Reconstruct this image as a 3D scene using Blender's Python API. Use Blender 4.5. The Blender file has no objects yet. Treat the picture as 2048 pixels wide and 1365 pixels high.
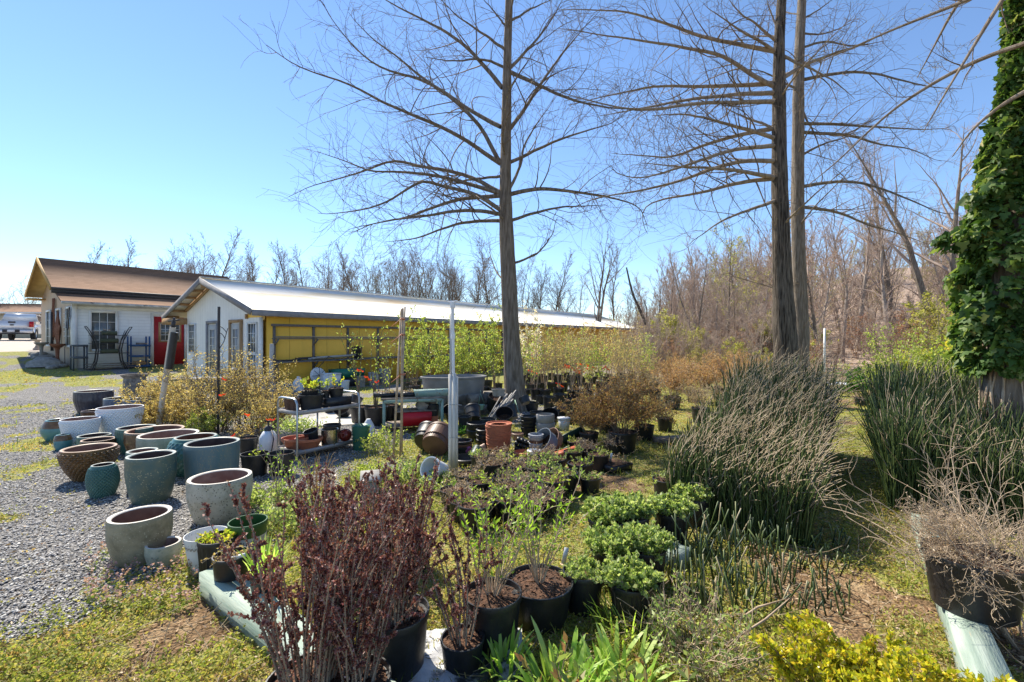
import bpy, math, random
import numpy as np
from mathutils import Vector, Matrix

S = bpy.context.scene
R = math.radians
# ---------------------------------------------------------------- camera, sky, sun, exposure
CAMH = 1.5
FPX = 910.0
cam_d = bpy.data.cameras.new('camera'); cam = bpy.data.objects.new('camera', cam_d)
S.collection.objects.link(cam); S.camera = cam
cam_d.lens = 16.0; cam_d.sensor_width = 36.0; cam_d.clip_start = .05; cam_d.clip_end = 2000
cam_d.shift_y = -4.5 / 2048
cam.location = (0, 0, CAMH); cam.rotation_euler = (R(90), 0, 0)
SUN_AZ = -42.0      # degrees clockwise from +Y
SUN_EL = 49.0
w = bpy.data.worlds.new("World"); S.world = w; w.use_nodes = True
nt = w.node_tree; nt.nodes.clear()
sky = nt.nodes.new('ShaderNodeTexSky'); sky.sky_type = 'NISHITA'; sky.sun_disc = False
sky.sun_elevation = R(SUN_EL); sky.sun_rotation = R(SUN_AZ)
sky.altitude = 600; sky.air_density = 1.0; sky.dust_density = 0.0; sky.ozone_density = 5.0
bg = nt.nodes.new('ShaderNodeBackground'); bg.inputs[1].default_value = .122
wo = nt.nodes.new('ShaderNodeOutputWorld')
nt.links.new(sky.outputs[0], bg.inputs[0]); nt.links.new(bg.outputs[0], wo.inputs[0])
sl = bpy.data.lights.new('sun', 'SUN'); sl.energy = 5.0; sl.angle = R(.5); sl.color = (1, .92, .78)
so = bpy.data.objects.new('sun', sl); S.collection.objects.link(so)
_sd = Vector((math.sin(R(SUN_AZ)) * math.cos(R(SUN_EL)), math.cos(R(SUN_AZ)) * math.cos(R(SUN_EL)), math.sin(R(SUN_EL))))
so.rotation_euler = _sd.to_track_quat('Z', 'Y').to_euler()
S.view_settings.view_transform = 'Standard'; S.view_settings.look = 'None'
S.view_settings.exposure = 0.88; S.view_settings.gamma = 1.0
S.cycles.max_bounces = 6; S.cycles.transparent_max_bounces = 8

# ---------------------------------------------------------------- maths
UX, UY = .588, .809            # long axis of both buildings and of the bed edging
PX_, PY_ = -.809, .588         # across them, away from the viewer


def sstep(a, b, x):
    t = np.clip((np.asarray(x, float) - a) / (b - a), 0, 1)
    return t * t * (3 - 2 * t)


def _hash(ix, iy, s):
    v = np.sin(ix * 127.1 + iy * 311.7 + s * 74.7) * 43758.5453
    return v - np.floor(v)


def vnoise(x, y, s=0):
    x = np.asarray(x, float); y = np.asarray(y, float)
    ix, iy = np.floor(x), np.floor(y); fx, fy = x - ix, y - iy
    fx = fx * fx * (3 - 2 * fx); fy = fy * fy * (3 - 2 * fy)
    a = _hash(ix, iy, s) * (1 - fx) + _hash(ix + 1, iy, s) * fx
    b = _hash(ix, iy + 1, s) * (1 - fx) + _hash(ix + 1, iy + 1, s) * fx
    return a * (1 - fy) + b * fy


def fbm(x, y, s=0):
    return .5 * vnoise(x, y, s) + .3 * vnoise(x * 2.1, y * 2.1, s + 3) + .2 * vnoise(x * 4.3, y * 4.3, s + 7)


def gz(x, y):
    """height of the ground"""
    x = np.asarray(x, float); y = np.asarray(y, float)
    q = PX_ * x + PY_ * y
    z = np.interp(q, [-200, 15.5, 23, 28.6, 46, 90, 400], [0, 0, .36, .92, 1.4, 1.7, 2])
    d = .35 * x + .93 * y
    t = sstep(.25, .85, x / np.maximum(y, 1e-3))
    z = z + 13 * sstep(26, 95, d) * t * sstep(0, 10, y)
    z = z + .03 * (fbm(x * .8, y * .8, 5) - .5) * sstep(1, 4, y)
    return z


def gh(x, y): return float(gz(x, y))


def pix(px, Y, py=None, z=None):
    """a point of the place seen at photo column px, at distance Y"""
    X = (px - 1024) / FPX * Y
    if py is not None: z = CAMH + (678 - py) / FPX * Y
    return (X, Y, z)


def on_ground(px, py):
    Y = 5.0
    for _ in range(30):
        z = gh((px - 1024) / FPX * Y, Y)
        Y = .5 * Y + .5 * (CAMH - z) * FPX / max(py - 678, 1)
    return ((px - 1024) / FPX * Y, Y, gh((px - 1024) / FPX * Y, Y))


# ---------------------------------------------------------------- objects
COL = S.collection


def tag(o, label=None, cat=None, group=None, kind=None):
    if label: o['label'] = label
    if cat: o['category'] = cat
    if group: o['group'] = group
    if kind: o['kind'] = kind
    return o


def thing(name, label, cat, loc=(0, 0, 0), rz=0, group=None):
    o = bpy.data.objects.new(name, None); COL.objects.link(o)
    o.empty_display_size = .1
    o.location = loc; o.rotation_euler = (0, 0, rz)
    return tag(o, label, cat, group)


def copy_tree(o, parent=None):
    c = o.copy(); COL.objects.link(c)
    if parent is not None: c.parent = parent
    for ch in KIDS.get(o.name, []): copy_tree(ch, c)
    return c


KIDS = {}


class MB:
    """collects shapes, builds them as one mesh"""

    def __init__(s):
        s.V, s.F, s.R, s.M, s.n = [], [], [], [], 0

    def add(s, V, F, r=0.0, mi=0):
        V = np.asarray(V, float).reshape(-1, 3)
        if isinstance(F, list) and isinstance(F[0][0], (int, np.integer)): F = [F]
        for f in (F if isinstance(F, list) else [F]):
            f = np.asarray(f, int)
            if f.size: s.F.append(f + s.n); s.M.append(np.full(len(f), mi))
        s.V.append(V)
        s.R.append(np.full(len(V), r) if np.isscalar(r) else np.asarray(r, float))
        s.n += len(V); return s

    def box(s, c, d, rz=0, ry=0, rx=0, r=0.0, mi=0, taper=1.0):
        v = np.array([[x, y, z] for z in (-.5, .5) for y in (-.5, .5) for x in (-.5, .5)], float)
        if taper != 1.0: v[4:, :2] *= taper
        v *= np.array(d)
        if rx or ry or rz:
            v = v @ np.array(Matrix.Rotation(rz, 3, 'Z') @ Matrix.Rotation(ry, 3, 'Y') @ Matrix.Rotation(rx, 3, 'X')).T
        v += np.array(c)
        return s.add(v, [[0, 2, 3, 1], [4, 5, 7, 6], [0, 1, 5, 4], [2, 6, 7, 3], [0, 4, 6, 2], [1, 3, 7, 5]], r, mi)

    def beam(s, a, b, wd, ht, r=0.0, mi=0):
        """box from a to b, wd wide, ht high"""
        a = np.array(a, float); b = np.array(b, float); t = b - a; L = np.linalg.norm(t); t /= L
        up = np.array([0, 0, 1.]) if abs(t[2]) < .95 else np.array([0, 1., 0])
        n = np.cross(t, up); n /= np.linalg.norm(n); u = np.cross(n, t)
        v = [p + n * i * wd / 2 + u * j * ht / 2 for p in (a, b) for j in (-1, 1) for i in (-1, 1)]
        return s.add(v, [[0, 1, 3, 2], [4, 6, 7, 5], [0, 4, 5, 1], [2, 3, 7, 6], [0, 2, 6, 4], [1, 5, 7, 3]], r, mi)

    def prism(s, poly, h0, h1, r=0.0, mi=0):
        """poly of (x,y) from z=h0 to h1"""
        n = len(poly)
        v = [(x, y, h0) for x, y in poly] + [(x, y, h1) for x, y in poly]
        q = [[i, (i + 1) % n, n + (i + 1) % n, n + i] for i in range(n)]
        s.add(v, [q, [list(range(n))[::-1]], [list(range(n, 2 * n))]], r, mi); return s

    def face(s, pts, r=0.0, mi=0):
        return s.add(pts, [list(range(len(pts)))], r, mi)

    def slab(s, pts, t, r=0.0, mi=0):
        """thick sheet below the polygon pts"""
        p = np.array(pts, float); n = np.cross(p[1] - p[0], p[2] - p[0]); n /= np.linalg.norm(n)
        if n[2] < 0: n = -n
        q = p - n * t; k = len(p)
        s.add(np.vstack([p, q]), [[list(range(k))], [list(range(k, 2 * k))[::-1]],
                                  [[i, (i + 1) % k, k + (i + 1) % k, k + i] for i in range(k)]], r, mi); return s

    def lathe(s, prof, seg=32, c=(0, 0, 0), r=0.0, mi=0, wob=None, tilt=None, sx=1, sy=1):
        prof = np.array(prof, float); n = len(prof)
        a = np.linspace(0, 2 * math.pi, seg, endpoint=False)
        rr = prof[:, 0][:, None] * np.ones(seg)
        zz = prof[:, 1][:, None] * np.ones(seg)
        if wob is not None: rr, zz = wob(rr, zz, a)
        v = np.stack([rr * np.cos(a) * sx, rr * np.sin(a) * sy, zz], -1).reshape(-1, 3)
        if tilt is not None: v = v @ np.array(tilt).T
        v += np.array(c)
        i = np.arange(n - 1)[:, None] * seg; j = np.arange(seg); j2 = (j + 1) % seg
        f = np.stack([i + j, i + j2, i + seg + j2, i + seg + j], -1).reshape(-1, 4)
        return s.add(v, f, r, mi)

    def tubes(s, P, Rr, sides=4, r=None, mi=0, cap=False):
        """P (m,n,3) polylines, Rr (m,n) radii"""
        P = np.asarray(P, float); Rr = np.asarray(Rr, float); m, n, _ = P.shape
        T = np.gradient(P, axis=1); T /= np.linalg.norm(T, axis=2, keepdims=True) + 1e-9
        ref = np.where(np.abs(T[:, :1, 2:3]) > .8, np.array([1., .1, 0]), np.array([.05, .1, 1.]))
        N = np.cross(T, ref); N /= np.linalg.norm(N, axis=2, keepdims=True) + 1e-9
        B = np.cross(T, N)
        a = np.linspace(0, 2 * math.pi, sides, endpoint=False)
        V = P[:, :, None] + Rr[:, :, None, None] * (N[:, :, None] * np.cos(a)[:, None] + B[:, :, None] * np.sin(a)[:, None])
        i = (np.arange(m) * n * sides)[:, None, None] + (np.arange(n - 1) * sides)[None, :, None]
        j = np.arange(sides)[None, None]; j2 = (j + 1) % sides
        F = np.stack([i + j, i + j2, i + sides + j2, i + sides + j], -1).reshape(-1, 4)
        rr = 0.0 if r is None else np.repeat(np.asarray(r, float).reshape(m, -1) * np.ones((m, n)), sides)
        fs = [F]
        if cap:
            e = (np.arange(m) * n * sides)[:, None] + (n - 1) * sides + np.arange(sides)[None]
            b = (np.arange(m) * n * sides)[:, None] + np.arange(sides)[None, ::-1]
            fs += [e, b]
        return s.add(V.reshape(-1, 3), fs, rr, mi)

    def tube(s, pts, rad, sides=8, r=0.0, mi=0, cap=True):
        n = len(pts)
        rad = [rad] * n if np.isscalar(rad) else rad
        return s.tubes([pts], [rad], sides, [r], mi, cap)

    def leaves(s, P, D, L, W, r, rng, mi=0, fold=.25):
        """diamond leaves at P pointing along D"""
        P = np.asarray(P, float); n = len(P)
        if n == 0: return s
        D = D / (np.linalg.norm(D, axis=1, keepdims=True) + 1e-9)
        q = rng.normal(size=(n, 3)); side = np.cross(D, q); side /= np.linalg.norm(side, axis=1, keepdims=True) + 1e-9
        nn = np.cross(D, side)
        L = np.broadcast_to(L, n)[:, None]; W = np.broadcast_to(W, n)[:, None]
        a = P; t = P + D * L
        b = P + D * L * .45 + side * W / 2 + nn * W * fold
        c = P + D * L * .45 - side * W / 2 + nn * W * fold
        V = np.stack([a, b, t, c], 1).reshape(-1, 3)
        F = np.arange(n * 4).reshape(n, 4)
        return s.add(V, F, np.repeat(np.broadcast_to(r, n), 4), mi)

    def blades(s, P, az, L, W, lean, r, segs=4, mi=0, curl=1.0):
        """strap leaves that arch outwards"""
        n = len(P); t = np.linspace(0, 1, segs + 1)[None, :, None]
        d = np.stack([np.cos(az), np.sin(az), np.zeros(n)], -1)[:, None]
        L = np.broadcast_to(L, n)[:, None, None]; lean = np.broadcast_to(lean, n)[:, None, None]
        ang = lean * (0.3 + curl * t)
        st = np.concatenate([np.zeros((n, 1, 1)), np.cumsum(np.sin(ang[:, 1:]), 1)], 1) / segs
        ct = np.concatenate([np.zeros((n, 1, 1)), np.cumsum(np.cos(ang[:, 1:]), 1)], 1) / segs
        C = np.asarray(P)[:, None] + d * st * L + np.array([0, 0, 1.]) * ct * L
        sd = np.stack([-np.sin(az), np.cos(az), np.zeros(n)], -1)[:, None]
        wd = np.broadcast_to(W, n)[:, None, None] * np.sin(np.pi * np.clip(.12 + .88 * t, 0, 1)) ** .6 * .5
        V = np.stack([C - sd * wd, C + sd * wd], 2).reshape(-1, 3)
        k = (segs + 1) * 2
        i = (np.arange(n) * k)[:, None] + (np.arange(segs) * 2)[None]
        F = np.stack([i, i + 1, i + 3, i + 2], -1).reshape(-1, 4)
        return s.add(V, F, np.repeat(np.broadcast_to(r, n), k), mi)

    def build(s, name, mats, parent=None, smooth=False, loc=None):
        V = np.vstack(s.V); me = bpy.data.meshes.new(name)
        me.vertices.add(len(V)); me.vertices.foreach_set('co', V.ravel())
        cnt = np.concatenate([np.full(len(f), f.shape[1]) for f in s.F])
        idx = np.concatenate([f.ravel() for f in s.F])
        me.loops.add(len(idx)); me.loops.foreach_set('vertex_index', idx.astype(np.int32))
        me.polygons.add(len(cnt))
        st = np.concatenate([[0], np.cumsum(cnt)[:-1]]).astype(np.int32)
        me.polygons.foreach_set('loop_start', st)
        me.polygons.foreach_set('loop_total', cnt.astype(np.int32))
        me.polygons.foreach_set('material_index', np.concatenate(s.M).astype(np.int32))
        if smooth: me.polygons.foreach_set('use_smooth', np.ones(len(cnt), bool))
        at = me.attributes.new('rnd', 'FLOAT', 'POINT')
        at.data.foreach_set('value', np.concatenate(s.R).astype(np.float32))
        me.update(calc_edges=True)
        for m in (mats if isinstance(mats, (list, tuple)) else [mats]): me.materials.append(m)
        if smooth:
            try: me.set_sharp_from_angle(angle=R(40))
            except Exception: pass
        o = bpy.data.objects.new(name, me); COL.objects.link(o)
        if parent is not None:
            o.parent = parent; KIDS.setdefault(parent.name, []).append(o)
        if loc is not None: o.location = loc
        return o


# ---------------------------------------------------------------- materials
def _new(name):
    m = bpy.data.materials.new(name); m.use_nodes = True
    nt = m.node_tree; nt.nodes.clear()
    o = nt.nodes.new('ShaderNodeOutputMaterial')
    return m, nt, o


def N(nt, t, **kw):
    n = nt.nodes.new(t)
    for k, v in kw.items():
        if k.startswith('i_'):
            n.inputs[k[2:].replace('_', ' ')].default_value = v
        else: setattr(n, k, v)
    return n


def ramp(nt, fac, stops):
    n = nt.nodes.new('ShaderNodeValToRGB'); e = n.color_ramp.elements
    while len(e) < len(stops): e.new(.5)
    for i, (p, c) in enumerate(stops):
        e[i].position = p; e[i].color = (*c, 1)
    nt.links.new(fac, n.inputs[0]); return n.outputs[0]


def mixc(nt, f, a, b, mode='MIX'):
    n = nt.nodes.new('ShaderNodeMix'); n.data_type = 'RGBA'; n.blend_type = mode
    for sock, v in ((n.inputs['Factor'], f), (n.inputs['A'], a), (n.inputs['B'], b)):
        if isinstance(v, (int, float)): sock.default_value = v
        elif isinstance(v, tuple): sock.default_value = (*v, 1)
        else: nt.links.new(v, sock)
    return n.outputs['Result']


def math_(nt, op, a, b=None, c=None):
    n = nt.nodes.new('ShaderNodeMath'); n.operation = op
    for i, v in enumerate((a, b, c)):
        if v is None: continue
        if isinstance(v, (int, float)): n.inputs[i].default_value = v
        else: nt.links.new(v, n.inputs[i])
    return n.outputs[0]


def coords(nt, scale=(1, 1, 1), kind='Object', rot=None):
    tc = nt.nodes.new('ShaderNodeTexCoord'); mp = nt.nodes.new('ShaderNodeMapping')
    mp.inputs['Scale'].default_value = scale
    if rot: mp.inputs['Rotation'].default_value = rot
    nt.links.new(tc.outputs[kind], mp.inputs[0]); return mp.outputs[0]


def noise(nt, co, scale, detail=4, rough=.55):
    n = N(nt, 'ShaderNodeTexNoise'); n.inputs['Scale'].default_value = scale
    n.inputs['Detail'].default_value = detail; n.inputs['Roughness'].default_value = rough
    nt.links.new(co, n.inputs['Vector']); return n.outputs['Fac']


def mat(name, c1, c2=None, scale=8, rough=.7, bump=0, bscale=None, stretch=(1, 1, 1), spec=.4, metal=0,
        lo=.35, hi=.65, c3=None, spots=None, detail=5, bdist=.01):
    m, nt, o = _new(name)
    p = N(nt, 'ShaderNodeBsdfPrincipled'); nt.links.new(p.outputs[0], o.inputs[0])
    p.inputs['Roughness'].default_value = rough; p.inputs['Metallic'].default_value = metal
    p.inputs['Specular IOR Level'].default_value = spec
    co = coords(nt, stretch)
    if c2 is None: c2 = tuple(x * .8 for x in c1)
    n = noise(nt, co, scale, detail)
    col = ramp(nt, n, [(lo, c1), (hi, c2)] + ([(min(hi + .12, 1), c3)] if c3 else []))
    if spots:     # (colour, scale, threshold)
        n2 = noise(nt, co, spots[1], 3)
        f = ramp(nt, n2, [(spots[2], (0, 0, 0)), (spots[2] + .06, (1, 1, 1))])
        col = mixc(nt, f, col, spots[0])
    nt.links.new(col, p.inputs['Base Color'])
    if bump:
        b = N(nt, 'ShaderNodeBump'); b.inputs['Strength'].default_value = bump; b.inputs['Distance'].default_value = bdist
        nt.links.new(noise(nt, co, bscale or scale * 4, 4), b.inputs['Height'])
        nt.links.new(b.outputs[0], p.inputs['Normal'])
    return m


def leafmat(name, cols, trans=.45, rough=.5, spec=.3, tint=None):
    """colour by the per-leaf attribute rnd; some light passes through"""
    m, nt, o = _new(name)
    at = N(nt, 'ShaderNodeAttribute'); at.attribute_name = 'rnd'
    k = len(cols)
    col = ramp(nt, at.outputs['Fac'], [(i / max(k - 1, 1), c) for i, c in enumerate(cols)])
    p = N(nt, 'ShaderNodeBsdfPrincipled'); p.inputs['Roughness'].default_value = rough
    p.inputs['Specular IOR Level'].default_value = spec
    nt.links.new(col, p.inputs['Base Color'])
    if trans > 0:
        t = N(nt, 'ShaderNodeBsdfTranslucent')
        tc = mixc(nt, 1.0, col, (1.5, 1.5, .85) if tint is None else tint, 'MULTIPLY')
        nt.links.new(tc, t.inputs[0])
        mx = N(nt, 'ShaderNodeMixShader'); mx.inputs[0].default_value = trans
        nt.links.new(p.outputs[0], mx.inputs[1]); nt.links.new(t.outputs[0], mx.inputs[2])
        nt.links.new(mx.outputs[0], o.inputs[0])
    else: nt.links.new(p.outputs[0], o.inputs[0])
    return m


M = {}
# ================================================================ materials
M['bark_young'] = mat('bark_young', (.21, .16, .115), (.33, .27, .21), 14, .9, .8, 30, (1, 1, .25), .2)
M['bark_grey'] = mat('bark_grey', (.12, .095, .07), (.27, .225, .18), 9, .95, 1.0, 18, (3, 3, .35), .2, bdist=.03)
M['bark_dark'] = mat('bark_dark', (.028, .022, .017), (.20, .165, .13), 9, .95, 1.0, 14, (4, 4, .3), .2, bdist=.05)
M['twig_brown'] = mat('twig_brown', (.13, .095, .065), (.22, .165, .11), 5, .85, 0, spec=.2)
M['twig_tan'] = mat('twig_tan', (.34, .25, .17), (.48, .38, .27), 12, .85, 0, spec=.2)
M['twig_far'] = mat('twig_far', (.19, .15, .125), (.30, .25, .21), 2, .95, 0, spec=.1)
M['bark_wood'] = mat('bark_wood', (.24, .19, .15), (.42, .35, .29), 6, .9, 0)
M['twig_wood'] = mat('twig_wood', (.34, .25, .20), (.50, .395, .32), 1.2, .95, 0, spec=.1)
M['black_plastic'] = mat('black_plastic', (.012, .012, .013), (.022, .022, .024), 12, .42, .15, 60, spec=.5)
M['grey_plastic'] = mat('grey_plastic', (.20, .20, .21), (.27, .27, .27), 8, .5)
M['soil'] = mat('soil', (.035, .02, .013), (.16, .08, .045), 45, .95, 1, 80, bdist=.02, c3=(.28, .17, .1))
M['terracotta'] = mat('terracotta', (.42, .13, .065), (.52, .18, .09), 6, .6, .1, 40)
M['white_paint'] = mat('white_paint', (.72, .72, .71), (.60, .60, .58), 3, .6, .1, 20)
M['white_plastic'] = mat('white_plastic', (.75, .76, .78), (.66, .67, .68), 5, .4, 0)
M['steel'] = mat('steel', (.50, .50, .50), (.36, .36, .35), 6, .32, 0, metal=.9)
M['dark_metal'] = mat('dark_metal', (.03, .03, .035), (.055, .05, .05), 20, .55, 0)
M['old_wood'] = mat('old_wood', (.16, .125, .095), (.30, .25, .20), 10, .9, .6, 40, (1, 1, .2))
M['grey_wood'] = mat('grey_wood', (.23, .22, .21), (.33, .32, .31), 8, .9, .4, 40, (.3, 1, 1))
M['concrete'] = mat('concrete', (.20, .19, .17), (.34, .32, .29), 9, .92, .6, 60)
M['pane'] = mat('pane', (.06, .07, .075), (.16, .16, .15), 2.5, .08, 0, spec=.8)
M['rust'] = mat('rust', (.15, .055, .03), (.24, .10, .06), 15, .8, .3, 40)
M['tape'] = leafmat('tape', [(.85, .05, .02), (.9, .14, .02)], .35, .4, tint=(1.2, 1.0, 1.0))


def glaze(name, c1, c2, rough=.25, scale=10, bump=.3, bscale=40, spots=None, band=None, inner=None, stretch=(1, 1, 1)):
    m, nt, o = _new(name)
    p = N(nt, 'ShaderNodeBsdfPrincipled'); nt.links.new(p.outputs[0], o.inputs[0])
    p.inputs['Roughness'].default_value = rough
    co = coords(nt, stretch)
    col = ramp(nt, noise(nt, co, scale, 8, .7), [(.36, c1), (.62, c2)])
    if spots:
        vn = N(nt, 'ShaderNodeTexVoronoi'); vn.inputs['Scale'].default_value = spots[1]; nt.links.new(co, vn.inputs['Vector'])
        f = ramp(nt, vn.outputs['Distance'], [(spots[2], (1, 1, 1)), (spots[2] + .1, (0, 0, 0))])
        f2 = math_(nt, 'MULTIPLY', f, ramp(nt, noise(nt, co, spots[1] * .25, 3), [(.42, (0, 0, 0)), (.56, (1, 1, 1))]))
        col = mixc(nt, f2, col, spots[0])
    if band:      # (z, colour above)
        tc = N(nt, 'ShaderNodeTexCoord'); sx = N(nt, 'ShaderNodeSeparateXYZ'); nt.links.new(tc.outputs['Object'], sx.inputs[0])
        zz = math_(nt, 'ADD', sx.outputs[2], math_(nt, 'MULTIPLY', noise(nt, co, 9, 3), .02))
        f = ramp(nt, math_(nt, 'GREATER_THAN', zz, band[0]), [(0, (0, 0, 0)), (1, (1, 1, 1))])
        col = mixc(nt, f, col, band[1])
    nt.links.new(col, p.inputs['Base Color'])
    b = N(nt, 'ShaderNodeBump'); b.inputs['Strength'].default_value = bump; b.inputs['Distance'].default_value = .006
    nt.links.new(noise(nt, co, bscale, 5), b.inputs['Height']); nt.links.new(b.outputs[0], p.inputs['Normal'])
    return m


# ================================================================ ground
def bed_side(x, y):
    """> 0 on the planting-bed side of the line of green timbers, < 0 on the gravel lot"""
    return (x + 1.95) * .809 - (y - 2.70) * .588


def masks(x, y):
    n = fbm(x * 1.1, y * 1.1, 1); n2 = fbm(x * .35, y * .35, 2)
    q = PX_ * x + PY_ * y
    bs = bed_side(x, y)
    # gravel lot: grass tufts creep in near the bed edge, near the house and in rings
    g_lot = sstep(.60, .72, n + .30 * sstep(-1.0, .2, bs) * sstep(5.5, 2.5, y) + .10 * sstep(9, 16, y) + .16 * sstep(17, 22, q))
    g_front = sstep(.30, .5, n + .7 * sstep(3.1, 1.9, y + .25 * x) + .02) * sstep(-2.3, -1.4, x) * (bs < .3)
    grass_lot = np.maximum(g_lot, g_front)
    g_bed = sstep(.33, .50, n + .06)
    fabric = sstep(-.2, .6, y - 7.0 - .35 * x) * sstep(2.6, 1.4, x - .25 * (y - 8)) * (bs > -2)
    g_far = sstep(.30, .45, n)
    g = np.where(bs < 0, grass_lot, g_bed * (1 - fabric))
    drive = sstep(28, 31, q) * sstep(.5, .3, n2 * 0 + (-x < 12))
    g = g * (1 - sstep(29, 31, q) * (x < -14))
    litter = sstep(15, 24, .35 * x + .93 * y) * sstep(.10, .25, x / np.maximum(y, .1)) * (y > 8)
    gravel = np.where(bs < 0, 1.0, fabric)
    return np.clip(g, 0, 1), np.clip(gravel, 0, 1), np.clip(litter, 0, 1), np.clip(sstep(28, 30.5, q) * (x < -14), 0, 1)


def ground():
    r = np.concatenate([np.linspace(.6, 12, 230), 12 * np.power(700 / 12, np.linspace(0, 1, 120))[1:]])
    a = np.linspace(R(-75), R(75), 420)
    ang, rad = np.meshgrid(a, r)
    # a sheet in polar rings that reaches to the horizon; denser close by
    X = np.sin(ang) * rad; Y = np.cos(ang) * rad
    Z = gz(X, Y)
    V = np.stack([X, Y, Z], -1).reshape(-1, 3)
    nr, na = X.shape
    i = np.arange(nr - 1)[:, None] * na + np.arange(na - 1)[None]
    F = np.stack([i, i + 1, i + na + 1, i + na], -1).reshape(-1, 4)
    mb = MB(); mb.add(V, F)
    # the part beside and behind the camera
    o = mb.build('ground', M['ground'], smooth=True)
    g, gr, li, dr = masks(V[:, 0], V[:, 1])
    for nm, v in (('grass', g), ('gravel', gr), ('litter', li), ('drive', dr)):
        at = o.data.attributes.new(nm, 'FLOAT', 'POINT'); at.data.foreach_set('value', v.astype(np.float32))
    tag(o, kind='structure')
    mb = MB()
    a = np.linspace(R(75), R(285), 60); rr = np.array([.6, 2, 6, 20, 80, 700])
    ang, rad = np.meshgrid(a, rr); X = np.sin(ang) * rad; Y = np.cos(ang) * rad
    i = np.arange(5)[:, None] * 60 + np.arange(59)[None]
    mb.add(np.stack([X, Y, gz(X, Y)], -1).reshape(-1, 3), np.stack([i, i + 1, i + 61, i + 60], -1).reshape(-1, 4))
    a = np.linspace(0, 2 * math.pi, 40, endpoint=False)
    mb.face([(math.sin(t) * .6, math.cos(t) * .6, 0.0) for t in a])
    o = mb.build('ground_behind', M['ground'], smooth=True); tag(o, kind='structure'); o.name = 'ground'


def ground_mat():
    m, nt, o = _new('ground')
    p = N(nt, 'ShaderNodeBsdfPrincipled'); nt.links.new(p.outputs[0], o.inputs[0]); p.inputs['Roughness'].default_value = .95
    p.inputs['Specular IOR Level'].default_value = .2
    co = coords(nt)
    A = {}
    for k in ('grass', 'gravel', 'litter', 'drive'):
        a = N(nt, 'ShaderNodeAttribute'); a.attribute_name = k; A[k] = a.outputs['Fac']
    v = N(nt, 'ShaderNodeTexVoronoi'); v.inputs['Scale'].default_value = 60; nt.links.new(co, v.inputs['Vector'])
    vc = N(nt, 'ShaderNodeSeparateColor'); nt.links.new(v.outputs['Color'], vc.inputs[0])
    stone = ramp(nt, vc.outputs[0], [(0, (.22, .21, .20)), (.5, (.36, .345, .33)), (1, (.52, .50, .47))])
    gap = ramp(nt, v.outputs['Distance'], [(.25, (1, 1, 1)), (.7, (.25, .25, .25))])
    gravel = mixc(nt, 1.0, stone, gap, 'MULTIPLY')
    dirt = ramp(nt, noise(nt, co, 7, 8, .7), [(.3, (.09, .055, .03)), (.5, (.22, .14, .075)), (.7, (.38, .28, .16))])
    grass = ramp(nt, noise(nt, co, 16, 8, .7), [(.28, (.08, .10, .025)), (.46, (.20, .22, .05)), (.60, (.34, .30, .11)), (.74, (.42, .31, .16))])
    lit = ramp(nt, noise(nt, co, 3.5, 8, .75), [(.3, (.20, .135, .10)), (.5, (.36, .27, .21)), (.7, (.50, .41, .34))])
    drv = ramp(nt, noise(nt, co, 3, 8, .7), [(.35, (.44, .38, .32)), (.65, (.56, .50, .43))])
    nz = noise(nt, co, 5, 8, .7)
    def msk(a, k=.5):
        s = math_(nt, 'ADD', a, math_(nt, 'MULTIPLY', math_(nt, 'SUBTRACT', nz, .5), k * 2))
        return ramp(nt, s, [(.42, (0, 0, 0)), (.58, (1, 1, 1))])
    col = mixc(nt, msk(A['gravel'], .4), dirt, gravel)
    col = mixc(nt, msk(A['grass'], .9), col, grass)
    col = mixc(nt, msk(A['drive'], .2), col, drv)
    col = mixc(nt, A['litter'], col, lit)
    nt.links.new(col, p.inputs['Base Color'])
    b = N(nt, 'ShaderNodeBump'); b.inputs['Distance'].default_value = .012; b.inputs['Strength'].default_value = 1
    h = math_(nt, 'SUBTRACT', noise(nt, co, 30, 6, .7), v.outputs['Distance'])
    nt.links.new(h, b.inputs['Height']); nt.links.new(b.outputs[0], p.inputs['Normal'])
    return m


M['ground'] = ground_mat()
ground()

# ================================================================ buildings
def siding(name, c, pitch, dark=.45, axis='z', rough=.65, weather=.12, width=.06):
    """painted boards: a groove every pitch metres along object z (lap siding) or x (panel boards)"""
    m, nt, o = _new(name)
    p = N(nt, 'ShaderNodeBsdfPrincipled'); nt.links.new(p.outputs[0], o.inputs[0]); p.inputs['Roughness'].default_value = rough
    tc = N(nt, 'ShaderNodeTexCoord'); s = N(nt, 'ShaderNodeSeparateXYZ'); nt.links.new(tc.outputs['Object'], s.inputs[0])
    u = s.outputs[{'x': 0, 'y': 1, 'z': 2}[axis]]
    f = math_(nt, 'FRACT', math_(nt, 'DIVIDE', u, pitch))
    co = coords(nt)
    base = ramp(nt, noise(nt, co, 1.6, 6, .7), [(.3, tuple(x * (1 - weather) for x in c)), (.7, c)])
    st = noise(nt, coords(nt, (6, 6, .5)), 2, 5)
    base = mixc(nt, ramp(nt, st, [(.55, (0, 0, 0)), (.85, (.35, .35, .35))]), base, tuple(x * .6 for x in c))
    g = ramp(nt, f, [(0, (1, 1, 1)), (width, (0, 0, 0))])
    col = mixc(nt, g, base, tuple(x * dark for x in c))
    nt.links.new(col, p.inputs['Base Color'])
    b = N(nt, 'ShaderNodeBump'); b.inputs['Distance'].default_value = .012; b.inputs['Strength'].default_value = .8
    nt.links.new(f if axis == 'z' else math_(nt, 'MULTIPLY', g, -1.0), b.inputs['Height']); nt.links.new(b.outputs[0], p.inputs['Normal'])
    return m


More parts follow.
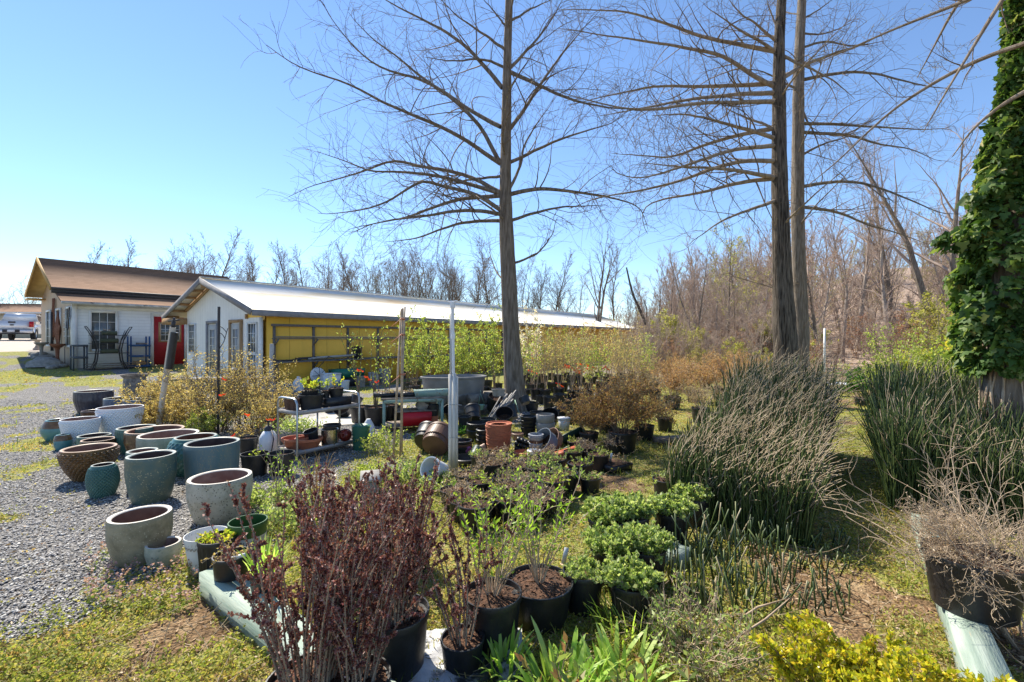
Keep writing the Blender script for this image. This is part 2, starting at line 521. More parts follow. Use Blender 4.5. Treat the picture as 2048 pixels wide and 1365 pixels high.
def shingle():
    m, nt, o = _new('shingle')
    p = N(nt, 'ShaderNodeBsdfPrincipled'); nt.links.new(p.outputs[0], o.inputs[0]); p.inputs['Roughness'].default_value = .95
    co = coords(nt)
    n1 = noise(nt, coords(nt, (.25, 6, 6)), 3, 6, .7); n2 = noise(nt, co, 30, 3)
    c = ramp(nt, n1, [(.3, (.14, .085, .058)), (.7, (.24, .155, .11))])
    c = mixc(nt, ramp(nt, n2, [(.4, (0, 0, 0)), (.7, (.5, .5, .5))]), c, (.27, .185, .13))
    c = mixc(nt, ramp(nt, noise(nt, co, .7, 4), [(.45, (0, 0, 0)), (.7, (.5, .5, .5))]), c, (.17, .11, .08))
    tc = N(nt, 'ShaderNodeTexCoord'); sp = N(nt, 'ShaderNodeSeparateXYZ'); nt.links.new(tc.outputs['Object'], sp.inputs[0])
    rowf = math_(nt, 'FRACT', math_(nt, 'DIVIDE', sp.outputs[1], .14)); c = mixc(nt, ramp(nt, rowf, [(0, (.75, .75, .75)), (.22, (0, 0, 0))]), c, (.09, .055, .04))
    bk = N(nt, 'ShaderNodeTexVoronoi'); bk.inputs['Scale'].default_value = 1; nt.links.new(coords(nt, (3.2, 7.1, 0)), bk.inputs['Vector']); sc_ = N(nt, 'ShaderNodeSeparateColor'); nt.links.new(bk.outputs['Color'], sc_.inputs[0])
    c = mixc(nt, math_(nt, 'MULTIPLY', sc_.outputs[0], .45), c, (.12, .075, .05)); p.inputs['Specular IOR Level'].default_value = .1
    nt.links.new(c, p.inputs['Base Color']); return m


M['shingle'] = shingle()
M['lap_white'] = siding('lap_white', (.80, .79, .77), .125, .55, width=.09)
M['lap_tan'] = siding('lap_tan', (.46, .33, .22), .2, .8, axis='y', width=.05)
M['panel_white'] = siding('panel_white', (.82, .81, .78), .2, .6, axis='y', width=.05)
M['cream'] = siding('cream', (.60, .53, .40), .3, .9)
M['yellow'] = siding('yellow', (.92, .54, .07), 1.22, .6, axis='x', width=.012, rough=.6)
M['red_paint'] = mat('red_paint', (.42, .025, .03), (.33, .02, .025), 4, .5)
M['raw_wood'] = mat('raw_wood', (.42, .27, .14), (.30, .18, .09), 10, .8, .3, 40, (6, 6, .5))
M['dark_red'] = mat('dark_red', (.25, .07, .07), (.19, .05, .05), 5, .8)
M['soffit'] = mat('soffit', (.50, .33, .14), (.42, .27, .11), 4, .8)
M['gutter'] = mat('gutter', (.55, .54, .51), (.30, .29, .27), 4, .5, spots=((.12, .11, .1), 5, .62))
M['fascia_grey'] = mat('fascia_grey', (.27, .26, .27), (.20, .195, .20), 6, .75, .2, 30)
M['rack_grey'] = mat('rack_grey', (.17, .155, .15), (.12, .11, .105), 9, .75)


def roof_white():
    m, nt, o = _new('roof_white')
    p = N(nt, 'ShaderNodeBsdfPrincipled'); p.inputs['Roughness'].default_value = .75; p.inputs['Specular IOR Level'].default_value = .15
    c = ramp(nt, noise(nt, coords(nt, (.22, 1.1, 1)), .9, 6, .65), [(.46, (.86, .86, .84)), (.56, (.80, .73, .58)), (.68, (.66, .48, .28))])
    tc = N(nt, 'ShaderNodeTexCoord'); s = N(nt, 'ShaderNodeSeparateXYZ'); nt.links.new(tc.outputs['Object'], s.inputs[0])
    f = math_(nt, 'FRACT', math_(nt, 'DIVIDE', s.outputs[0], 1.22))
    c = mixc(nt, ramp(nt, f, [(0, (.5, .5, .5)), (.02, (0, 0, 0))]), c, (.45, .42, .38))
    nt.links.new(c, p.inputs['Base Color'])
    w_ = N(nt, 'ShaderNodeTexWave'); w_.inputs['Scale'].default_value = 4; w_.bands_direction = 'X'
    nt.links.new(tc.outputs['Object'], w_.inputs['Vector'])
    b = N(nt, 'ShaderNodeBump'); b.inputs['Strength'].default_value = .05; b.inputs['Distance'].default_value = .01
    nt.links.new(w_.outputs['Fac'], b.inputs['Height']); nt.links.new(b.outputs[0], p.inputs['Normal'])
    t = N(nt, 'ShaderNodeBsdfTranslucent'); nt.links.new(c, t.inputs[0])
    mx = N(nt, 'ShaderNodeMixShader'); mx.inputs[0].default_value = .10
    nt.links.new(p.outputs[0], mx.inputs[1]); nt.links.new(t.outputs[0], mx.inputs[2]); nt.links.new(mx.outputs[0], o.inputs[0])
    return m


M['roof_white'] = roof_white()
RZ = math.atan2(UY, UX)


class Frame:
    """local frame of a building: s along the long axis, t across (away from the viewer), z up"""
    # object local x = s, y = t


def win_grid(parent, name, s0, s1, z0, z1, axis, at, cols, rows, frame_m, fr=.06, depth=.05, bar=.018, kind='window'):
    """a window in the wall plane. axis 's': wall runs along s at t=at ; axis 't': wall runs along t at s=at. outward is -"""
    def B(mb, a, b, lo, hi, out0, out1):
        if axis == 's': mb.box(((a + b) / 2, at - (out0 + out1) / 2, (lo + hi) / 2), (b - a, abs(out1 - out0), hi - lo))
        else: mb.box((at - (out0 + out1) / 2, (a + b) / 2, (lo + hi) / 2), (abs(out1 - out0), b - a, hi - lo))
    mb = MB()
    B(mb, s0 - fr, s0, z0 - fr, z1 + fr, 0, depth); B(mb, s1, s1 + fr, z0 - fr, z1 + fr, 0, depth)
    B(mb, s0, s1, z1, z1 + fr, 0, depth - .003); B(mb, s0, s1, z0 - fr, z0, 0, depth - .003)
    w_ = mb.build(name, frame_m, parent)
    mb = MB()
    for i in range(1, cols): x = s0 + (s1 - s0) * i / cols; B(mb, x - bar / 2, x + bar / 2, z0, z1, .012, .026)
    for i in range(1, rows): z = z0 + (z1 - z0) * i / rows; B(mb, s0, s1, z - bar / 2, z + bar / 2, .012, .023)
    if cols > 1 or rows > 1: mb.build('muntin', M['white_paint'], w_)
    mb = MB(); B(mb, s0, s1, z0, z1, .002, .010); mb.build('pane', M['pane'], w_)
    return w_


# ---- brown-roofed house with a white lean-to front
HX, HY = -16.38, 17.0; HZ = .38
house = thing('house', 'long low house with a brown shingle roof, white lap siding and a red door', 'house', (HX, HY, 0), RZ)
HL = 6.3
def house_build():
    g0 = 0.1
    mb = MB()   # lean-to front wall and side wall
    mb.box((HL / 2 - .0, .06, (g0 + 2.80) / 2), (HL, .12, 2.80 - g0))
    mb.build('front_wall', M['lap_white'], house)
    mb = MB()
    mb.face([(0, .0, g0), (0, 6.0, g0 + .3), (0, 6.0, 3.25), (0, 3.1, 4.55), (0, 1.0, 3.4), (0, .0, 2.86)][::-1])
    mb.face([(-.0, 6.0, g0), (HL, 6.0, g0), (HL, 6.0, 3.3), (0, 6.0, 3.3)])
    mb.face([(HL, 0, g0), (HL, 6, g0), (HL, 6, 3.3), (HL, 3.1, 4.6), (HL, 1, 3.4), (HL, 0, 2.86)])
    mb.build('side_wall', M['lap_tan'], house)
    mb = MB(); mb.box((.02, .0, 1.5), (.14, .135, 2.66)); mb.build('corner_board', M['white_paint'], house)
    # red gable peak
    mb = MB(); mb.slab([(-.02, .75, 3.33), (-.02, 5.6, 3.42), (-.02, 3.1, 4.5)], .001)
    mb = MB(); mb.add([(-.03, .45, 3.05), (-.03, 1.7, 3.05), (-.03, 1.7, 3.75), (-.03, .45, 3.25)], [[0, 1, 2, 3]]); mb.build('gable_trim', M['dark_red'], house)
    # main roof
    e0, rt, e1 = .5, 3.1, 5.8; ze, zr = 3.43, 4.79; o = -.52
    rf = MB(); rf.slab([(o, e0, ze), (HL + .2, e0, ze), (HL + .2, rt, zr), (o, rt, zr)], .06)
    rf.slab([(o, rt, zr), (HL + .2, rt, zr), (HL + .2, e1, ze), (o, e1, ze)], .06)
    ro = rf.build('roof', M['shingle'], house)
    mb = MB(); mb.slab([(o - .0, e0 + .02, ze - .075), (.0, e0 + .02, ze - .075), (.0, rt, zr - .075), (o, rt, zr - .075)], .03)
    mb.slab([(o, rt, zr - .075), (0, rt, zr - .075), (0, e1, ze - .075), (o, e1, ze - .075)], .03)
    mb.beam((o - .015, e0, ze - .05), (o - .015, rt, zr - .05), .03, .17); mb.beam((o - .015, e1, ze - .05), (o - .015, rt, zr - .05), .03, .17)
    # boxed return at the back eave
    mb.box((o / 2, e1 - .35, ze - .20), (-o, .9, .05))
    mb.build('soffit', M['soffit'], house)
    mb = MB(); mb.tube([(o, e0 - .04, ze - .05), (HL + .2, e0 - .04, ze - .05)], .05, 8); mb.box(((HL + o) / 2, e0 - .02, ze - .13), (HL - o, .03, .20))
    mb.build('gutter', M['dark_metal'], house)
    # lean-to roof
    rf = MB(); rf.slab([(-.4, -.4, 2.88), (HL + .1, -.4, 2.88), (HL + .1, .62, 3.26), (-.4, .62, 3.26)], .05); rf.build('lean_to_roof', M['shingle'], house)
    mb = MB(); mb.box((HL / 2 - .15, -.44, 2.82), (HL + .5, .08, .10)); mb.build('lean_to_gutter', M['gutter'], house)
    mb = MB(); mb.box((HL / 2 - .1, -.2, 2.79), (HL + .4, .36, .02)); mb.box((HL / 2, -.012, 2.70), (HL, .02, .16)); mb.build('eave_board', M['white_paint'], house)
    # front windows (two sashes) and door
    w_ = win_grid(house, 'window', .50, 1.20, 1.10, 2.50, 's', 0, 3, 4, M['white_paint'], .09)
    dr = MB(); dr.box((2.98, -.02, 1.42), (1.06, .04, 2.02)); d = dr.build('door', M['red_paint'], house)
    mb = MB()
    for a, b, c, e in ((2.66, 3.34, 2.13, 2.20), (2.66, 3.34, 1.36, 1.43)): mb.box(((a + b) / 2, -.05, (c + e) / 2), (b - a, .03, e - c))
    for x in (2.63, 3.37): mb.box((x, -.05, 1.78), (.07, .03, .84))
    mb.build('door_window_frame', M['raw_wood'], d)
    mb = MB(); mb.box((3.0, -.045, 1.78), (.66, .01, .70)); mb.build('door_pane', M['pane'], d)
    mb = MB()
    for i in range(0, 5): mb.box((2.67 + .165 * i, -.056, 1.78), (.018, .012, .70))
    for i in range(0, 4): mb.box((3.0, -.055, 1.435 + .23 * i), (.66, .010, .018))
    mb.build('muntin', M['white_paint'], d)
    mb = MB()
    for x in (2.39, 3.57): mb.box((x, -.03, 1.45), (.09, .06, 2.24))
    mb.box((2.98, -.03, 2.53), (1.27, .058, .10)); mb.build('door_frame', M['white_paint'], house)
    # side windows
    for t0 in (.25, 2.0, 3.9):
        win_grid(house, 'window', t0, t0 + .75, 1.25, 2.65, 't', 0, 2, 4, M['white_paint'], .08)
    mb = MB(); mb.tube([(-.08, 3.2, 2.6), (-.08, 3.2, 1.0)], .05, 8); mb.tube([(-.08, .95, 1.2), (-.08, .9, .45)], .012, 6)
    mb.build('downpipe', M['dark_metal'], house)
    # stone footing
    mb = MB(); rng = np.random.default_rng(3)
    for i in range(26):
        t = rng.uniform(.1, 4.6); mb.lathe([(0, .0), (.14, .02), (.16, .08), (.10, .14), (0, .15)], 7, (-.15 - rng.uniform(0, .45), t, gh(HX + PX_ * t, HY + PY_ * t) - .02), 0, sx=rng.uniform(.7, 1.5), sy=rng.uniform(.7, 1.4))
    mb.build('stone_edging', M['concrete'], house)
house_build()

# ---- far building behind the truck
fb = thing('long_shed', 'long cream building with a brown roof across the drive behind the pickup', 'building', (-66, 45, 1.3), R(8))
mb = MB(); mb.box((10, 4, 1.45), (40, 8, 2.9)); fb_w = mb.build('wall', M['cream'], fb)
mb = MB(); mb.slab([(-10.5, -.6, 2.95), (30.5, -.6, 2.95), (30.5, 4, 4.1), (-10.5, 4, 4.1)], .12); mb.slab([(-10.5, 4, 4.1), (30.5, 4, 4.1), (30.5, 8.6, 2.95), (-10.5, 8.6, 2.95)], .12)
mb.build('roof', M['shingle'], fb)
mb = MB(); mb.box((10, -.66, 2.86), (41, .1, .16)); mb.build('gutter', M['white_paint'], fb)
for s_ in (2, 8, 14.5):
    mb = MB(); mb.box((s_, -.03, 1.7), (1.3, .06, 1.2)); w_ = mb.build('window', M['white_paint'], fb)
    mb = MB(); mb.box((s_, -.065, 1.7), (1.1, .01, 1.0)); mb.build('pane', M['pane'], w_)

# ---- yellow greenhouse shed with the white translucent roof
GX, GY = -7.157, 12.5
gho = thing('greenhouse_shed', 'long yellow shed with a white sheet roof, white gable front and wall rack', 'shed', (GX, GY, 0), RZ)
GL = 29.4
def greenhouse():
    ze, zr, rt, e1 = 2.31, 3.43, 3.40, 6.75
    zf = 2.31; zrf = 3.45
    mb = MB()
    for i in range(1):
        mb.slab([(0, 0, ze), (GL, 0, zf), (GL, rt, zrf), (0, rt, zr)], .03)
    mb.slab([(0, rt, zr), (GL, rt, zrf), (GL, e1, zf), (0, e1, ze)], .03)
    mb.build('roof', M['roof_white'], gho)
    mb = MB(); mb.beam((-.02, rt, zr + .03), (GL, rt, zrf + .03), .22, .03); mb.build('ridge_cap', M['roof_white'], gho)
    # fascia
    mb = MB(); mb.box((GL / 2, -.022, ze - .09), (GL, .04, .16)); mb.beam((-.03, -.02, ze - .07), (-.03, rt, zr - .07), .04, .17); mb.beam((-.03, e1 + .02, ze - .07), (-.03, rt, zr - .07), .04, .17)
    mb.build('fascia', M['fascia_grey'], gho)
    # rafters seen under the left overhang
    mb = MB()
    mb.beam((.36, 5.75, ze + .18), (.36, rt, zr - .12), .05, .1)
    for f in np.linspace(0.06, .95, 6):
        t = e1 + (rt - e1) * f; z = ze + (zr - ze) * f - .09; mb.beam((-.0, t, z), (.42, t, z), .05, .08)
    mb.box((.2, 6.25, 2.12), (.5, 1.0, .22)); mb.beam((0, rt, zr - .2), (.45, rt, zr - .2), .05, .22)
    mb.build('rafter', M['raw_wood'], gho)
    # walls: gable end at s=.41, long wall at t=.3
    s0, t0, t1 = .41, .30, 5.77
    za = lambda t: ze + (zr - ze) * (t / rt if t < rt else (e1 - t) / (e1 - rt)) - .04
    mb = MB()
    mb.face([(s0, t0, -.05), (s0, t1, -.05), (s0, t1, za(t1)), (s0, rt, za(rt)), (s0, 1.15, za(1.15)), (s0, 1.15, 2.12), (s0, t0, 2.12)])
    mb.build('gable_wall', M['panel_white'], gho)
    mb = MB(); mb.face([(s0 - .006, t0, 2.12), (s0 - .006, 1.15, 2.12), (s0 - .006, 1.15, za(1.15)), (s0 - .006, t0, za(t0))])
    mb.box(((GL + s0) / 2, t0 + .06, 1.12), (GL - s0 - .3, .12, 2.3))
    mb.box(((GL + s0) / 2, t1 - .06, 1.12), (GL - s0 - .3, .12, 2.3)); mb.box((GL - .2, 3, 1.12), (.1, 5.3, 2.3))
    mb.build('long_wall', M['yellow'], gho)
    mb = MB(); mb.box((s0 - .0, t0 + .02, 1.05), (.06, .09, 2.14)); mb.build('corner_board', M['white_paint'], gho)
    # gable windows and doors
    win_grid(gho, 'window', .58, 1.06, 1.12, 1.93, 't', s0, 3, 3, M['white_paint'], .05)
    win_grid(gho, 'window', .58, 1.06, .32, 1.02, 't', s0, 3, 3, M['white_paint'], .05)
    win_grid(gho, 'window', 5.0, 5.52, 1.05, 1.98, 't', s0, 3, 4, M['white_paint'], .05)
    for a, b, fm in ((1.5, 2.25, M['raw_wood']), (3.15, 3.95, M['fascia_grey'])):
        mb = MB()
        for t in (a, b): mb.box((s0 - .03, t, 1.0), (.07, .09, 2.02))
        mb.box((s0 - .03, (a + b) / 2, 2.04), (.067, b - a + .09, .09)); df = mb.build('door_frame', fm, gho)
        mb = MB(); mb.box((s0 - .015, (a + b) / 2, .98), (.03, b - a - .1, 1.96)); d = mb.build('door', M['cream_door'], gho)
        mb = MB(); mb.box((s0 - .034, (a + b) / 2, 1.15), (.008, (b - a) * .45, 1.3)); mb.build('door_pane', M['pane_light'], d)
        mb = MB()
        for k in range(3): mb.box((s0 - .040, (a + b) / 2 + (k - 1) * (b - a) * .22, 1.15), (.006, .02, 1.3))
        for k in range(6): mb.box((s0 - .041, (a + b) / 2, .5 + k * .26), (.006, (b - a) * .45, .02))
        mb.build('muntin', M['cream_door'], d)
    mb = MB(); mb.box((s0 - .04, 1.15, 2.16), (.06, .06, .14)); mb.build('vent', M['raw_wood'], gho)
    # wall rack on the yellow wall
    rk = MB(); t = t0 - .03
    top = 1.92
    for i in range(12):
        s = .75 + i * 1.22; rk.box((s, t, top / 2), (.06, .06, top))
        for z in (1.52, .83): rk.beam((s, t, z - .22), (s, t - .26, z - .03), .03, .04)
    rk.box((7.4, t - .035, 1.90), (13.5, .02, .07)); rk.tube([(.6, t - .26, 1.55), (14.2, t - .26, 1.55)], .022, 6)
    rk.tube([(.6, t - .18, 1.50), (14.2, t - .18, 1.50)], .018, 6)
    for q in range(3): rk.box((7.4, t - .10 - .11 * q, .84 - .012 * q), (13.4, .09, .03))
    rk.build('wall_rack', M['rack_grey'], gho)
M['cream_door'] = mat('cream_door', (.62, .58, .50), (.52, .48, .42), 3, .6)
M['pane_light'] = mat('pane_light', (.30, .29, .27), (.20, .19, .18), 3, .1, 0, spec=.7)
greenhouse()
GU = lambda s, t, z: (GX + UX * s + PX_ * t, GY + UY * s + PY_ * t, z)
# ================================================================ big glazed planters on the gravel
SHAPES = {
    'tub': lambda t: .66 + .34 * min(1, (t / .62)) ** .55 if t < .62 else 1.0,
    'tall': lambda t: .70 + .30 * t ** .5 if t > .0 else .68,
    'egg': lambda t: .66 + .46 * math.sin(math.pi * min(1, t * .82 + .04)) ** 1.0 * (1 if t < .62 else 1) - .04 * t,
    'bowl': lambda t: .42 + .58 * math.sin(math.pi / 2 * min(1, t * 1.02)) ** .9,
    'cyl': lambda t: .86 + .14 * t ** .6,
    'cone': lambda t: .70 + .30 * t,
    'nursery': lambda t: .80 + .17 * t,
    'urn': lambda t: (.74 + .12 * math.sin(t * 2.6)) if t < .86 else (.80 + .30 * ((t - .86) / .14)),
}


def pot_profile(shape, r, h, wall, rings=22, floor=.08, rim=0, soil=None):
    f = SHAPES[shape]
    out = [(0, 0)] + [(r * f(i / rings), h * i / rings) for i in range(rings + 1)]
    rr = out[-1][0]
    if rim: out = out[:-2] + [(out[-2][0], h * (1 - rim)), (rr + .35 * wall + .004, h * (1 - rim) + .002), (rr + .35 * wall + .006, h - .003)]
    else: out[-1] = (rr - wall * .18, h)
    top = [(rr - wall * .5, h + wall * .06), (rr - wall * .85, h - wall * .05), (rr - wall, h - wall * .25)]
    z0 = soil if soil is not None else h * floor
    inn = []
    for i in range(8):
        z = (h - wall * .4) + (z0 - h + wall * .4) * (i + 1) / 8
        inn.append((max(r * f(max(z / h, 0)) - wall, .004), z))
    return out, top, inn + [(0, z0)]


def pot(parent, r, h, shape='tub', wall=.03, m=None, m_in=None, seg=48, rim=0, relief=None, soil=None, name='body'):
    out, top, inn = pot_profile(shape, r, h, wall, rings=90 if relief else 22, rim=rim, soil=soil)
    mb = MB(); n = len(out)

    def wob(rr, zz, a):
        if relief:
            kind, na, nz, amp = relief
            A = np.broadcast_to(a, rr.shape); z = zz / h
            if kind == 'diamond': d = np.abs(np.sin(A * na / 2 + z * nz * math.pi)) * np.abs(np.sin(A * na / 2 - z * nz * math.pi))
            elif kind == 'rib': d = .5 + .5 * np.cos(A * na)
            else: d = .5 + .5 * np.sin(A * na) * np.sin(z * nz * math.pi)
            rr = rr + amp * d * (z > .04) * (z < .93) * (rr > .01)
        return rr, zz
    mb.lathe(out, seg, wob=wob)
    b = mb.build(name, m, parent, True)
    mb = MB(); mb.lathe([out[-1]] + top, seg); mb.build('rim', M['rim_' + m.name] if 'rim_' + m.name in M else m, b, True)
    mb = MB(); mb.lathe([top[-1]] + inn, max(24, seg // 2)); mb.build('inside', m_in or m, b, True)
    return b


M['g_navy'] = glaze('g_navy', (.012, .013, .026), (.06, .062, .085), .35, 8)
M['g_blue'] = glaze('g_blue', (.035, .06, .12), (.12, .17, .24), .3, 6)
M['g_wine'] = glaze('g_wine', (.035, .012, .012), (.09, .035, .03), .3)
M['g_white'] = glaze('g_white', (.78, .79, .82), (.72, .73, .76), .35, 4, .1)
M['g_tealband'] = glaze('g_tealband', (.05, .17, .20), (.10, .25, .27), .3, 5)
M['g_brown'] = glaze('g_brown', (.11, .055, .022), (.22, .12, .05), .25, 9)
M['g_brownblack'] = glaze('g_brownblack', (.05, .028, .015), (.16, .09, .045), .25, 12, spots=((.25, .18, .1), 45, .15))
M['g_teal'] = glaze('g_teal', (.035, .10, .085), (.075, .17, .14), .28, 7, .4, 30)
M['g_olive'] = glaze('g_olive', (.27, .28, .20), (.40, .39, .29), .5, 8, .5, 40, spots=((.55, .52, .42), 60, .18))
M['g_tealbrown'] = glaze('g_tealbrown', (.045, .11, .115), (.13, .15, .10), .35, 5, .4, 30, spots=((.32, .30, .18), 55, .2))
M['g_denim'] = glaze('g_denim', (.055, .13, .17), (.12, .17, .17), .4, 6, .4, 60, stretch=(1, 1, .4), spots=((.20, .19, .13), 90, .2))
M['g_pitted'] = glaze('g_pitted', (.33, .30, .22), (.52, .48, .38), .75, 9, .9, 50, spots=((.06, .055, .045), 62, .24))
M['g_sand'] = glaze('g_sand', (.17, .15, .09), (.33, .29, .19), .7, 7, .8, 45, spots=((.40, .37, .27), 70, .2))
M['g_moss'] = glaze('g_moss', (.26, .29, .21), (.46, .44, .34), .7, 8, .8, 45, spots=((.20, .24, .19), 40, .22))
M['g_urn'] = glaze('g_urn', (.07, .062, .058), (.26, .235, .21), .8, 11, .8, 30)
M['g_cobalt'] = glaze('g_cobalt', (.02, .04, .25), (.04, .07, .38), .2, 8)
M['in_brown'] = mat('in_brown', (.15, .075, .05), (.24, .14, .10), 9, .8, .2, 40)
M['in_dark'] = mat('in_dark', (.05, .03, .025), (.10, .06, .05), 9, .8)
M['in_clay'] = mat('in_clay', (.22, .12, .09), (.32, .22, .17), 9, .85, .3, 40)
M['rim_pale'] = mat('rim_pale', (.55, .50, .43), (.68, .63, .55), 14, .6)
for k in ('g_pitted', 'g_sand', 'g_moss', 'g_olive'): M['rim_' + k] = M['rim_pale']
M['rim_brown'] = mat('rim_brown', (.34, .22, .15), (.46, .32, .22), 14, .45)
for k in ('g_brown', 'g_brownblack'): M['rim_' + k] = M['rim_brown']
M['rim_teal'] = mat('rim_teal', (.25, .30, .28), (.36, .36, .31), 14, .4)
for k in ('g_teal', 'g_tealbrown', 'g_denim', 'g_navy', 'g_blue'): M['rim_' + k] = M['rim_teal']


def place(cx, cy, hw, by, dz=0.0):
    """position, radius and height from rim centre, rim half width and base centre as measured"""
    x, y, z = on_ground(cx, by)
    u = (cx - 1024) / FPX
    r = hw / math.sqrt(1 + u * u) * y / FPX
    h = CAMH - (cy - 678) * y / FPX - z
    return x, y, z - .01 + dz, r, h


PG = 'glazed planters set out on the gravel'
LOT = [
    # label, cx, cy, hw, base y, shape, mat, inner, wall, relief
    ('tall mottled stone-grey urn with a flared rim, farthest of the planters', 270, 748, 31, 806, 'urn', 'g_urn', 'in_dark', .03, None),
    ('wide dark navy planter with drips of brown, left of the flared urn', 188, 781, 41, 826, 'tub', 'g_navy', 'in_brown', .035, ('rib', 30, 1, .004)),
    ('blue-grey round planter right behind the larger white quilted pot', 240, 795, 34, 838, 'tub', 'g_blue', 'in_dark', .03, None),
    ('blue speckled planter whose rim shows beside the tan shrub', 277, 797, 33, 843, 'tub', 'g_blue', 'in_dark', .03, None),
    ('small wine-coloured glazed planter between the navy pot and the white pots', 186, 820, 25, 850, 'bowl', 'g_wine', 'in_dark', .025, None),
    ('larger white quilted planter, the right one of the white pair', 241, 813, 50, 874, 'cone', 'g_white', 'in_clay', .018, ('diamond', 40, 9, .016)),
    ('slimmer white quilted planter standing left of its white twin', 161, 836, 43, 888, 'cone', 'g_white', 'in_clay', .018, ('diamond', 36, 9, .015)),
    ('turquoise planter with a brown top band, leftmost in the lot', 120, 838, 30, 880, 'egg', 'g_tealband', 'in_brown', .025, None),
    ('small turquoise and brown planter half hidden behind the slim white pot', 126, 868, 15, 900, 'egg', 'g_tealband', 'in_brown', .02, None),
    ('low grey-green pot behind the brown diamond bowl', 189, 869, 36, 902, 'tub', 'g_teal', 'in_dark', .025, None),
    ('dark olive-brown pot tucked directly behind the brown diamond bowl', 197, 877, 37, 915, 'tub', 'g_brownblack', 'in_dark', .025, None),
    ('teal planter with vertical ribs left of the wide brown-black one', 273, 853, 42, 905, 'tub', 'g_teal', 'in_dark', .03, ('rib', 36, 1, .005)),
    ('wide brown-black glazed planter with a rust-brown inside', 311, 857, 62, 912, 'tub', 'g_brownblack', 'in_brown', .04, None),
    ('wide pale olive speckled planter with a sandy rim', 338, 866, 64, 930, 'tub', 'g_olive', 'in_clay', .035, None),
    ('dark teal bumpy planter between the pale olive and the denim blue one', 392, 871, 46, 945, 'egg', 'g_teal', 'in_brown', .03, ('bump', 26, 14, .010)),
    ('tall denim-blue planter, the highest of the cylinder pots', 425, 882, 58, 975, 'cyl', 'g_denim', 'in_dark', .035, None),
    ('teal pot with a brown rim hidden behind the big mottled teal one', 285, 899, 34, 975, 'tub', 'g_teal', 'in_brown', .03, None),
    ('big mottled teal and grey tapering planter with a dark inside', 303, 907, 53, 1001, 'tub', 'g_tealbrown', 'in_dark', .035, None),
    ('big brown bowl planter carved with diamonds', 179, 893, 61, 958, 'bowl', 'g_brown', 'in_brown', .035, ('diamond', 28, 7, .024)),
    ('small egg-shaped teal pot with dimples in front of the brown bowl', 206, 927, 26, 992, 'egg', 'g_teal', 'in_dark', .016, ('diamond', 26, 10, .010)),
    ('large pitted cream stone planter with black holes', 441, 950, 67, 1037, 'tub', 'g_pitted', 'in_clay', .035, None),
    ('large sandy stone planter nearest the camera on the gravel', 281, 1025, 68, 1119, 'tub', 'g_sand', 'in_brown', .03, None),
    ('small mossy cream stone pot leaning against the large sandy planter', 327, 1082, 38, 1128, 'tub', 'g_moss', 'in_clay', .018, None),
]
for lab, cx, cy, hw, by, sh, m1, m2, wall, rel in LOT:
    x, y, z, r, h = place(cx, cy, hw, by)
    if rel: r -= rel[3] * .3
    if sh == 'egg': r *= 1.0 / SHAPES['egg'](1.0) * .98
    if sh == 'urn': r /= 1.10
    t = thing('urn' if sh == 'urn' else 'glazed_planter', lab, 'urn' if sh == 'urn' else 'planter', (x, y, z), random.Random(cx).uniform(0, 6), PG)
    pot(t, r, max(h, .12), sh, wall, M[m1], M[m2], 240 if rel else 48, relief=rel)
    if m1 == 'g_tealband':
        mb = MB(); f = SHAPES['egg']
        mb.lathe([(r * f(q) + .003, h * q) for q in np.linspace(.66, .985, 6)], 40); mb.build('band', M['g_brown'], t, True)

# blue glazed pots with a white jar beyond the post
for lab, cx, cy, hw, by, sh, m1 in (('cobalt blue square-shouldered pot behind the tan shrub', 322, 768, 18, 800, 'bowl', 'g_cobalt'),
                                    ('cobalt blue low dish left of the leaning post', 306, 790, 16, 803, 'bowl', 'g_cobalt'),
                                    ('small white glazed jar standing by the cobalt pot', 317, 753, 9, 795, 'egg', 'g_white'),
                                    ('blue and white patterned pot glimpsed right of the leaning post', 372, 770, 18, 802, 'egg', 'g_blue'),
                                    ('second patterned blue pot farther right behind the shrub', 400, 768, 15, 800, 'egg', 'g_blue')):
    x, y, z, r, h = place(cx, cy, hw, by)
    t = thing('glazed_pot', lab, 'pot', (x, y, z), 0, 'blue and white pots behind the tan shrub')
    pot(t, r, h, sh, .02, M[m1], M['in_dark'], 32)

# ================================================================ pieces by the house
def hs(s, t, z=None):
    x, y = HX + UX * s + PX_ * t, HY + UY * s + PY_ * t
    return (x, y, gh(x, y) if z is None else z)


def hpx(px, t):
    """s on the line t = const that photo column px sees"""
    r = (px - 1024) / FPX; x0, y0 = HX + PX_ * t, HY + PY_ * t
    return (r * y0 - x0) / (UX - r * UY)


# bird baths
def birdbath(cx, by, top, hw, m, lab, bowl=True):
    x, y, z = on_ground(cx, by); h = CAMH - (top - 678) * y / FPX - z; r = hw / 1.4 * y / FPX
    t = thing('bird_bath', lab, 'bird bath', (x, y, z), 0)
    mb = MB(); mb.lathe([(0, 0), (r * .62, 0), (r * .6, .06), (r * .38, .12), (r * .25, h * .4), (r * .28, h * .7), (r * .42, h * .80), (0, h * .8)], 20); mb.build('pedestal', m, t, True)
    mb = MB(); mb.lathe([(0, h * .78), (r * .5, h * .82), (r * .98, h * .93), (r * 1.02, h), (r * .93, h), (r * .5, h * .90), (0, h * .88)], 24, wob=lambda rr, zz, a: (rr * (1 + .03 * np.cos(9 * a) * (rr > r * .8)), zz)); mb.build('basin', m, t, True)
birdbath(115, 715, 688, 16, M['rust'], 'rusty brown bird bath in front of the tan side wall')
birdbath(83, 708, 685, 15, M['concrete'], 'grey-green concrete bird bath with a thick pedestal')
birdbath(75, 700, 679, 15, M['concrete'], 'flat grey bird bath behind the thick pedestal one')
x, y, z = on_ground(114, 722)
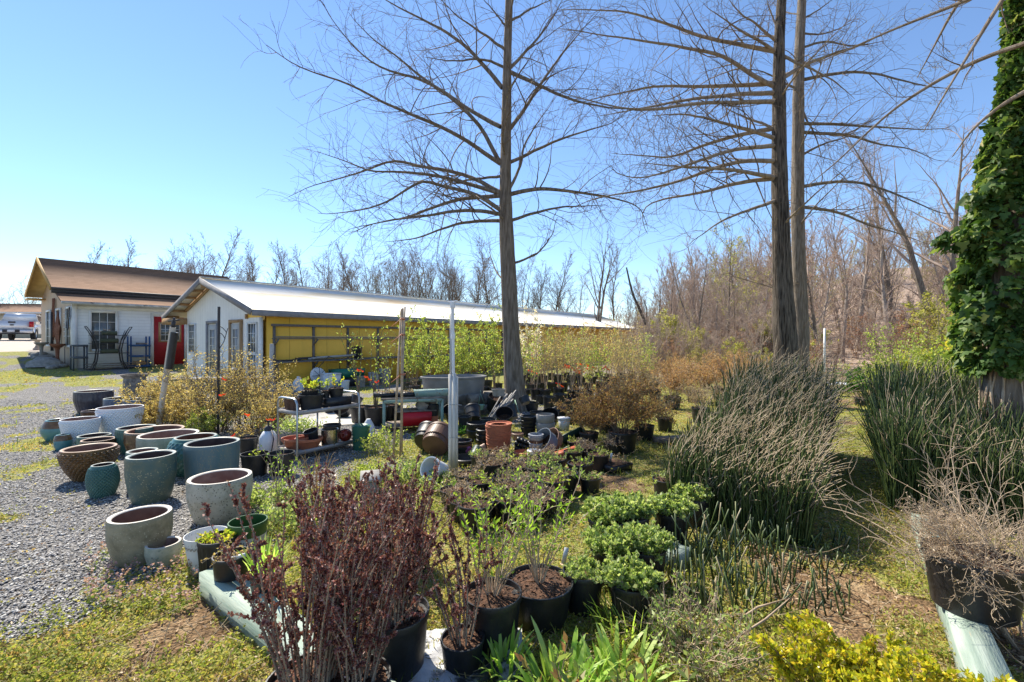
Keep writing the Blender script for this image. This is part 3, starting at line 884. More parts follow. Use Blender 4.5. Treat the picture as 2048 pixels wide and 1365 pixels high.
t = thing('stepping_stone', 'pale round stone slab under the rusty bird bath', 'stone', (x, y, z)); mb = MB(); mb.lathe([(0, 0), (.26, 0), (.27, .05), (.24, .07), (0, .07)], 14); mb.build('slab', M['concrete'], t)
t = thing('boulder', 'grey mound of stone and cement beside the bird baths', 'rock', on_ground(92, 716))
mb = MB(); mb.lathe([(0, .35), (.25, .32), (.45, .18), (.55, 0)][::-1], 12, wob=lambda rr, zz, a: (rr * (1 + .15 * np.sin(3 * a + zz * 9)), zz)); mb.build('rock', M['concrete'], t, True)
# wall ornaments on the side wall
def on_side(py, tt, out=.12):
    p = hs(-out, tt); return (p[0], p[1], CAMH + (678 - py) / FPX * p[1])
t = thing('star_ornament', 'rust-coloured folded metal star hanging on the tan side wall', 'wall ornament', on_side(661, 1.35, .2), RZ)
mb = MB(); c = [(-.12, 0, 0)]; pts = []
for k in range(10):
    a = R(90 + 36 * k); q = .62 if k % 2 == 0 else .26; pts.append((0, math.cos(a) * q * .6, math.sin(a) * q * (1.35 if k in (0, 4, 6) else 1)))
mb.add(c + pts, [[[0, 1 + k, 1 + (k + 1) % 10] for k in range(10)]]); mb.add([(.1, 0, 0)] + pts, [[[0, 1 + (k + 1) % 10, 1 + k] for k in range(10)]]); mb.build('star', M['rust'], t)
t = thing('iron_trellis', 'tall scrolled iron panel hung between the side windows', 'wall ornament', on_side(636, 3.1, .06), RZ)
mb = MB()
for k in range(5): mb.tube([(0, -.2 + .1 * k + .06 * math.sin(j * .9 + k), .8 - j * .2) for j in range(9)], .018, 5)
for j in range(5): mb.tube([(0, .14 * math.cos(a), .6 - .35 * j + .14 * math.sin(a)) for a in np.linspace(0, 6.28, 9)], .014, 5)
mb.build('scrollwork', M['rust'], t)
t = thing('rooster_ornament', 'black cut-metal bird ornament at the front end of the side wall', 'wall ornament', on_side(631, .35, .1), RZ)
mb = MB()
prof = [(.3, .30), (.18, .22), (.22, .1), (.1, 0), (-.05, -.1), (-.25, -.45), (-.12, -.5), (.02, -.3), (.0, -.55), (.12, -.5), (.14, -.25), (.28, -.02), (.34, .16)]
v = [(-.015, -q * .9, p_) for q, p_ in prof] + [(.015, -q * .9, p_) for q, p_ in prof]; k = len(prof)
mb.add(v, [[list(range(k))], [list(range(k, 2 * k))[::-1]], [[i, (i + 1) % k, k + (i + 1) % k, k + i] for i in range(k)]]); mb.build('figure', M['dark_metal'], t)
t = thing('wind_chime', 'string of pale discs and a long pole hanging at the corner window', 'wind chime', on_side(648, .62, .12), RZ)
mb = MB()
for k in range(7): mb.lathe([(0, -.02), (.06, 0), (0, .02)], 8, (0, .05 * math.sin(k * 2), .55 - .17 * k))
mb.tube([(0, 0, .6), (0, 0, -.6)], .008, 4); mb.build('discs', M['white_plastic'], t)

# black plastic shelf stand
def shelf_stand(px0, px1, tt, py_top, m, levels, lab, name, depth=.4, slat=False):
    s0, s1 = hpx(px0, tt), hpx(px1, tt); W = s1 - s0
    x, y, z = hs(s0, tt); h = CAMH - (py_top - 678) * y / FPX - z
    t = thing(name, lab, 'shelf', (x, y, z), RZ)
    for a in (0, W):
        for b in (0, depth):
            mb = MB(); mb.tube([(a, b, 0), (a, b, h)], .028, 6); mb.build('leg', m, t)
    for L in levels:
        mb = MB(); mb.box((W / 2, depth / 2, h * L), (W + .06, depth + .06, .035)); mb.box((W / 2, -.03, h * L - .02), (W + .06, .02, .07)); mb.build('shelf', m, t)
    return t, W, h
M['slate_plastic'] = mat('slate_plastic', (.06, .07, .085), (.09, .10, .115), 8, .45)
shelf_stand(147, 174, -.75, 690, M['slate_plastic'], (.98, .52), 'dark grey two-tier plastic stand at the white house corner', 'plant_stand')
M['blue_paint'] = mat('blue_paint', (.02, .06, .16), (.03, .09, .22), 6, .5)
t, W, h = shelf_stand(262, 299, -.55, 673, M['blue_paint'], (.72, .38, .06), 'blue wooden shelf unit standing left of the red door', 'blue_shelf')
tt2 = thing('storage_crate', 'pile of brown boards on the lowest shelf of the blue unit', 'wood', (t.location[0], t.location[1], t.location[2] + h * .08), RZ)
mb = MB(); mb.box((W * .5, .2, .07), (W * .7, .3, .10)); mb.box((W * .5, .2, .14), (W * .55, .26, .05)); mb.build('boards', M['raw_wood'], tt2)
tt2 = thing('storage_box', 'flat pale box lying on the blue unit top shelf', 'box', (t.location[0], t.location[1], t.location[2] + h * .735), RZ)
mb = MB(); mb.box((W * .65, .2, .04), (W * .5, .25, .07)); mb.build('box', M['old_wood'], tt2)
# curved metal rack with rolls of green fabric
s0 = hpx(182, -.9); x, y, z = hs(s0, -.9)
t = thing('curved_plant_rack', 'curved dark metal rack with olive green rolls on its shelves below the window', 'rack', (x, y, z), RZ)
k = y / FPX
for sgn, x0 in ((1, 0), (-1, 1.08)):
    mb = MB()
    for dy in (0, .3):
        c = [(x0 + sgn * q, dy, zz) for q, zz in ((.02, 0), (.16, .35), (.20, .75), (.14, 1.1), (-.02, 1.45), (-.12, 1.62))]
        mb.tube(c, .016, 6)
        mb.tube([(x0 + sgn * (q + .06), dy, zz) for q, zz in ((.02, .0), (.12, .35), (.16, .75), (.08, 1.15), (-.04, 1.5))], .012, 6)
    mb.tube([(x0 + sgn * -.12, 0, 1.62), (x0 + sgn * -.12, .3, 1.62)], .014, 6); mb.build('side_frame', M['dark_metal'], t)
for zz in (.62, 1.0, 1.3):
    mb = MB(); mb.box((.54, .15, zz), (1.1 if zz > .7 else 1.2, .34, .02)); mb.build('shelf', M['dark_metal'], t)
    mb = MB()
M['olive_cloth'] = mat('olive_cloth', (.055, .065, .04), (.085, .095, .06), 10, .9)
for i, (zz, L) in enumerate(((.70, .50), (1.10, .52), (1.38, .44))):
    r_ = thing('fabric_roll', ['long olive roll on the lowest shelf of the curved rack', 'olive roll on the middle shelf of the curved rack', 'olive roll on the top shelf of the curved rack'][i], 'fabric roll', (x, y, z), RZ)
    mb = MB(); mb.tube([(.54 - L / 2, .1, zz), (.54 + L / 2, .1, zz)], .085, 12); mb.build('roll', M['olive_cloth'], r_, True)
t = thing('pallet', 'weathered grey slatted pallet leaning low against the white wall', 'pallet', hs(hpx(182, -.7), -.7), RZ)
for zz in (.06, .14, .22):
    mb = MB(); mb.box((.55, 0, zz), (1.4, .25, .025)); mb.build('slat', M['old_wood'], t)

# ================================================================ pickup truck, seen from behind
def car_paint():
    m, nt, o = _new('truck_silver'); p = N(nt, 'ShaderNodeBsdfPrincipled'); nt.links.new(p.outputs[0], o.inputs[0])
    p.inputs['Base Color'].default_value = (.62, .63, .65, 1); p.inputs['Roughness'].default_value = .3; p.inputs['Metallic'].default_value = .3
    p.inputs['Coat Weight'].default_value = .6
    return m
M['paint_silver'] = car_paint()
M['tyre'] = mat('tyre', (.02, .02, .02), (.03, .03, .03), 9, .9)
M['tail_red'] = mat('tail_red', (.45, .01, .015), (.3, .01, .01), 9, .2)
tx, ty = (24 - 1024) / FPX * 30.6, 30.6
hd = math.atan2(.800, -.600)      # heading away from the viewer
truck = thing('pickup_truck', 'silver white pickup parked on the drive beyond the house, seen from behind', 'pickup truck', (tx, ty, gh(tx, ty) + .02), hd)
# local x = forward, y = left; rear bumper at x=0
W2 = 1.0
def extr(mb, prof, y0, y1, inset=None):
    n = len(prof); v = [(a, y0, b) for a, b in prof] + [(a, y1, b) for a, b in prof]
    mb.add(v, [[list(range(n))], [list(range(n, 2 * n))[::-1]], [[i, (i + 1) % n, n + (i + 1) % n, n + i] for i in range(n)]])
mb = MB()
low = [(.0, .62), (.0, 1.30), (2.0, 1.30), (2.0, 1.18), (4.3, 1.16), (5.55, 1.08), (5.7, .95), (5.7, .5), (4.95, .45), (4.85, .75), (4.6, .9), (4.3, .9), (4.05, .75), (3.95, .45), (1.55, .45), (1.45, .75), (1.2, .92), (.9, .92), (.65, .75), (.55, .5)]
extr(mb, low, -W2, -W2 + .1); extr(mb, low, W2 - .1, W2)
mb.box((.04, 0, .98), (.09, 1.86, .66)); mb.box((1.0, 0, .78), (1.9, 1.85, .08)); mb.box((2.02, 0, 1.0), (.08, 1.86, .6)); mb.box((4.9, 0, 1.05), (1.5, 1.85, .14)); mb.box((3.2, 0, .7), (2.4, 1.85, .5)); mb.box((5.6, 0, .8), (.2, 1.85, .5))
mb.build('body', M['paint_silver'], truck)
mb = MB()
cab = [(2.02, 1.18, .93), (2.12, 1.72, .80), (2.3, 1.88, .74), (3.6, 1.90, .72), (4.0, 1.78, .76), (4.55, 1.18, .90)]
n = len(cab); v = [(a, -w_, b) for a, b, w_ in cab] + [(a, w_, b) for a, b, w_ in cab]
mb.add(v, [[list(range(n))], [list(range(n, 2 * n))[::-1]], [[i, (i + 1) % n, n + (i + 1) % n, n + i] for i in range(n)]]); c_ = mb.build('cab', M['paint_silver'], truck)
M['tint'] = mat('tint', (.02, .025, .03), (.06, .07, .06), 3, .08, 0, spec=.8)
mb = MB(); mb.face([(2.035, .80, 1.24), (2.035, -.80, 1.24), (2.12, -.70, 1.70), (2.12, .70, 1.70)]); mb.build('rear_window', M['tint'], c_)
for sg in (-1, 1):
    mb = MB(); mb.face([(2.25, sg * .925, 1.22), (2.35, sg * .80, 1.74), (3.7, sg * .785, 1.76), (4.3, sg * .90, 1.24)][::sg]); mb.build('side_window', M['tint'], c_)
    mb = MB(); mb.box((-.02, sg * .90, 1.08), (.06, .16, .38)); mb.box((.05, sg * .99, 1.08), (.16, .05, .38)); mb.build('tail_light', M['tail_red'], truck)
    mb = MB(); mb.box((3.9, sg * 1.12, 1.28), (.12, .26, .22)); mb.beam((3.95, sg * .9, 1.2), (3.95, sg * 1.05, 1.22), .05, .05); mb.build('wing_mirror', M['dark_metal'], truck)
    for wx in (1.05, 4.45):
        mb = MB(); mb.lathe([(.22, -.13), (.36, -.13), (.40, -.09), (.40, .09), (.36, .13), (.22, .13)], 28, tilt=Matrix.Rotation(R(90), 3, 'X'), c=(wx, sg * .86, .40)); wl = mb.build('wheel', M['tyre'], truck, True)
        mb = MB(); mb.lathe([(0, .05), (.10, .06), (.22, .12), (.23, -.12)], 20, tilt=Matrix.Rotation(R(-90 * sg), 3, 'X'), c=(wx, sg * .86, .40)); mb.build('rim', M['steel'], wl, True)
mb = MB(); mb.box((-.10, 0, .60), (.22, 1.95, .22)); mb.build('bumper', M['paint_silver'], truck)
mb = MB(); mb.box((-.215, .0, .62), (.02, .8, .20)); mb.box((.4, 0, .47), (.9, 1.5, .1)); mb.box((-.16, 0, .47), (.1, 1.2, .08)); mb.build('bumper_step', M['dark_metal'], truck)
mb = MB(); mb.box((-.235, 0, .63), (.02, .34, .16)); mb.build('number_plate', M['white_plastic'], truck)
mb = MB(); mb.box((-.015, 0, 1.22), (.04, .34, .10)); mb.build('tailgate_handle', M['dark_metal'], truck)
mb = MB(); mb.lathe([(0, .012), (.10, .01), (.115, 0)], 20, tilt=Matrix.Rotation(R(-90), 3, 'Y') , c=(-.008, 0, 1.03), sy=1.0, sx=.42); mb.build('emblem', M['dark_metal'], truck)
# ================================================================ plant kit
def unit(v): return v / (np.linalg.norm(v, axis=-1, keepdims=True) + 1e-9)


def whips(rng, B, D, L, n, bend=.15, grav=0.0, wig=.08, cv=(0, 0, 0)):
    """m curved shoots from B along D, length L, n points each -> (m,n,3)"""
    m = len(B); P = np.zeros((m, n, 3)); P[:, 0] = B; d = unit(D.copy())
    c = rng.normal(size=(m, 3)) * bend
    st = (np.broadcast_to(L, m) / (n - 1))[:, None]
    for i in range(1, n):
        d = unit(d + c / (n - 1) * 3 + rng.normal(size=(m, 3)) * wig + np.array([0, 0, grav]) + np.array(cv))
        P[:, i] = P[:, i - 1] + d * st
    return P


def along(rng, P, k, t0=.2, t1=1.0):
    """k points on each polyline, spread between t0 and t1: position, tangent, t, parent index"""
    m, n, _ = P.shape
    t = (t0 + (t1 - t0) * (np.arange(k)[None] + rng.uniform(0, 1, (m, k))) / k)
    f = np.clip(t * (n - 1), 0, n - 1.001); i = f.astype(int); u = (f - i)[..., None]
    mi = np.arange(m)[:, None]
    A, Bq = P[mi, i], P[mi, i + 1]
    return (A * (1 - u) + Bq * u).reshape(-1, 3), unit((Bq - A).reshape(-1, 3)), t.ravel(), np.repeat(np.arange(m), k)


def off(rng, T, ang, up=0.0, spread=.25):
    """directions turned away from T by about ang"""
    q = rng.normal(size=T.shape); s = unit(np.cross(T, q))
    a = ang * (1 + spread * rng.normal(size=(len(T), 1)))
    return unit(T * np.cos(a) + s * np.sin(a) + np.array([0, 0, up]))


def rad(P, r0, r1):
    m, n, _ = P.shape; t = np.linspace(0, 1, n)[None]
    r0 = np.broadcast_to(r0, m)[:, None]; r1 = np.broadcast_to(r1, m)[:, None]
    return r0 * (1 - t) + r1 * t


def smooth_path(pts, n):
    """resampled path through pts with rounded corners"""
    p = np.array(pts, float)
    for _ in range(2):
        q = [p[0]]
        for a, b in zip(p[:-1], p[1:]): q += [a * .75 + b * .25, a * .25 + b * .75]
        q.append(p[-1]); p = np.array(q)
    s = np.concatenate([[0], np.cumsum(np.linalg.norm(np.diff(p, axis=0), axis=1))]); t = np.linspace(0, s[-1], n)
    return np.stack([np.interp(t, s, p[:, i]) for i in range(3)], 1)


BUD = leafmat('bud_green', [(.20, .24, .04), (.34, .36, .08), (.30, .20, .08)], .4); M['bud'] = BUD
M['bud_red'] = leafmat('bud_red', [(.26, .12, .09), (.36, .18, .13), (.30, .22, .12)], .4)


def twigging(rng, limbs, r_at, tw, buds, lens=(.9, .32), k=(12, 5), up=.15, rmin=.0022, budsize=.014, t0=.12, kf=1.0, tangle=False):
    """sub-branches and twigs on a list of limbs (each (n,3)); r_at: base radius per limb"""
    for P, r0 in zip(limbs, r_at):
        Lm = np.linalg.norm(np.diff(P, axis=0), axis=1).sum()
        kk = max(3, int(k[0] * Lm / 3 * kf))
        b, T, t, _ = along(rng, P[None], kk, t0, .99)
        D = off(rng, T, .85, up, .3)
        L = lens[0] * (1.15 - t * .75) * rng.uniform(.5, 1.25, len(b)) * min(1, .35 + Lm / 4)
        Q = whips(rng, b, D, L, 8, .26, -.0, .07)
        tw.tubes(Q, rad(Q, np.maximum(r0 * (1 - t) * .45, rmin * 2.0), rmin), 3)
        b2, T2, t2, pi = along(rng, Q, k[1], .2, 1.0)
        L2 = lens[1] * rng.uniform(.4, 1.4, len(b2)) * (.5 + L[pi])
        Q2 = whips(rng, b2, off(rng, T2, .7, .1, .3), L2, 6, .32, -.02, .09)
        tw.tubes(Q2, rad(Q2, rmin * 1.1, rmin * .75), 3)
        b3, T3, t3, _ = along(rng, Q2[::2], 1, .3, .9); L2 = L2[::2]
        Q3 = whips(rng, b3, off(rng, T3, .8), L2 * .45, 4, .3, 0, .14)
        tw.tubes(Q3, rad(Q3, rmin * .8, rmin * .65), 3)
        for E, Tt in ((Q2[:, -1], T2), (Q3[:, -1], T3)):
            n = len(E)
            for _ in range(2):
                buds.leaves(E, off(rng, Tt, .5), budsize * rng.uniform(.6, 1.6, n), budsize * .5, rng.uniform(0, 1, n), rng)


def limb_from_pix(pts, Y0, k):
    """image trace of a limb, leaning k metres of depth per metre of sideways reach from the trunk"""
    x0 = pts[0][0]; out = []
    for px, py in pts:
        dX = abs(px - x0) / FPX * Y0; Y = Y0 + k * dX; out.append(pix(px, Y, py))
    return out


# ---------------------------------------------------------------- the sweetgum by the stock tank
def big_tree(name, lab, trunk, width, Y0, limbs, seed, bark, extra=8, zt=12, ivy=False, rlimb=.05, kf=1.0, above=True, lens=(1.35, .55), root=1.22, down=None):
    rng = np.random.default_rng(seed)
    base = on = None
    bx, by_ = pix(trunk[0][0], Y0)[0], Y0
    t = thing(name, lab, 'tree', (bx, by_, gh(bx, by_)))
    o3 = np.array([bx, by_, gh(bx, by_)])
    T = [np.array(pix(px, Y0, py)) - o3 for px, py in trunk]
    T[0][2] = -.08
    top = T[-1] + (T[-1] - T[-2]) / np.linalg.norm(T[-1] - T[-2]) * max(zt - T[-1][2], .5); top[:2] = T[-1][:2] * .6 + top[:2] * .4
    n = 60
    P = smooth_path(T + [top], n)
    r = np.interp(P[:, 2], [q[2] for q in T] + [top[2]], [w_ / 2 * Y0 / FPX / math.sqrt(1 + ((trunk[0][0] - 1024) / FPX) ** 2) for w_ in width] + [.03])
    r = r * (1 + (root - 1) * np.exp(-np.maximum(P[:, 2], 0) / .22))
    mb = MB(); seg = 20
    a = np.linspace(0, 2 * math.pi, seg, endpoint=False)
    rr = r[:, None] * (1 + .05 * np.sin(3 * a + P[:, 2:3] * 1.3) + .02 * rng.normal(size=(n, seg)) + (.16 * np.cos(5 * a + 1) * np.exp(-np.maximum(P[:, 2:3], 0) / .3)))
    V = np.stack([P[:, 0:1] + rr * np.cos(a), P[:, 1:2] + rr * np.sin(a), np.repeat(P[:, 2:3], seg, 1)], -1).reshape(-1, 3)
    i = np.arange(n - 1)[:, None] * seg; j = np.arange(seg); j2 = (j + 1) % seg
    mb.add(V, np.stack([i + j, i + j2, i + seg + j2, i + seg + j], -1).reshape(-1, 4))
    mb.build('trunk', bark, t, True)
    L, rb = [], []
    for pts in limbs:
        k = rng.uniform(-.55, .55)
        q = np.array(limb_from_pix(pts, Y0, k)) - o3
        c = smooth_path(q, 24); c[1:-1] += np.cumsum(rng.normal(size=(22, 3)) * .006, 0)
        L.append(c)
        ln = np.linalg.norm(np.diff(c, axis=0), axis=1).sum(); rb.append(rlimb * min(1.0, .30 + ln / 5))
    # limbs that reach towards and away from the viewer
    zz = np.linspace(max(P[6, 2], 2.6), zt * .96, extra)
    for z in zz:
        az = rng.choice([1, -1]) * R(90) + rng.uniform(-.7, .7)
        ln = rng.uniform(1.6, 3.0) * (1 - .5 * z / zt)
        b = np.array([[np.interp(z, P[:, 2], P[:, 0]), np.interp(z, P[:, 2], P[:, 1]), z]])
        c = whips(rng, b, np.array([[math.cos(az), math.sin(az), .5]]), ln, 20, .1, .0, .03)[0]
        L.append(c); rb.append(rlimb * .5)
    lb = MB()
    lb.tubes(np.array([smooth_path(c, 24) for c in L]), np.array([rad(np.zeros((1, 24, 3)), q, max(q * .10, .004))[0] for q in rb]), 7)
    lo = lb.build('limb', bark if down is None else M['bark_young'], t, True)
    tw, bd = MB(), MB()
    twigging(rng, L, rb, tw, bd, lens=lens, k=(15, 4), kf=kf, rmin=.0029)
    tw.build('twig', M['twig_brown'], lo); bd.build('bud', M['bud'], lo)
    return t


def zc(pts, ox, oy, sc): return [(ox + x / sc, oy + y / sc) for x, y in pts]


T1 = [[(1230, 430), (1120, 290), (1000, 170), (860, 100), (710, 30), (560, -60)],
      [(1222, 800), (1180, 720), (1120, 600), (960, 450), (830, 370), (720, 345), (590, 300), (470, 170), (360, 20)],
      [(1222, 620), (1080, 540), (960, 450), (830, 370), (740, 290), (600, 190), (480, 60)],
      [(1222, 800), (1050, 680), (900, 600), (740, 540), (640, 495), (500, 410), (320, 360), (190, 310), (80, 220)],
      [(1220, 940), (1080, 860), (950, 830), (820, 810), (700, 770), (560, 830), (400, 880), (280, 905), (190, 960)],
      [(1220, 945), (1020, 880), (860, 845), (700, 835), (600, 840), (480, 790), (330, 740)],
      [(1220, 1025), (1100, 940), (900, 900), (830, 860), (640, 990), (480, 1020), (330, 1040)],
      [(1220, 955), (1050, 965), (870, 1010), (800, 1050), (640, 1080), (480, 1120)],
      [(1220, 1045), (1100, 1025), (950, 1030), (820, 1060), (640, 1075), (480, 1140)],
      [(1222, 1078), (1050, 1080), (920, 1120), (800, 1170), (660, 1180)],
      [(1260, 640), (1350, 520), (1420, 400), (1560, 210), (1700, 60)],
      [(1262, 340), (1400, 180), (1480, 80), (1540, -40)],
      [(1262, 350), (1400, 410), (1560, 490), (1750, 520), (1950, 540)],
      [(1262, 795), (1400, 730), (1500, 680), (1650, 640), (1780, 610), (1830, 560)],
      [(1262, 950), (1400, 920), (1560, 935), (1750, 970), (1900, 1010), (1940, 1120)],
      [(1262, 1080), (1400, 1040), (1560, 1010), (1750, 1010)],
      [(1270, 1290), (1400, 1240), (1480, 1150), (1500, 1060)],
      [(1262, 930), (1330, 800), (1330, 720), (1400, 600), (1480, 480)],
      [(1240, 240), (1100, 140), (1000, 60), (920, -20)],
      [(1275, 100), (1400, 20), (1500, -20)], [(1250, 130), (1180, 40), (1120, -30)],
      [(1220, 860), (1100, 870), (960, 900), (880, 970)],
      [(1240, 330), (1120, 290), (1000, 300), (850, 280)]]
big_tree('sweetgum_tree', 'bare spreading sweetgum beside the grey stock tank, with the lone central trunk',
         [(1032, 822), (1030, 790), (1022, 690), (1018, 560), (1013, 450), (1011, 390), (1011, 300), (1013, 200), (1015, 100), (1019, 0)],
         [46, 42, 34, 31, 28, 24, 21, 19, 16, 15], 9.5, [zc(p, 500, 0, 2.4375) for p in T1], 11, M['bark_grey'], extra=7, zt=11, rlimb=.048)
T2 = [[(850, 250), (600, 200), (480, 180), (380, 140), (240, 95), (150, 60), (0, 55), (-200, 50)],
      [(850, 250), (700, 160), (600, 90), (500, 20)], [(850, 200), (740, 100), (640, 20), (600, -40)],
      [(845, 420), (740, 370), (640, 300), (570, 260), (400, 235), (240, 215), (110, 190), (0, 180), (-200, 140)],
      [(845, 400), (650, 410), (480, 415), (300, 405), (130, 445), (0, 470), (-150, 510)],
      [(845, 450), (650, 455), (440, 480), (200, 520), (0, 560)],
      [(845, 492), (650, 495), (450, 500), (250, 530), (100, 525), (0, 505), (-180, 450)],
      [(850, 625), (720, 575), (640, 540), (560, 480)], [(850, 670), (600, 590), (430, 545), (250, 560)],
      [(850, 620), (700, 650), (500, 700), (350, 770), (200, 750), (50, 740)],
      [(850, 705), (700, 715), (560, 740), (400, 800), (200, 860), (50, 800)],
      [(850, 780), (700, 780), (560, 810), (400, 870), (200, 920), (0, 950), (-150, 1010)],
      [(850, 860), (700, 830), (560, 815), (400, 812), (200, 790)],
      [(855, 862), (700, 880), (500, 930), (300, 960), (200, 1000), (230, 1130)],
      [(860, 965), (700, 1020), (560, 1080), (420, 1190)],
      [(860, 150), (830, 60), (810, -20)], [(880, 270), (1100, 370), (1230, 480)],
      [(880, 380), (1000, 300), (1200, 240), (1400, 150)]]
big_tree('sweetgum_tree', 'tallest bare sweetgum with blackened lower bark behind the left horsetail hedge',
         [(1577, 800), (1574, 740), (1567, 640), (1564, 560), (1561, 414), (1558, 290), (1557, 178), (1558, 83), (1564, 0)],
         [62, 54, 48, 40, 36, 31, 28, 22, 20], 10.6, [zc(p, 1200, 0, 2.415) for p in T2], 12, M['bark_dark'], extra=7, zt=12, rlimb=.055, down=1)
T3 = [[(965, 390), (1150, 350), (1300, 340), (1450, 380), (1600, 420), (1750, 430)],
      [(965, 600), (1200, 600), (1500, 630), (1700, 630)],
      [(965, 640), (1200, 645), (1350, 700), (1500, 710), (1650, 780)],
      [(970, 905), (1150, 875), (1300, 890), (1450, 940), (1650, 1030), (1750, 1030)],
      [(970, 1000), (1150, 1020), (1300, 1090), (1420, 1115), (1600, 1180)],
      [(965, 165), (1100, 170), (1250, 110)], [(965, 100), (1080, 30), (1150, -30)], [(960, 500), (1060, 700), (1070, 800)],
      [(960, 240), (1080, 190), (1220, 230), (1400, 200)], [(960, 760), (1100, 690), (1300, 640)], [(950, 430), (800, 350), (650, 330)]]
big_tree('sweetgum_tree', 'smooth pale brown sweetgum trunk just right of and behind the blackened one',
         [(1605, 775), (1603, 730), (1603, 650), (1598, 560), (1595, 370), (1596, 190), (1600, 83), (1604, 0)],
         [33, 32, 31, 29, 27, 24, 21, 18], 12.6, [zc(p, 1200, 0, 2.415) for p in T3], 13, M['bark_grey'], extra=6, zt=13, rlimb=.05)

# ---------------------------------------------------------------- ivy-clad tree on the right
def ivy_tree():
    rng = np.random.default_rng(5)
    Y0 = 4.55; x = (1998 - 1024) / FPX * Y0
    t = thing('ivy_covered_tree', 'thick tree at the right edge wrapped in glossy green ivy above its bare foot', 'tree', (x, Y0, 0))
    mb = MB(); n = 30; z = np.linspace(-.05, 5.5, n); r = .16 + .09 * np.exp(-z / .5) - .08 * np.clip((z - 2.5) / 2, 0, 1); seg = 18; a = np.linspace(0, 2 * math.pi, seg, endpoint=False)
    rr = r[:, None] * (1 + .08 * np.sin(4 * a + z[:, None]) + .03 * rng.normal(size=(n, seg)))
    V = np.stack([rr * np.cos(a) + .06 * z[:, None], rr * np.sin(a), np.repeat(z[:, None], seg, 1)], -1).reshape(-1, 3)
    i = np.arange(n - 1)[:, None] * seg; j = np.arange(seg); j2 = (j + 1) % seg
    mb.add(V, np.stack([i + j, i + j2, i + seg + j2, i + seg + j], -1).reshape(-1, 4)); tr = mb.build('trunk', M['bark_grey'], t, True)
    # ivy
    N_ = 9000
    z = rng.uniform(1.15, 5.5, N_); a = rng.uniform(0, 2 * math.pi, N_)
    prof = np.interp(z, [1.1, 1.35, 1.9, 2.4, 2.9, 3.4, 3.9, 4.4, 5.2], [.20, .29, .34, .35, .29, .20, .12, .09, .06]) * (1.0 + .45 * (fbm(a * 1.5, z * 3, 4) - .5) * 2)
    rd = (prof + .05) * rng.uniform(.80, 1.10, N_) ** .5
    P = np.stack([rd * np.cos(a) + .06 * z, rd * np.sin(a), z], -1)
    # a few bushy arms
    for q, (zz, aa, ln, k) in enumerate([(2.45, 2.9, .36, 110), (2.85, 3.3, .22, 50), (2.1, 2.6, .2, 50)]):
        s_ = rng.uniform(0, ln, k)
        P = np.vstack([P, np.stack([(.30 + s_) * math.cos(aa) + .06 * zz + rng.normal(size=k) * .04, (.25 + s_) * math.sin(aa) + rng.normal(size=k) * .04, zz + s_ * .15 + rng.normal(size=k) * (.09 * (1.2 - s_ / ln))], -1)])
    n = len(P); out = unit(P * np.array([1, 1, 0]) + rng.normal(size=(n, 3)) * .25)
    nn = unit(out + np.array([0, 0, .55]) + rng.normal(size=(n, 3)) * .3)
    dn = unit(np.cross(nn, np.cross(np.array([0, 0, -1.]) + rng.normal(size=(n, 3)) * .4, nn)))
    sd = np.cross(nn, dn); Ls = rng.lognormal(-2.55, .33, n)[:, None]
    shape = [(0, 0, 0), (-.10, .42, .03), (.22, .50, -.06), (.35, .28, .05), (.62, .34, -.05), (.70, .16, .05), (1.1, 0, -.08), (.70, -.16, .05), (.62, -.34, -.05), (.35, -.28, .05), (.22, -.50, -.06), (-.10, -.42, .03)]
    V = np.stack([P + dn * Ls * (u - .2) + sd * Ls * v_ + nn * Ls * w_ for u, v_, w_ in shape], 1).reshape(-1, 3); k = len(shape)
    b = np.arange(n)[:, None] * k
    F = np.concatenate([b + np.array([[0, 1, 2, 3]]), b + np.array([[0, 3, 4, 5]]), b + np.array([[0, 5, 6, 7]]), b + np.array([[0, 7, 8, 9]]), b + np.array([[0, 9, 10, 11]])])
    mb = MB(); mb.add(V, F, np.repeat(np.clip(rng.beta(1.6, 3.2, n) + .12 * (fbm(P[:, 2] * 2, a[0] + P[:, 0] * 3, 2) - .5), 0, 1), k))
    M['ivy'] = leafmat('ivy', [(.03, .07, .018), (.07, .14, .03), (.15, .23, .055), (.34, .38, .14), (.50, .38, .20)], .35, .5, .22)
    mb.build('ivy', M['ivy'], t)
    # climbing stems on the bare foot
    mb = MB()
    for q in range(12):
        a0 = rng.uniform(2.6, 6.0); pts = [((.165 + .09 * math.exp(-zz / .5) + .01) * math.cos(a0 + .25 * math.sin(zz * 3 + q)) + .06 * zz, (.165 + .09 * math.exp(-zz / .5) + .01) * math.sin(a0 + .25 * math.sin(zz * 3 + q)), zz) for zz in np.linspace(0, 1.5, 12)]
        mb.tube(pts, rng.uniform(.006, .016), 5)
    mb.build('ivy_stem', M['twig_tan'], t)
    # long limbs reaching left over the path
    o3 = np.array([x, Y0, 0]); L = []; rb = []
    for pts, k in (([(2100, 190), (2048, 215), (1900, 260), (1700, 350), (1500, 470), (1380, 560), (1250, 680), (1150, 780), (1000, 900)], .6),
                   ([(2050, -120), (1780, 0), (1600, 70), (1400, 150), (1200, 240), (1000, 330)], .7),
                   ([(2050, -150), (1940, 0), (1800, 230), (1650, 480), (1560, 640)], .4),
                   ([(1900, -200), (1720, 20), (1600, 250), (1530, 380)], .9),
                   ([(2100, 420), (1950, 500), (1800, 620), (1700, 760)], .5)):
        q = np.array([np.array(pix(px, Y0 - .2 + k * (2100 - zx) / 1000 * 2, py)) for (px, py), (zx, _) in zip(zc(pts, 1200, 0, 2.415), pts)]) - o3
        L.append(smooth_path(q, 24)); rb.append(.024)
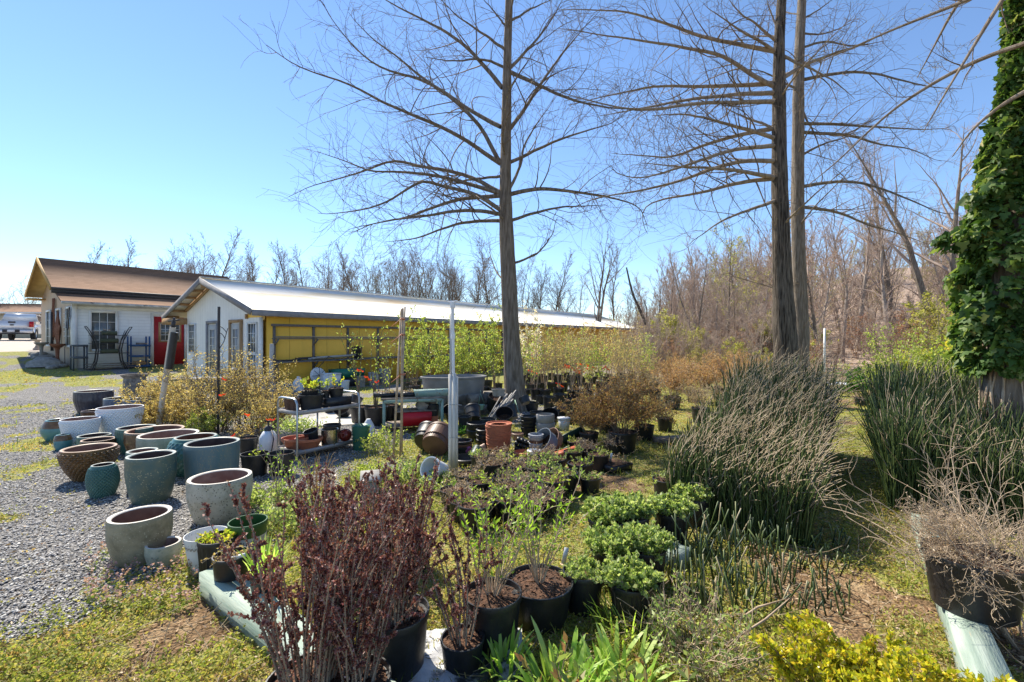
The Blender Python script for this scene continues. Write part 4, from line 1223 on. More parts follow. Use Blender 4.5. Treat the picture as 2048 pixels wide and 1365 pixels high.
    lb = MB(); lb.tubes(np.array(L), np.array([rad(np.zeros((1, 24, 3)), q, .004)[0] for q in rb]), 7); lo = lb.build('limb', M['bark_young'], t, True)
    tw, bd = MB(), MB(); twigging(rng, L, rb, tw, bd, lens=(.55, .26), k=(15, 5), rmin=.0016, budsize=.012)
    tw.build('twig', M['twig_brown'], lo); bd.build('bud', M['bud'], lo)
ivy_tree()


# ================================================================ woods: prototypes copied many times
def wild_tree(seed, h, spread, limbs, lean=0, fork=1, twm='twig_far', bm='bark_grey', leafy=0, leafm='bud', start=.25, rmin=.012, up=.35, r=.012, k2=7, k3=5):
    rng = np.random.default_rng(seed)
    tr, tw, bd = MB(), MB(), MB(); stems = []
    for f in range(fork):
        a = rng.uniform(0, 6.28)
        D = np.array([[math.cos(a) * (.22 if fork > 1 else .05) + lean, math.sin(a) * (.22 if fork > 1 else .05), 1]])
        P = whips(rng, np.zeros((1, 3)) - [0, 0, .2], D, h * rng.uniform(.85, 1.05), 14, .05, .04, .035)
        tr.tubes(P, rad(P, h * r / fork ** .4, rmin * .7), 7); stems.append(P)
    tr.build('trunk', M[bm], CUR, True)
    P = np.concatenate(stems)
    b, T, t, pi = along(rng, P, limbs // fork, start, .98)
    L = h * spread * (1.12 - t) * rng.uniform(.5, 1.2, len(b)) + h * .04
    Q = whips(rng, b, off(rng, T, .8, up), L, 8, .15, .06, .07)
    tw.tubes(Q, rad(Q, np.maximum(h * r * .42 * (1.1 - t), rmin * 1.5), rmin), 4)
    b2, T2, t2, p2 = along(rng, Q, k2, .15, 1)
    L2 = L[p2] * .42 * rng.uniform(.4, 1.2, len(b2))
    Q2 = whips(rng, b2, off(rng, T2, .65, .2), L2, 5, .2, .04, .09)
    tw.tubes(Q2, rad(Q2, rmin * .8, rmin * .5), 3)
    b3, T3, t3, p3 = along(rng, Q2, k3, .2, 1)
    Q3 = whips(rng, b3, off(rng, T3, .6, .15), L2[p3] * .45, 4, .2, .03, .1)
    tw.tubes(Q3, rad(Q3, rmin * .5, rmin * .35), 3)
    tw.build('crown', M[twm], CUR)
    if leafy:
        n = len(b3) * leafy; s_ = rng.integers(0, len(b3), n); u = rng.integers(0, 4, n)
        bd.leaves(Q3[s_, u] + rng.normal(size=(n, 3)) * .03, rng.normal(size=(n, 3)), .07 * rng.uniform(.5, 1.5, n), .045, rng.uniform(0, 1, n), rng)
        bd.build('foliage', M[leafm], CUR)


M['spring_leaf'] = leafmat('spring_leaf', [(.20, .22, .05), (.36, .36, .09), (.48, .44, .16)], .5)
PROTO = {}
BARE = 'bare tree in the tree line behind the buildings'
WOOD = 'bare tree in the woods behind the nursery rows'
defs = [('far', dict(seed=21, h=12, spread=.34, limbs=30, k2=9, k3=6)), ('far', dict(seed=22, h=12, spread=.42, limbs=36, fork=3, k2=9, k3=6)),
        ('far', dict(seed=23, h=13, spread=.22, limbs=34, start=.3, k2=9, k3=6)), ('far', dict(seed=24, h=12, spread=.5, limbs=30, fork=2, start=.2, k2=9, k3=6)),
        ('far', dict(seed=25, h=11, spread=.36, limbs=26, leafy=1)),
        ('wood', dict(bm='bark_wood', seed=31, h=13, spread=.26, limbs=26, twm='twig_wood', start=.15)), ('wood', dict(bm='bark_wood', seed=32, h=11, spread=.38, limbs=28, twm='twig_wood', fork=2, start=.1)),
        ('wood', dict(bm='bark_wood', seed=33, h=12, spread=.30, limbs=26, twm='twig_wood', leafy=1, leafm='bud_red', start=.1)),
        ('wood', dict(bm='bark_wood', seed=34, h=10, spread=.34, limbs=26, twm='twig_wood', leafy=2, leafm='spring_leaf', fork=2, start=.1)),
        ('wood', dict(bm='bark_wood', seed=35, h=14, spread=.22, limbs=28, twm='twig_wood', start=.3, r=.016)),
        ('thicket', dict(seed=41, h=3.4, spread=.34, limbs=48, fork=8, twm='twig_wood', bm='twig_wood', start=.05, rmin=.006, r=.007, k2=8, k3=5)),
        ('thicket', dict(seed=42, h=2.6, spread=.4, limbs=44, fork=9, twm='twig_wood', bm='twig_wood', leafy=2, leafm='spring_leaf', start=.05, rmin=.005, r=.007, k2=7, k3=4)),
        ('thicket', dict(seed=43, h=2.6, spread=.4, limbs=44, fork=9, twm='twig_wood', bm='twig_wood', leafy=1, leafm='bud_red', start=.05, rmin=.005, r=.007, k2=7, k3=4))]
for kind, d in defs:
    CUR = thing('bare_tree' if kind != 'thicket' else 'thicket_bush', 'x', 'tree' if kind != 'thicket' else 'bush')
    wild_tree(**d); PROTO.setdefault(kind, []).append([CUR, False])


def put(kind, i, x, y, s, rz, lab, grp, name=None, sink=.1, sz=None):
    P = PROTO[kind][i % len(PROTO[kind])]
    if P[1]: o = copy_tree(P[0])
    else: o = P[0]; P[1] = True
    o.location = (x, y, gh(x, y) - sink); o.rotation_euler = (0, 0, rz); o.scale = (s, s, s * (sz or 1))
    tag(o, lab, None, grp)
    return o


rw = np.random.default_rng(77)
G_BACK = 'bare trees behind the two buildings'
# tree line behind the buildings: (px, top y, proto)
for px, ty_, i in [(-40, 545, 1), (20, 548, 3), (150, 480, 2), (178, 500, 3), (205, 500, 1), (243, 468, 2), (262, 520, 0), (335, 482, 1), (352, 500, 3), (390, 475, 1), (425, 455, 2), (408, 470, 1), (445, 500, 3),
                   (470, 505, 2), (500, 505, 0), (522, 490, 2), (545, 500, 2), (571, 472, 0), (600, 505, 3), (622, 498, 2), (655, 490, 1), (685, 500, 0), (712, 480, 2), (735, 488, 1), (760, 505, 4), (790, 485, 1), (815, 490, 1),
                   (840, 492, 4), (860, 500, 2), (885, 490, 1), (905, 505, 0), (930, 490, 3), (955, 500, 0), (985, 480, 2), (1048, 500, 1), (1080, 520, 0), (1105, 500, 2), (1150, 520, 3), (1230, 500, 2),
                   (5, 552, 3), (55, 556, 1), (640, 520, 1), (668, 500, 3), (700, 515, 1), (748, 498, 3), (775, 500, 3), (803, 478, 1), (828, 505, 3), (850, 482, 1), (872, 512, 3), (896, 498, 1), (918, 512, 3), (585, 520, 3), (490, 520, 1), (380, 500, 3), (1010, 520, 3), (1120, 540, 1), (1065, 545, 3), (972, 515, 3), (1260, 560, 1), (1290, 545, 3)]:
    Y = rw.uniform(46, 60); x = (px - 1024) / FPX * Y; h = CAMH - (ty_ - 678) * Y / FPX - gh(x, Y)
    put('far', i, x, Y, h / 12.5, rw.uniform(0, 6.28), ['straggly bare tree', 'bushy fan-shaped bare tree', 'narrow straight bare tree', 'low forked bare tree', 'budding bare tree'][i] + (' above the brown roof' if px < 440 else (' above the near white roof' if px < 780 else (' above the white roof by the central trunk' if px < 1010 else ' over the far end of the white roof'))), G_BACK)
# the two characterful bare trees right of the central trunk
def lone(px, ty_, Y, seed, lab, **kw):
    global CUR
    x = (px - 1024) / FPX * Y; h = CAMH - (ty_ - 678) * Y / FPX - gh(x, Y)
    CUR = thing('bare_tree', lab, 'tree', (x, Y, gh(x, Y) - .1)); wild_tree(seed=seed, h=h, **kw)
lone(1182, 445, 34, 51, 'open-crowned grey bare tree standing alone against the sky right of the central trunk', spread=.5, limbs=16, fork=2, start=.3, r=.02)
lone(1395, 480, 24, 53, 'leaning bare tree at the wood edge left of the big pair of trunks', spread=.34, limbs=20, fork=2, start=.3, lean=-.25, r=.014, twm='twig_wood', rmin=.008)
lone(1455, 440, 22, 54, 'slender bare tree with yellow-green buds left of the big pair of trunks', spread=.4, limbs=22, fork=3, start=.2, r=.012, twm='twig_wood', rmin=.007, leafy=2, leafm='spring_leaf')
lone(1330, 520, 27, 55, 'thin crooked bare tree where the woods begin', spread=.45, limbs=20, fork=3, start=.2, twm='twig_wood', rmin=.008)
lone(1885, 150, 26, 56, 'tall pale two-stemmed tree rising out of the woods left of the ivy', spread=.32, limbs=26, fork=2, start=.35, r=.020, twm='twig_wood', rmin=.009)
lone(1790, 250, 30, 57, 'tall pale tree leaning left out of the woods', spread=.35, limbs=24, start=.4, lean=-.15, r=.016, twm='twig_wood', rmin=.009)
lone(1640, 400, 20, 58, 'reddish bare tree close behind the thin white pole', spread=.4, limbs=26, fork=1, start=.25, r=.014, twm='twig_wood', rmin=.008, leafy=1, leafm='bud_red')
# dead snag
x, y, z = pix(1262, 30, 690)
t = thing('dead_snag', 'dead dark leaning trunk with a broken top right of the white roof end', 'tree', (x, y, gh(x, y)))
mb = MB(); mb.tubes([smooth_path([(1.9, 0, -.3), (1.0, 0, 2.5), (.2, 0, 4.2), (0, 0, 4.8), (-.3, 0, 6.2)], 14)], [np.linspace(.16, .05, 14)], 8, cap=True)
mb.tubes([smooth_path([(1.0, 0, 2.5), (1.1, .1, 3.4), (.9, .2, 4.1)], 8)], [np.linspace(.07, .02, 8)], 6, cap=True); mb.build('trunk', M['bark_dark'], t, True)

WL = ['upright bare tree', 'forked wide bare tree', 'bare tree with reddish buds', 'forked tree with pale yellow-green leaves', 'straight high-crowned bare tree']
def region(px): return 'left of the big trunk pair' if px < 1540 else ('just right of the big trunk pair' if px < 1720 else ('between the trunk pair and the ivy tree' if px < 1930 else 'behind the ivy tree'))
G_WOOD = 'bare trees of the wooded slope on the right'
for i in range(260):
    px = rw.uniform(1290, 2350) if i > 55 else rw.uniform(1280, 1560)
    Y = rw.uniform(24, 64) if i > 55 else rw.uniform(30, 60)
    x = (px - 1024) / FPX * Y
    top = np.interp(px, [1180, 1300, 1450, 1600, 1750, 1900, 2350], [600, 560, 490, 450, 425, 405, 390]) + rw.uniform(-30, 60)
    h = max(CAMH - (top - 678) * Y / FPX - gh(x, Y), 4.5)
    h = min(h, 17)
    ki = int(rw.integers(0, 5))
    put('wood', ki, x, Y, h / 12, rw.uniform(0, 6.28), WL[ki] + ' ' + region(px), G_WOOD)
G_TH = 'thicket bushes along the edge of the woods'
for i in range(230):
    px = rw.uniform(1100, 2300) if i < 130 else rw.uniform(1230, 1640); Y = rw.uniform(16.5, 32) if px > 1320 else rw.uniform(42, 52)
    if i >= 130: Y = rw.uniform(14, 26)
    if i >= 195: continue
    x = (px - 1024) / FPX * Y
    if 1640 < px < 1800 and Y < 19: continue
    kk = int(rw.choice([0, 1, 2], p=[.4, .3, .3]))
    put('thicket', kk, x, Y, rw.uniform(.5, .95) if i >= 130 else rw.uniform(.7, 1.4), rw.uniform(0, 6.28), ['bare twiggy wild bush', 'wild bush misted with yellow-green leaves', 'wild bush with reddish buds'][kk] + ' ' + region(px), G_TH)
# low leaf litter slope needs some fallen branches: part of the ground cover
# ================================================================ potted plants
LF = {
    'spring': [(.16, .24, .04), (.28, .36, .07), (.40, .46, .12), (.50, .50, .22)],
    'mint': [(.10, .18, .05), (.24, .33, .10), (.38, .45, .18), (.52, .56, .30)],
    'deep': [(.03, .10, .02), (.08, .20, .04), (.16, .30, .07)],
    'brown': [(.14, .07, .04), (.30, .16, .08), (.44, .28, .13), (.34, .32, .10)],
    'rust': [(.22, .11, .06), (.38, .21, .12), (.50, .32, .19), (.42, .36, .18)],
    'tan': [(.26, .17, .08), (.44, .32, .14), (.56, .45, .24), (.34, .34, .12)],
    'maroon': [(.10, .028, .03), (.19, .06, .055), (.32, .14, .12), (.60, .44, .40)],
    'lime': [(.22, .34, .03), (.42, .52, .06), (.58, .56, .08), (.55, .34, .06)],
    'iris': [(.24, .42, .06), (.42, .60, .12), (.55, .68, .22)],
    'blossom': [(.75, .62, .50), (.85, .78, .70), (.80, .80, .80)],
    'dry': [(.30, .20, .12), (.45, .33, .22), (.55, .45, .32)],
    'redtip': [(.14, .22, .05), (.24, .30, .10), (.40, .12, .06)],
}
for k, v in LF.items(): M['lf_' + k] = leafmat('leaf_' + k, v, {'maroon': .15, 'dry': .2, 'blossom': .3}.get(k, .5), .45, .35)


def npot(parent, r, h, m='black_plastic', fill=.9, soil='soil', ribs=0, name='pot', seg=28):
    f = SHAPES['nursery']; mb = MB()
    out = [(0, 0)] + [(r * f(q), h * q) for q in np.linspace(0, .88, 7)] + [(r * .985, h * .885), (r, h * .985), (r - .002, h), (r - .008, h), (r * .965 - .006, h * .9), (r * .94 - .006, h * fill)]
    if fill < .8: out += [(r * f(fill) - .008, h * fill)]
    out += [(0, h * fill - .004)]
    wob = (lambda rr, zz, a: (rr + .004 * np.cos(ribs * a) * (zz > .02) * (zz < h * .86), zz)) if ribs else None
    mb.lathe(out, 72 if ribs else seg, wob=wob); p = mb.build(name, M[m], parent, True)
    mb = MB(); rng = np.random.default_rng(int(r * 9999))
    rs = r * f(fill) - .006; mb.lathe([(rs, h * fill), (rs * .6, h * fill + .008), (.001, h * fill + .012)], 20, wob=lambda rr, zz, a: (rr, zz + rng.normal(size=zz.shape) * .003))
    n = int(160 * (r / .14) ** 2); a = rng.uniform(0, 6.28, n); q = rs * np.sqrt(rng.uniform(0, 1, n)) * .95
    mb.leaves(np.stack([q * np.cos(a), q * np.sin(a), np.full(n, h * fill + .010)], -1), rng.normal(size=(n, 3)) * [1, 1, .25], rng.uniform(.008, .028, n), .008, 0, rng)
    mb.build('soil', M[soil], p); return p


def stems_leaves(parent, rng, z0, n, h, spread, r0, sub=6, subl=.35, twig=0, leaf='spring', ln=10, L=.03, W=.018, lt0=.2, wood='twig_brown', br=.004, grav=.0, baser=.03, bend=.12, up=.2, rmin=.0015, onstem=True, name='foliage', tipcl=False, wig=.07):
    a = rng.uniform(0, 6.28, n); q = baser * np.sqrt(rng.uniform(0, 1, n))
    B = np.stack([q * np.cos(a), q * np.sin(a), np.full(n, z0)], -1)
    lean = spread * rng.uniform(.15, 1, n) ** .7
    D = np.stack([np.cos(a) * lean, np.sin(a) * lean, np.ones(n)], -1)
    P = whips(rng, B, D, h * rng.uniform(.6, 1.05, n), 9, bend, grav, wig)
    tw, lf = MB(), MB(); tw.tubes(P, rad(P, r0, rmin), 4)
    pools = [P] if onstem else []
    if sub:
        b, T, t, pi = along(rng, P, sub, .18, .98)
        Q = whips(rng, b, off(rng, T, .6, up), h * subl * rng.uniform(.3, 1.1, len(b)) * (1.1 - t * .6), 6, .2, grav, wig * 1.3)
        tw.tubes(Q, rad(Q, max(r0 * .45, rmin), rmin * .8), 3); pools.append(Q)
        if twig:
            b, T, t, pi = along(rng, Q, twig, .2, 1)
            Q2 = whips(rng, b, off(rng, T, .7, up * .5), h * subl * .35 * rng.uniform(.4, 1.2, len(b)), 4, .25, grav, wig * 1.5)
            tw.tubes(Q2, rad(Q2, rmin, rmin * .7), 3); pools.append(Q2)
    tw.build('stem', M[wood], parent)
    if ln:
        for P_ in pools:
            k = max(1, int(ln * (1 if P_ is pools[0] or not onstem else .6)))
            b, T, t, _ = along(rng, P_, k, lt0 if P_ is P else .1, 1.0)
            if tipcl: b = b + rng.normal(size=b.shape) * L * .25
            m = len(b); lf.leaves(b, off(rng, T, .9, .15), L * rng.uniform(.5, 1.25, m), W * rng.uniform(.7, 1.2, m), rng.beta(1.7, 1.9, m), rng)
        lf.build(name, M['lf_' + leaf], parent)
    return P


def make(kind, seed, lab='x', cat='potted plant', name=None):
    rng = np.random.default_rng(seed)
    t = thing(name or 'potted_plant', lab, cat)
    if kind == 'sapling':
        npot(t, .15, .28); stems_leaves(t, rng, .25, 3, 1.95, .09, .011, 14, .22, 2, 'spring', 11, .050, .034, .18, br=.01, bend=.05, up=.3)
    elif kind == 'sapling_thin':
        npot(t, .15, .28); stems_leaves(t, rng, .25, 5, 1.65, .16, .008, 9, .30, 3, 'tan', 4, .042, .024, .3, bend=.08, wood='twig_tan')
    elif kind == 'sapling_lime':
        npot(t, .15, .28); stems_leaves(t, rng, .25, 4, 1.55, .14, .008, 10, .28, 3, 'spring', 5, .045, .030, .25, bend=.08, wood='twig_tan')
    elif kind == 'whip':
        npot(t, .19, .30); stems_leaves(t, rng, .27, 4, 1.75, .12, .010, 5, .30, 0, 'spring', 7, .05, .028, .3, bend=.05, up=.5)
    elif kind == 'brown_bush':
        npot(t, .19, .28); stems_leaves(t, rng, .25, 26, .85, .75, .005, 9, .38, 4, 'brown', 12, .024, .015, .25, bend=.2, baser=.1, wood='twig_brown')
    elif kind == 'rust_bush':
        npot(t, .19, .28); stems_leaves(t, rng, .25, 24, .85, .7, .005, 9, .38, 4, 'rust', 10, .026, .016, .2, bend=.2, baser=.1, wood='twig_tan')
    elif kind == 'grey_bush':
        npot(t, .16, .27); stems_leaves(t, rng, .24, 22, .55, .9, .005, 8, .42, 5, 'tan', 2, .016, .012, .3, bend=.25, baser=.06, wood='twig_tan')
    elif kind == 'perennial':
        npot(t, .115, .17, fill=.92); stems_leaves(t, rng, .15, 18, .09, 1.0, .002, 2, .5, 0, 'mint', 5, .024, .016, .1, bend=.2, baser=.09, wood='twig_tan')
    elif kind == 'sprout':
        npot(t, .115, .17, fill=.92); stems_leaves(t, rng, .15, 12, .09, .9, .0018, 2, .5, 0, 'spring', 5, .022, .013, .1, bend=.2, baser=.08, wood='twig_tan')
    elif kind == 'dead':
        npot(t, .115, .17, fill=.9); stems_leaves(t, rng, .14, 34, .15, 1.3, .0016, 4, .6, 0, 'dry', 3, .025, .010, .1, bend=.5, baser=.1, wood='twig_tan', grav=-.05)
    elif kind == 'mint':
        npot(t, .125, .235, ribs=44)
        stems_leaves(t, rng, .20, 80, .15, .6, .0018, 2, .4, 0, 'mint', 16, .030, .021, .3, bend=.15, baser=.10, wood='twig_tan')
    return t


KIT = {}
PRO = {}


def plant(kind, cx, by, s, lab, grp=None, rz=None, seeds=2, dz=0, cat=None, sz=None, xy=None):
    KIT[kind] = KIT.get(kind, -1) + 1; key = KIT[kind]; L = PRO.setdefault(kind, [])
    if key < seeds or not L: o = make(kind, 900 + hash_(kind) + key); L.append(o)
    else: o = copy_tree(L[key % len(L)])
    x, y, z = on_ground(cx, by) if xy is None else (xy[0], xy[1], gh(*xy))
    o.location = (x, y, z + dz - .005); o.rotation_euler = (0, 0, random.Random(cx * 7 + by).uniform(0, 6.28) if rz is None else rz)
    o.scale = (s, s, s * (sz or 1)); tag(o, lab, cat, grp); return o


def hash_(s): return sum(ord(c) * (i + 3) for i, c in enumerate(s)) % 1000


# --- rows of young trees by the greenhouse
rp = np.random.default_rng(5)
for i, px in enumerate(np.linspace(812, 1000, 17)):
    by = 796 if i % 2 else 782
    plant('sapling', px + rp.uniform(-4, 4), by + rp.uniform(-3, 3), rp.uniform(.88, 1.1), 'fresh-leaved young tree in the dense green row between bamboo poles and central trunk', 'leafy young trees in pots before the yellow wall', seeds=3, cat='young tree')
for i in range(44):
    px = 1048 + (i % 22) * 11.5; by = [800, 784, 770, 762][i % 4] + rp.uniform(-3, 3)
    plant('sapling_thin' if i % 3 else 'sapling_lime', px + rp.uniform(-5, 5), by, rp.uniform(.8, 1.05) * (1 if i % 4 < 2 else 1.12), 'thin tan-leaved sapling in the block of potted saplings right of the central trunk', 'thin potted saplings right of the central trunk', seeds=3, cat='young tree')
for px, by in ((1290, 790), (1310, 778), (1335, 770), (1360, 765), (1385, 760), (1420, 757), (1290, 765)):
    plant('sapling_thin', px, by, rp.uniform(.6, .8), 'short twiggy sapling at the right end of the potted block', 'thin potted saplings right of the central trunk', cat='young tree')
# magnolia in white bloom
x, y, z = on_ground(1066, 790)
t = thing('white_blossom_tree', 'small tree in white blossom directly right of the central trunk', 'tree', (x, y, z))
npot(t, .2, .3); stems_leaves(t, np.random.default_rng(4), .28, 5, 2.0, .16, .012, 9, .25, 3, 'blossom', 7, .07, .04, .3, bend=.06, wood='twig_tan', name='blossom')
# whips with orange tape in front of the yellow wall
for i, (px, by, lab) in enumerate([(722, 846, 'slim leafing whip with red tape left of the green-legged table'), (752, 850, 'slim branching whip at the left leg of the green-legged table'), (776, 842, 'slim young tree with an orange ribbon left of the bamboo poles'), (990, 812, 'young leafy tree right beside the central trunk')]):
    plant('whip', px, by, 1.0 + .08 * (i == 1), lab, 'slim whips in front of the yellow wall', seeds=4, cat='young tree')


def ribbon(px, py, Y, lab, s=.55):
    x, y, z = pix(px, Y, py); t = thing('flagging_ribbon', lab, 'ribbon', (x, y, z), 0, 'orange red ribbons tied on stems')
    rng = np.random.default_rng(int(px)); mb = MB()
    for k in range(3):
        a = rng.uniform(0, 6.28); L = .13 * s; d = np.array([math.cos(a), math.sin(a) * .6, rng.uniform(-.9, .3)]); q = np.array([0, 0, 1.]) * .018 * s
        p = [d * L * u + np.array([0, 0, .012 * math.sin(u * 7 + k)]) for u in (0, .5, 1)]
        mb.add([p[0] - q, p[0] + q, p[1] + q, p[1] - q, p[2] - q, p[2] + q], [[0, 3, 2, 1], [3, 4, 5, 2]], rng.uniform())
    mb.build('tape', M['tape'], t)
for px, py, Y, lab in ((722, 741, 7.8, 'red ribbon high on the whip left of the table'), (735, 755, 7.8, 'small red ribbon just below the high one'), (740, 760, 7.7, 'orange ribbon over the white buckets'),
                       (757, 763, 7.6, 'long red ribbon fluttering left of the bamboo poles'), (444, 757, 6.7, 'red ribbon on the black pole in the tan shrub'), (447, 790, 6.6, 'orange ribbon lower on the black pole in the tan shrub'),
                       (500, 830, 6.2, 'faint red ribbon right in the tan shrub'), (540, 840, 6.0, 'orange ribbon at the right edge of the tan shrub'), (470, 868, 6.0, 'blue-white scrap tied low in the tan shrub')):
    ribbon(px, py, Y, lab)
for i, (px, py) in enumerate([(1068, 706), (1058, 712), (1130, 729), (1140, 733), (1148, 739), (1155, 742), (1160, 728), (1172, 737), (1180, 731), (1186, 735), (1210, 734), (1118, 768), (1065, 742), (1152, 735), (1165, 740), (1176, 733)]):
    ribbon(px, py, 12.4, 'red ribbon in the row of ribbons on the saplings right of the central trunk', 1.0)

# --- bushes in pots, middle right
for px, by, s, k, lab in [(1178, 893, .72, 'brown_bush', 'small brown-leaved potted bush behind the tilted green window box'),
                          (1245, 905, 1.02, 'brown_bush', 'large russet brown-leaved bush, the biggest of the middle group'),
                          (1288, 880, .80, 'brown_bush', 'brown bush with olive tips right behind the biggest one'),
                          (1215, 868, .85, 'rust_bush', 'golden-brown bush rising behind the biggest russet one'),
                          (1330, 862, .80, 'grey_bush', 'leafless grey bush in a pot left of the two pots on the grass path'),
                          (1401, 845, 1.0, 'grey_bush', 'greyish twig bush in the left black pot on the grass path'),
                          (1452, 840, 1.02, 'grey_bush', 'yellowish twig bush in the right black pot on the grass path'),
                          (1345, 818, .95, 'rust_bush', 'rust-tipped bush behind the leafless grey bush'),
                          (1390, 805, 1.0, 'rust_bush', 'rusty orange bush behind the left path pot'),
                          (1440, 800, 1.12, 'rust_bush', 'tall rusty orange bush behind the right path pot'),
                          (1487, 812, 1.0, 'rust_bush', 'rusty bush touching the left edge of the horsetail hedge'),
                          (1525, 800, 1.0, 'rust_bush', 'red-brown bush at the foot of the blackened sweetgum trunk'),
                          (1310, 800, .95, 'grey_bush', 'pale twiggy bush behind the rust-tipped one'),
                          (1262, 812, .95, 'grey_bush', 'pale twiggy bush behind the golden-brown one'),
                          (1350, 780, 1.0, 'rust_bush', 'pale rusty bush farther back toward the woods'),
                          (1410, 778, 1.1, 'grey_bush', 'tan twig bush farther back toward the woods'),
                          (1470, 778, 1.1, 'rust_bush', 'orange-tinged bush at the back before the woods')]:
    plant(k, px, by, s, lab, 'potted bushes beside the grass path', seeds=2, cat='potted bush')
# bright shrubs beyond the right hedge
def shrub(name, lab, cx, by, seed, leaf, n, h, spread, L, W, ln, wood='twig_tan', cat='shrub', sub=9, subl=.35, twig=4, baser=.12, bend=.2, r0=.006, pot_=None, lt0=.2, up=.2, xy=None, rmin=.0015, grp=None, dz=0, wig=.07):
    x, y, z = on_ground(cx, by) if xy is None else (xy[0], xy[1], gh(*xy))
    t = thing(name, lab, cat, (x, y, z + dz), 0, grp); z0 = 0
    if pot_: npot(t, pot_[0], pot_[1], *pot_[2:]); z0 = pot_[1] * .88
    stems_leaves(t, np.random.default_rng(seed), z0, n, h, spread, r0, sub, subl, twig, leaf, ln, L, W, lt0, wood, bend=bend, baser=baser, up=up, rmin=rmin, wig=wig)
    return t
shrub('green_shrub', 'fresh green feathery shrub beyond the gap between the hedges', 1778, 812, 61, 'spring', 22, 1.75, .40, .05, .03, 9, cat='shrub')
shrub('green_shrub', 'broad-leaved yellow-green shrub behind the right horsetail hedge', 1868, 815, 62, 'lime', 20, 1.5, .5, .09, .05, 5, twig=3)
shrub('green_shrub', 'low green shrub bending over the white sheet beyond the hedges', 1735, 790, 63, 'deep', 22, .8, .9, .06, .04, 8)
shrub('green_shrub', 'pale green shrub near the bare foot of the ivy tree', 1925, 830, 64, 'spring', 20, 1.3, .5, .06, .04, 7)
for px, by, s in ((1722, 812, .9), (1745, 808, .9), (1765, 812, .9)):
    plant('dead', px, by, s * 1.3, {1722: 'grey-green pot at the left of the three beyond the path gap', 1745: 'pot of dark stems, middle of the three beyond the path gap', 1765: 'right one of three pots beyond the path gap'}[px], 'pots beyond the path gap')
def sheet(px, by, w_, d, lab):
    x, y, z = on_ground(px, by); t = thing('plastic_sheet', lab, 'plastic sheet', (x, y, z + .02)); rng = np.random.default_rng(px)
    n = 14; g = np.linspace(-1, 1, n); X, Y = np.meshgrid(g * w_ / 2, g * d / 2); Z = .10 * rng.uniform(0, 1, X.shape) * np.exp(-Y ** 2) + .08
    i = np.arange(n - 1)[:, None] * n + np.arange(n - 1)[None]
    mb = MB(); mb.add(np.stack([X + rng.normal(size=X.shape) * .03, Y, Z], -1).reshape(-1, 3), np.stack([i, i + 1, i + n + 1, i + n], -1).reshape(-1, 4)); mb.build('sheet', M['white_plastic'], t, True)
sheet(1703, 778, 1.3, .5, 'long folded white plastic sheet lying beyond the gap between the hedges')
sheet(1765, 774, .8, .4, 'small crumpled white sheet right of the long folded one')
sheet(1280, 722, 1.6, 2.5, 'white sheet on the ground far behind the saplings')
t = thing('white_pole', 'thin white pole standing at the wood edge right of the two trunks', 'pole', on_ground(1648, 768)); mb = MB(); mb.tube([(0, 0, 0), (.02, 0, 1.85)], .032, 8); mb.build('pole', M['white_paint'], t)

# --- tan shrubs by the glazed pots
TG = 'tan leafing shrubs behind the glazed planters'
shrub('tan_shrub', 'low spreading tan and yellow shrub touching the white quilted planter', 338, 858, 71, 'tan', 44, .70, 1.0, .024, .017, 14, 'twig_brown', baser=.18, bend=.25, grp=TG)
shrub('tan_shrub', 'orange-tipped shrub in front of the leaning post', 322, 838, 72, 'tan', 32, .95, .6, .027, .018, 11, 'twig_brown', grp=TG)
shrub('tan_shrub', 'tall twiggy tan shrub with the black pole rising through it', 428, 862, 73, 'tan', 44, 1.30, .6, .028, .018, 6, 'twig_brown', baser=.2, twig=3, grp=TG)
shrub('tan_shrub', 'tall open tan shrub right of the black pole in front of the white gable', 500, 858, 74, 'tan', 38, 1.32, .6, .028, .018, 5, 'twig_brown', baser=.18, twig=3, grp=TG)
shrub('tan_shrub', 'tan shrub at the corner of the metal cart', 528, 872, 75, 'tan', 32, .85, .8, .026, .015, 9, 'twig_brown', baser=.15, grp=TG)
shrub('tan_shrub', 'small olive shrub at the foot of the tall tan ones', 398, 868, 76, 'spring', 24, .45, .9, .022, .016, 8, 'twig_brown', baser=.2, grp=TG)

# --- poles
def pole(name, lab, pts, Y, r, m, cat='pole', extra=None):
    (x0, y0), (x1, y1) = pts[0], pts[-1]
    b = pix(x0, Y, y0); g = gh(b[0], b[1]); t = thing(name, lab, cat, (b[0], b[1], g))
    mb = MB(); q = [np.array(pix(px, Y, py)) - np.array([b[0], b[1], g]) for px, py in pts]
    mb.tube(q, r, 10); mb.build('pole', M[m], t, True)
    if extra: extra(t, q)
    return t
def ex1(t, q):
    a, b = q[0], q[-1]; u = (b - a) / np.linalg.norm(b - a); L = np.linalg.norm(b - a)
    mb = MB(); mb.tube([a + u * L * .60 + [.06, -.03, 0], a + u * L * .95 + [.06, -.03, 0]], .055, 10); mb.build('black_pipe', M['black_plastic'], t, True)
    mb = MB(); mb.tube([b, b + u * .1], .03, 8); mb.tube([b + u * .1 + [-.09, 0, 0], b + u * .1 + [.09, 0, .02]], .014, 6); mb.tube([b + u * .08, b + u * .16], .018, 8); mb.build('sprinkler', M['dark_metal'], t)
M['raw_pale'] = mat('raw_pale', (.66, .58, .47), (.52, .45, .36), 8, .85, .3, 30, (1, 1, .3))
pole('leaning_post', 'leaning pale wooden post with a black pipe and sprinkler head before the red door', [(316, 862), (346, 655)], 7.4, .042, 'raw_pale', 'post', ex1)
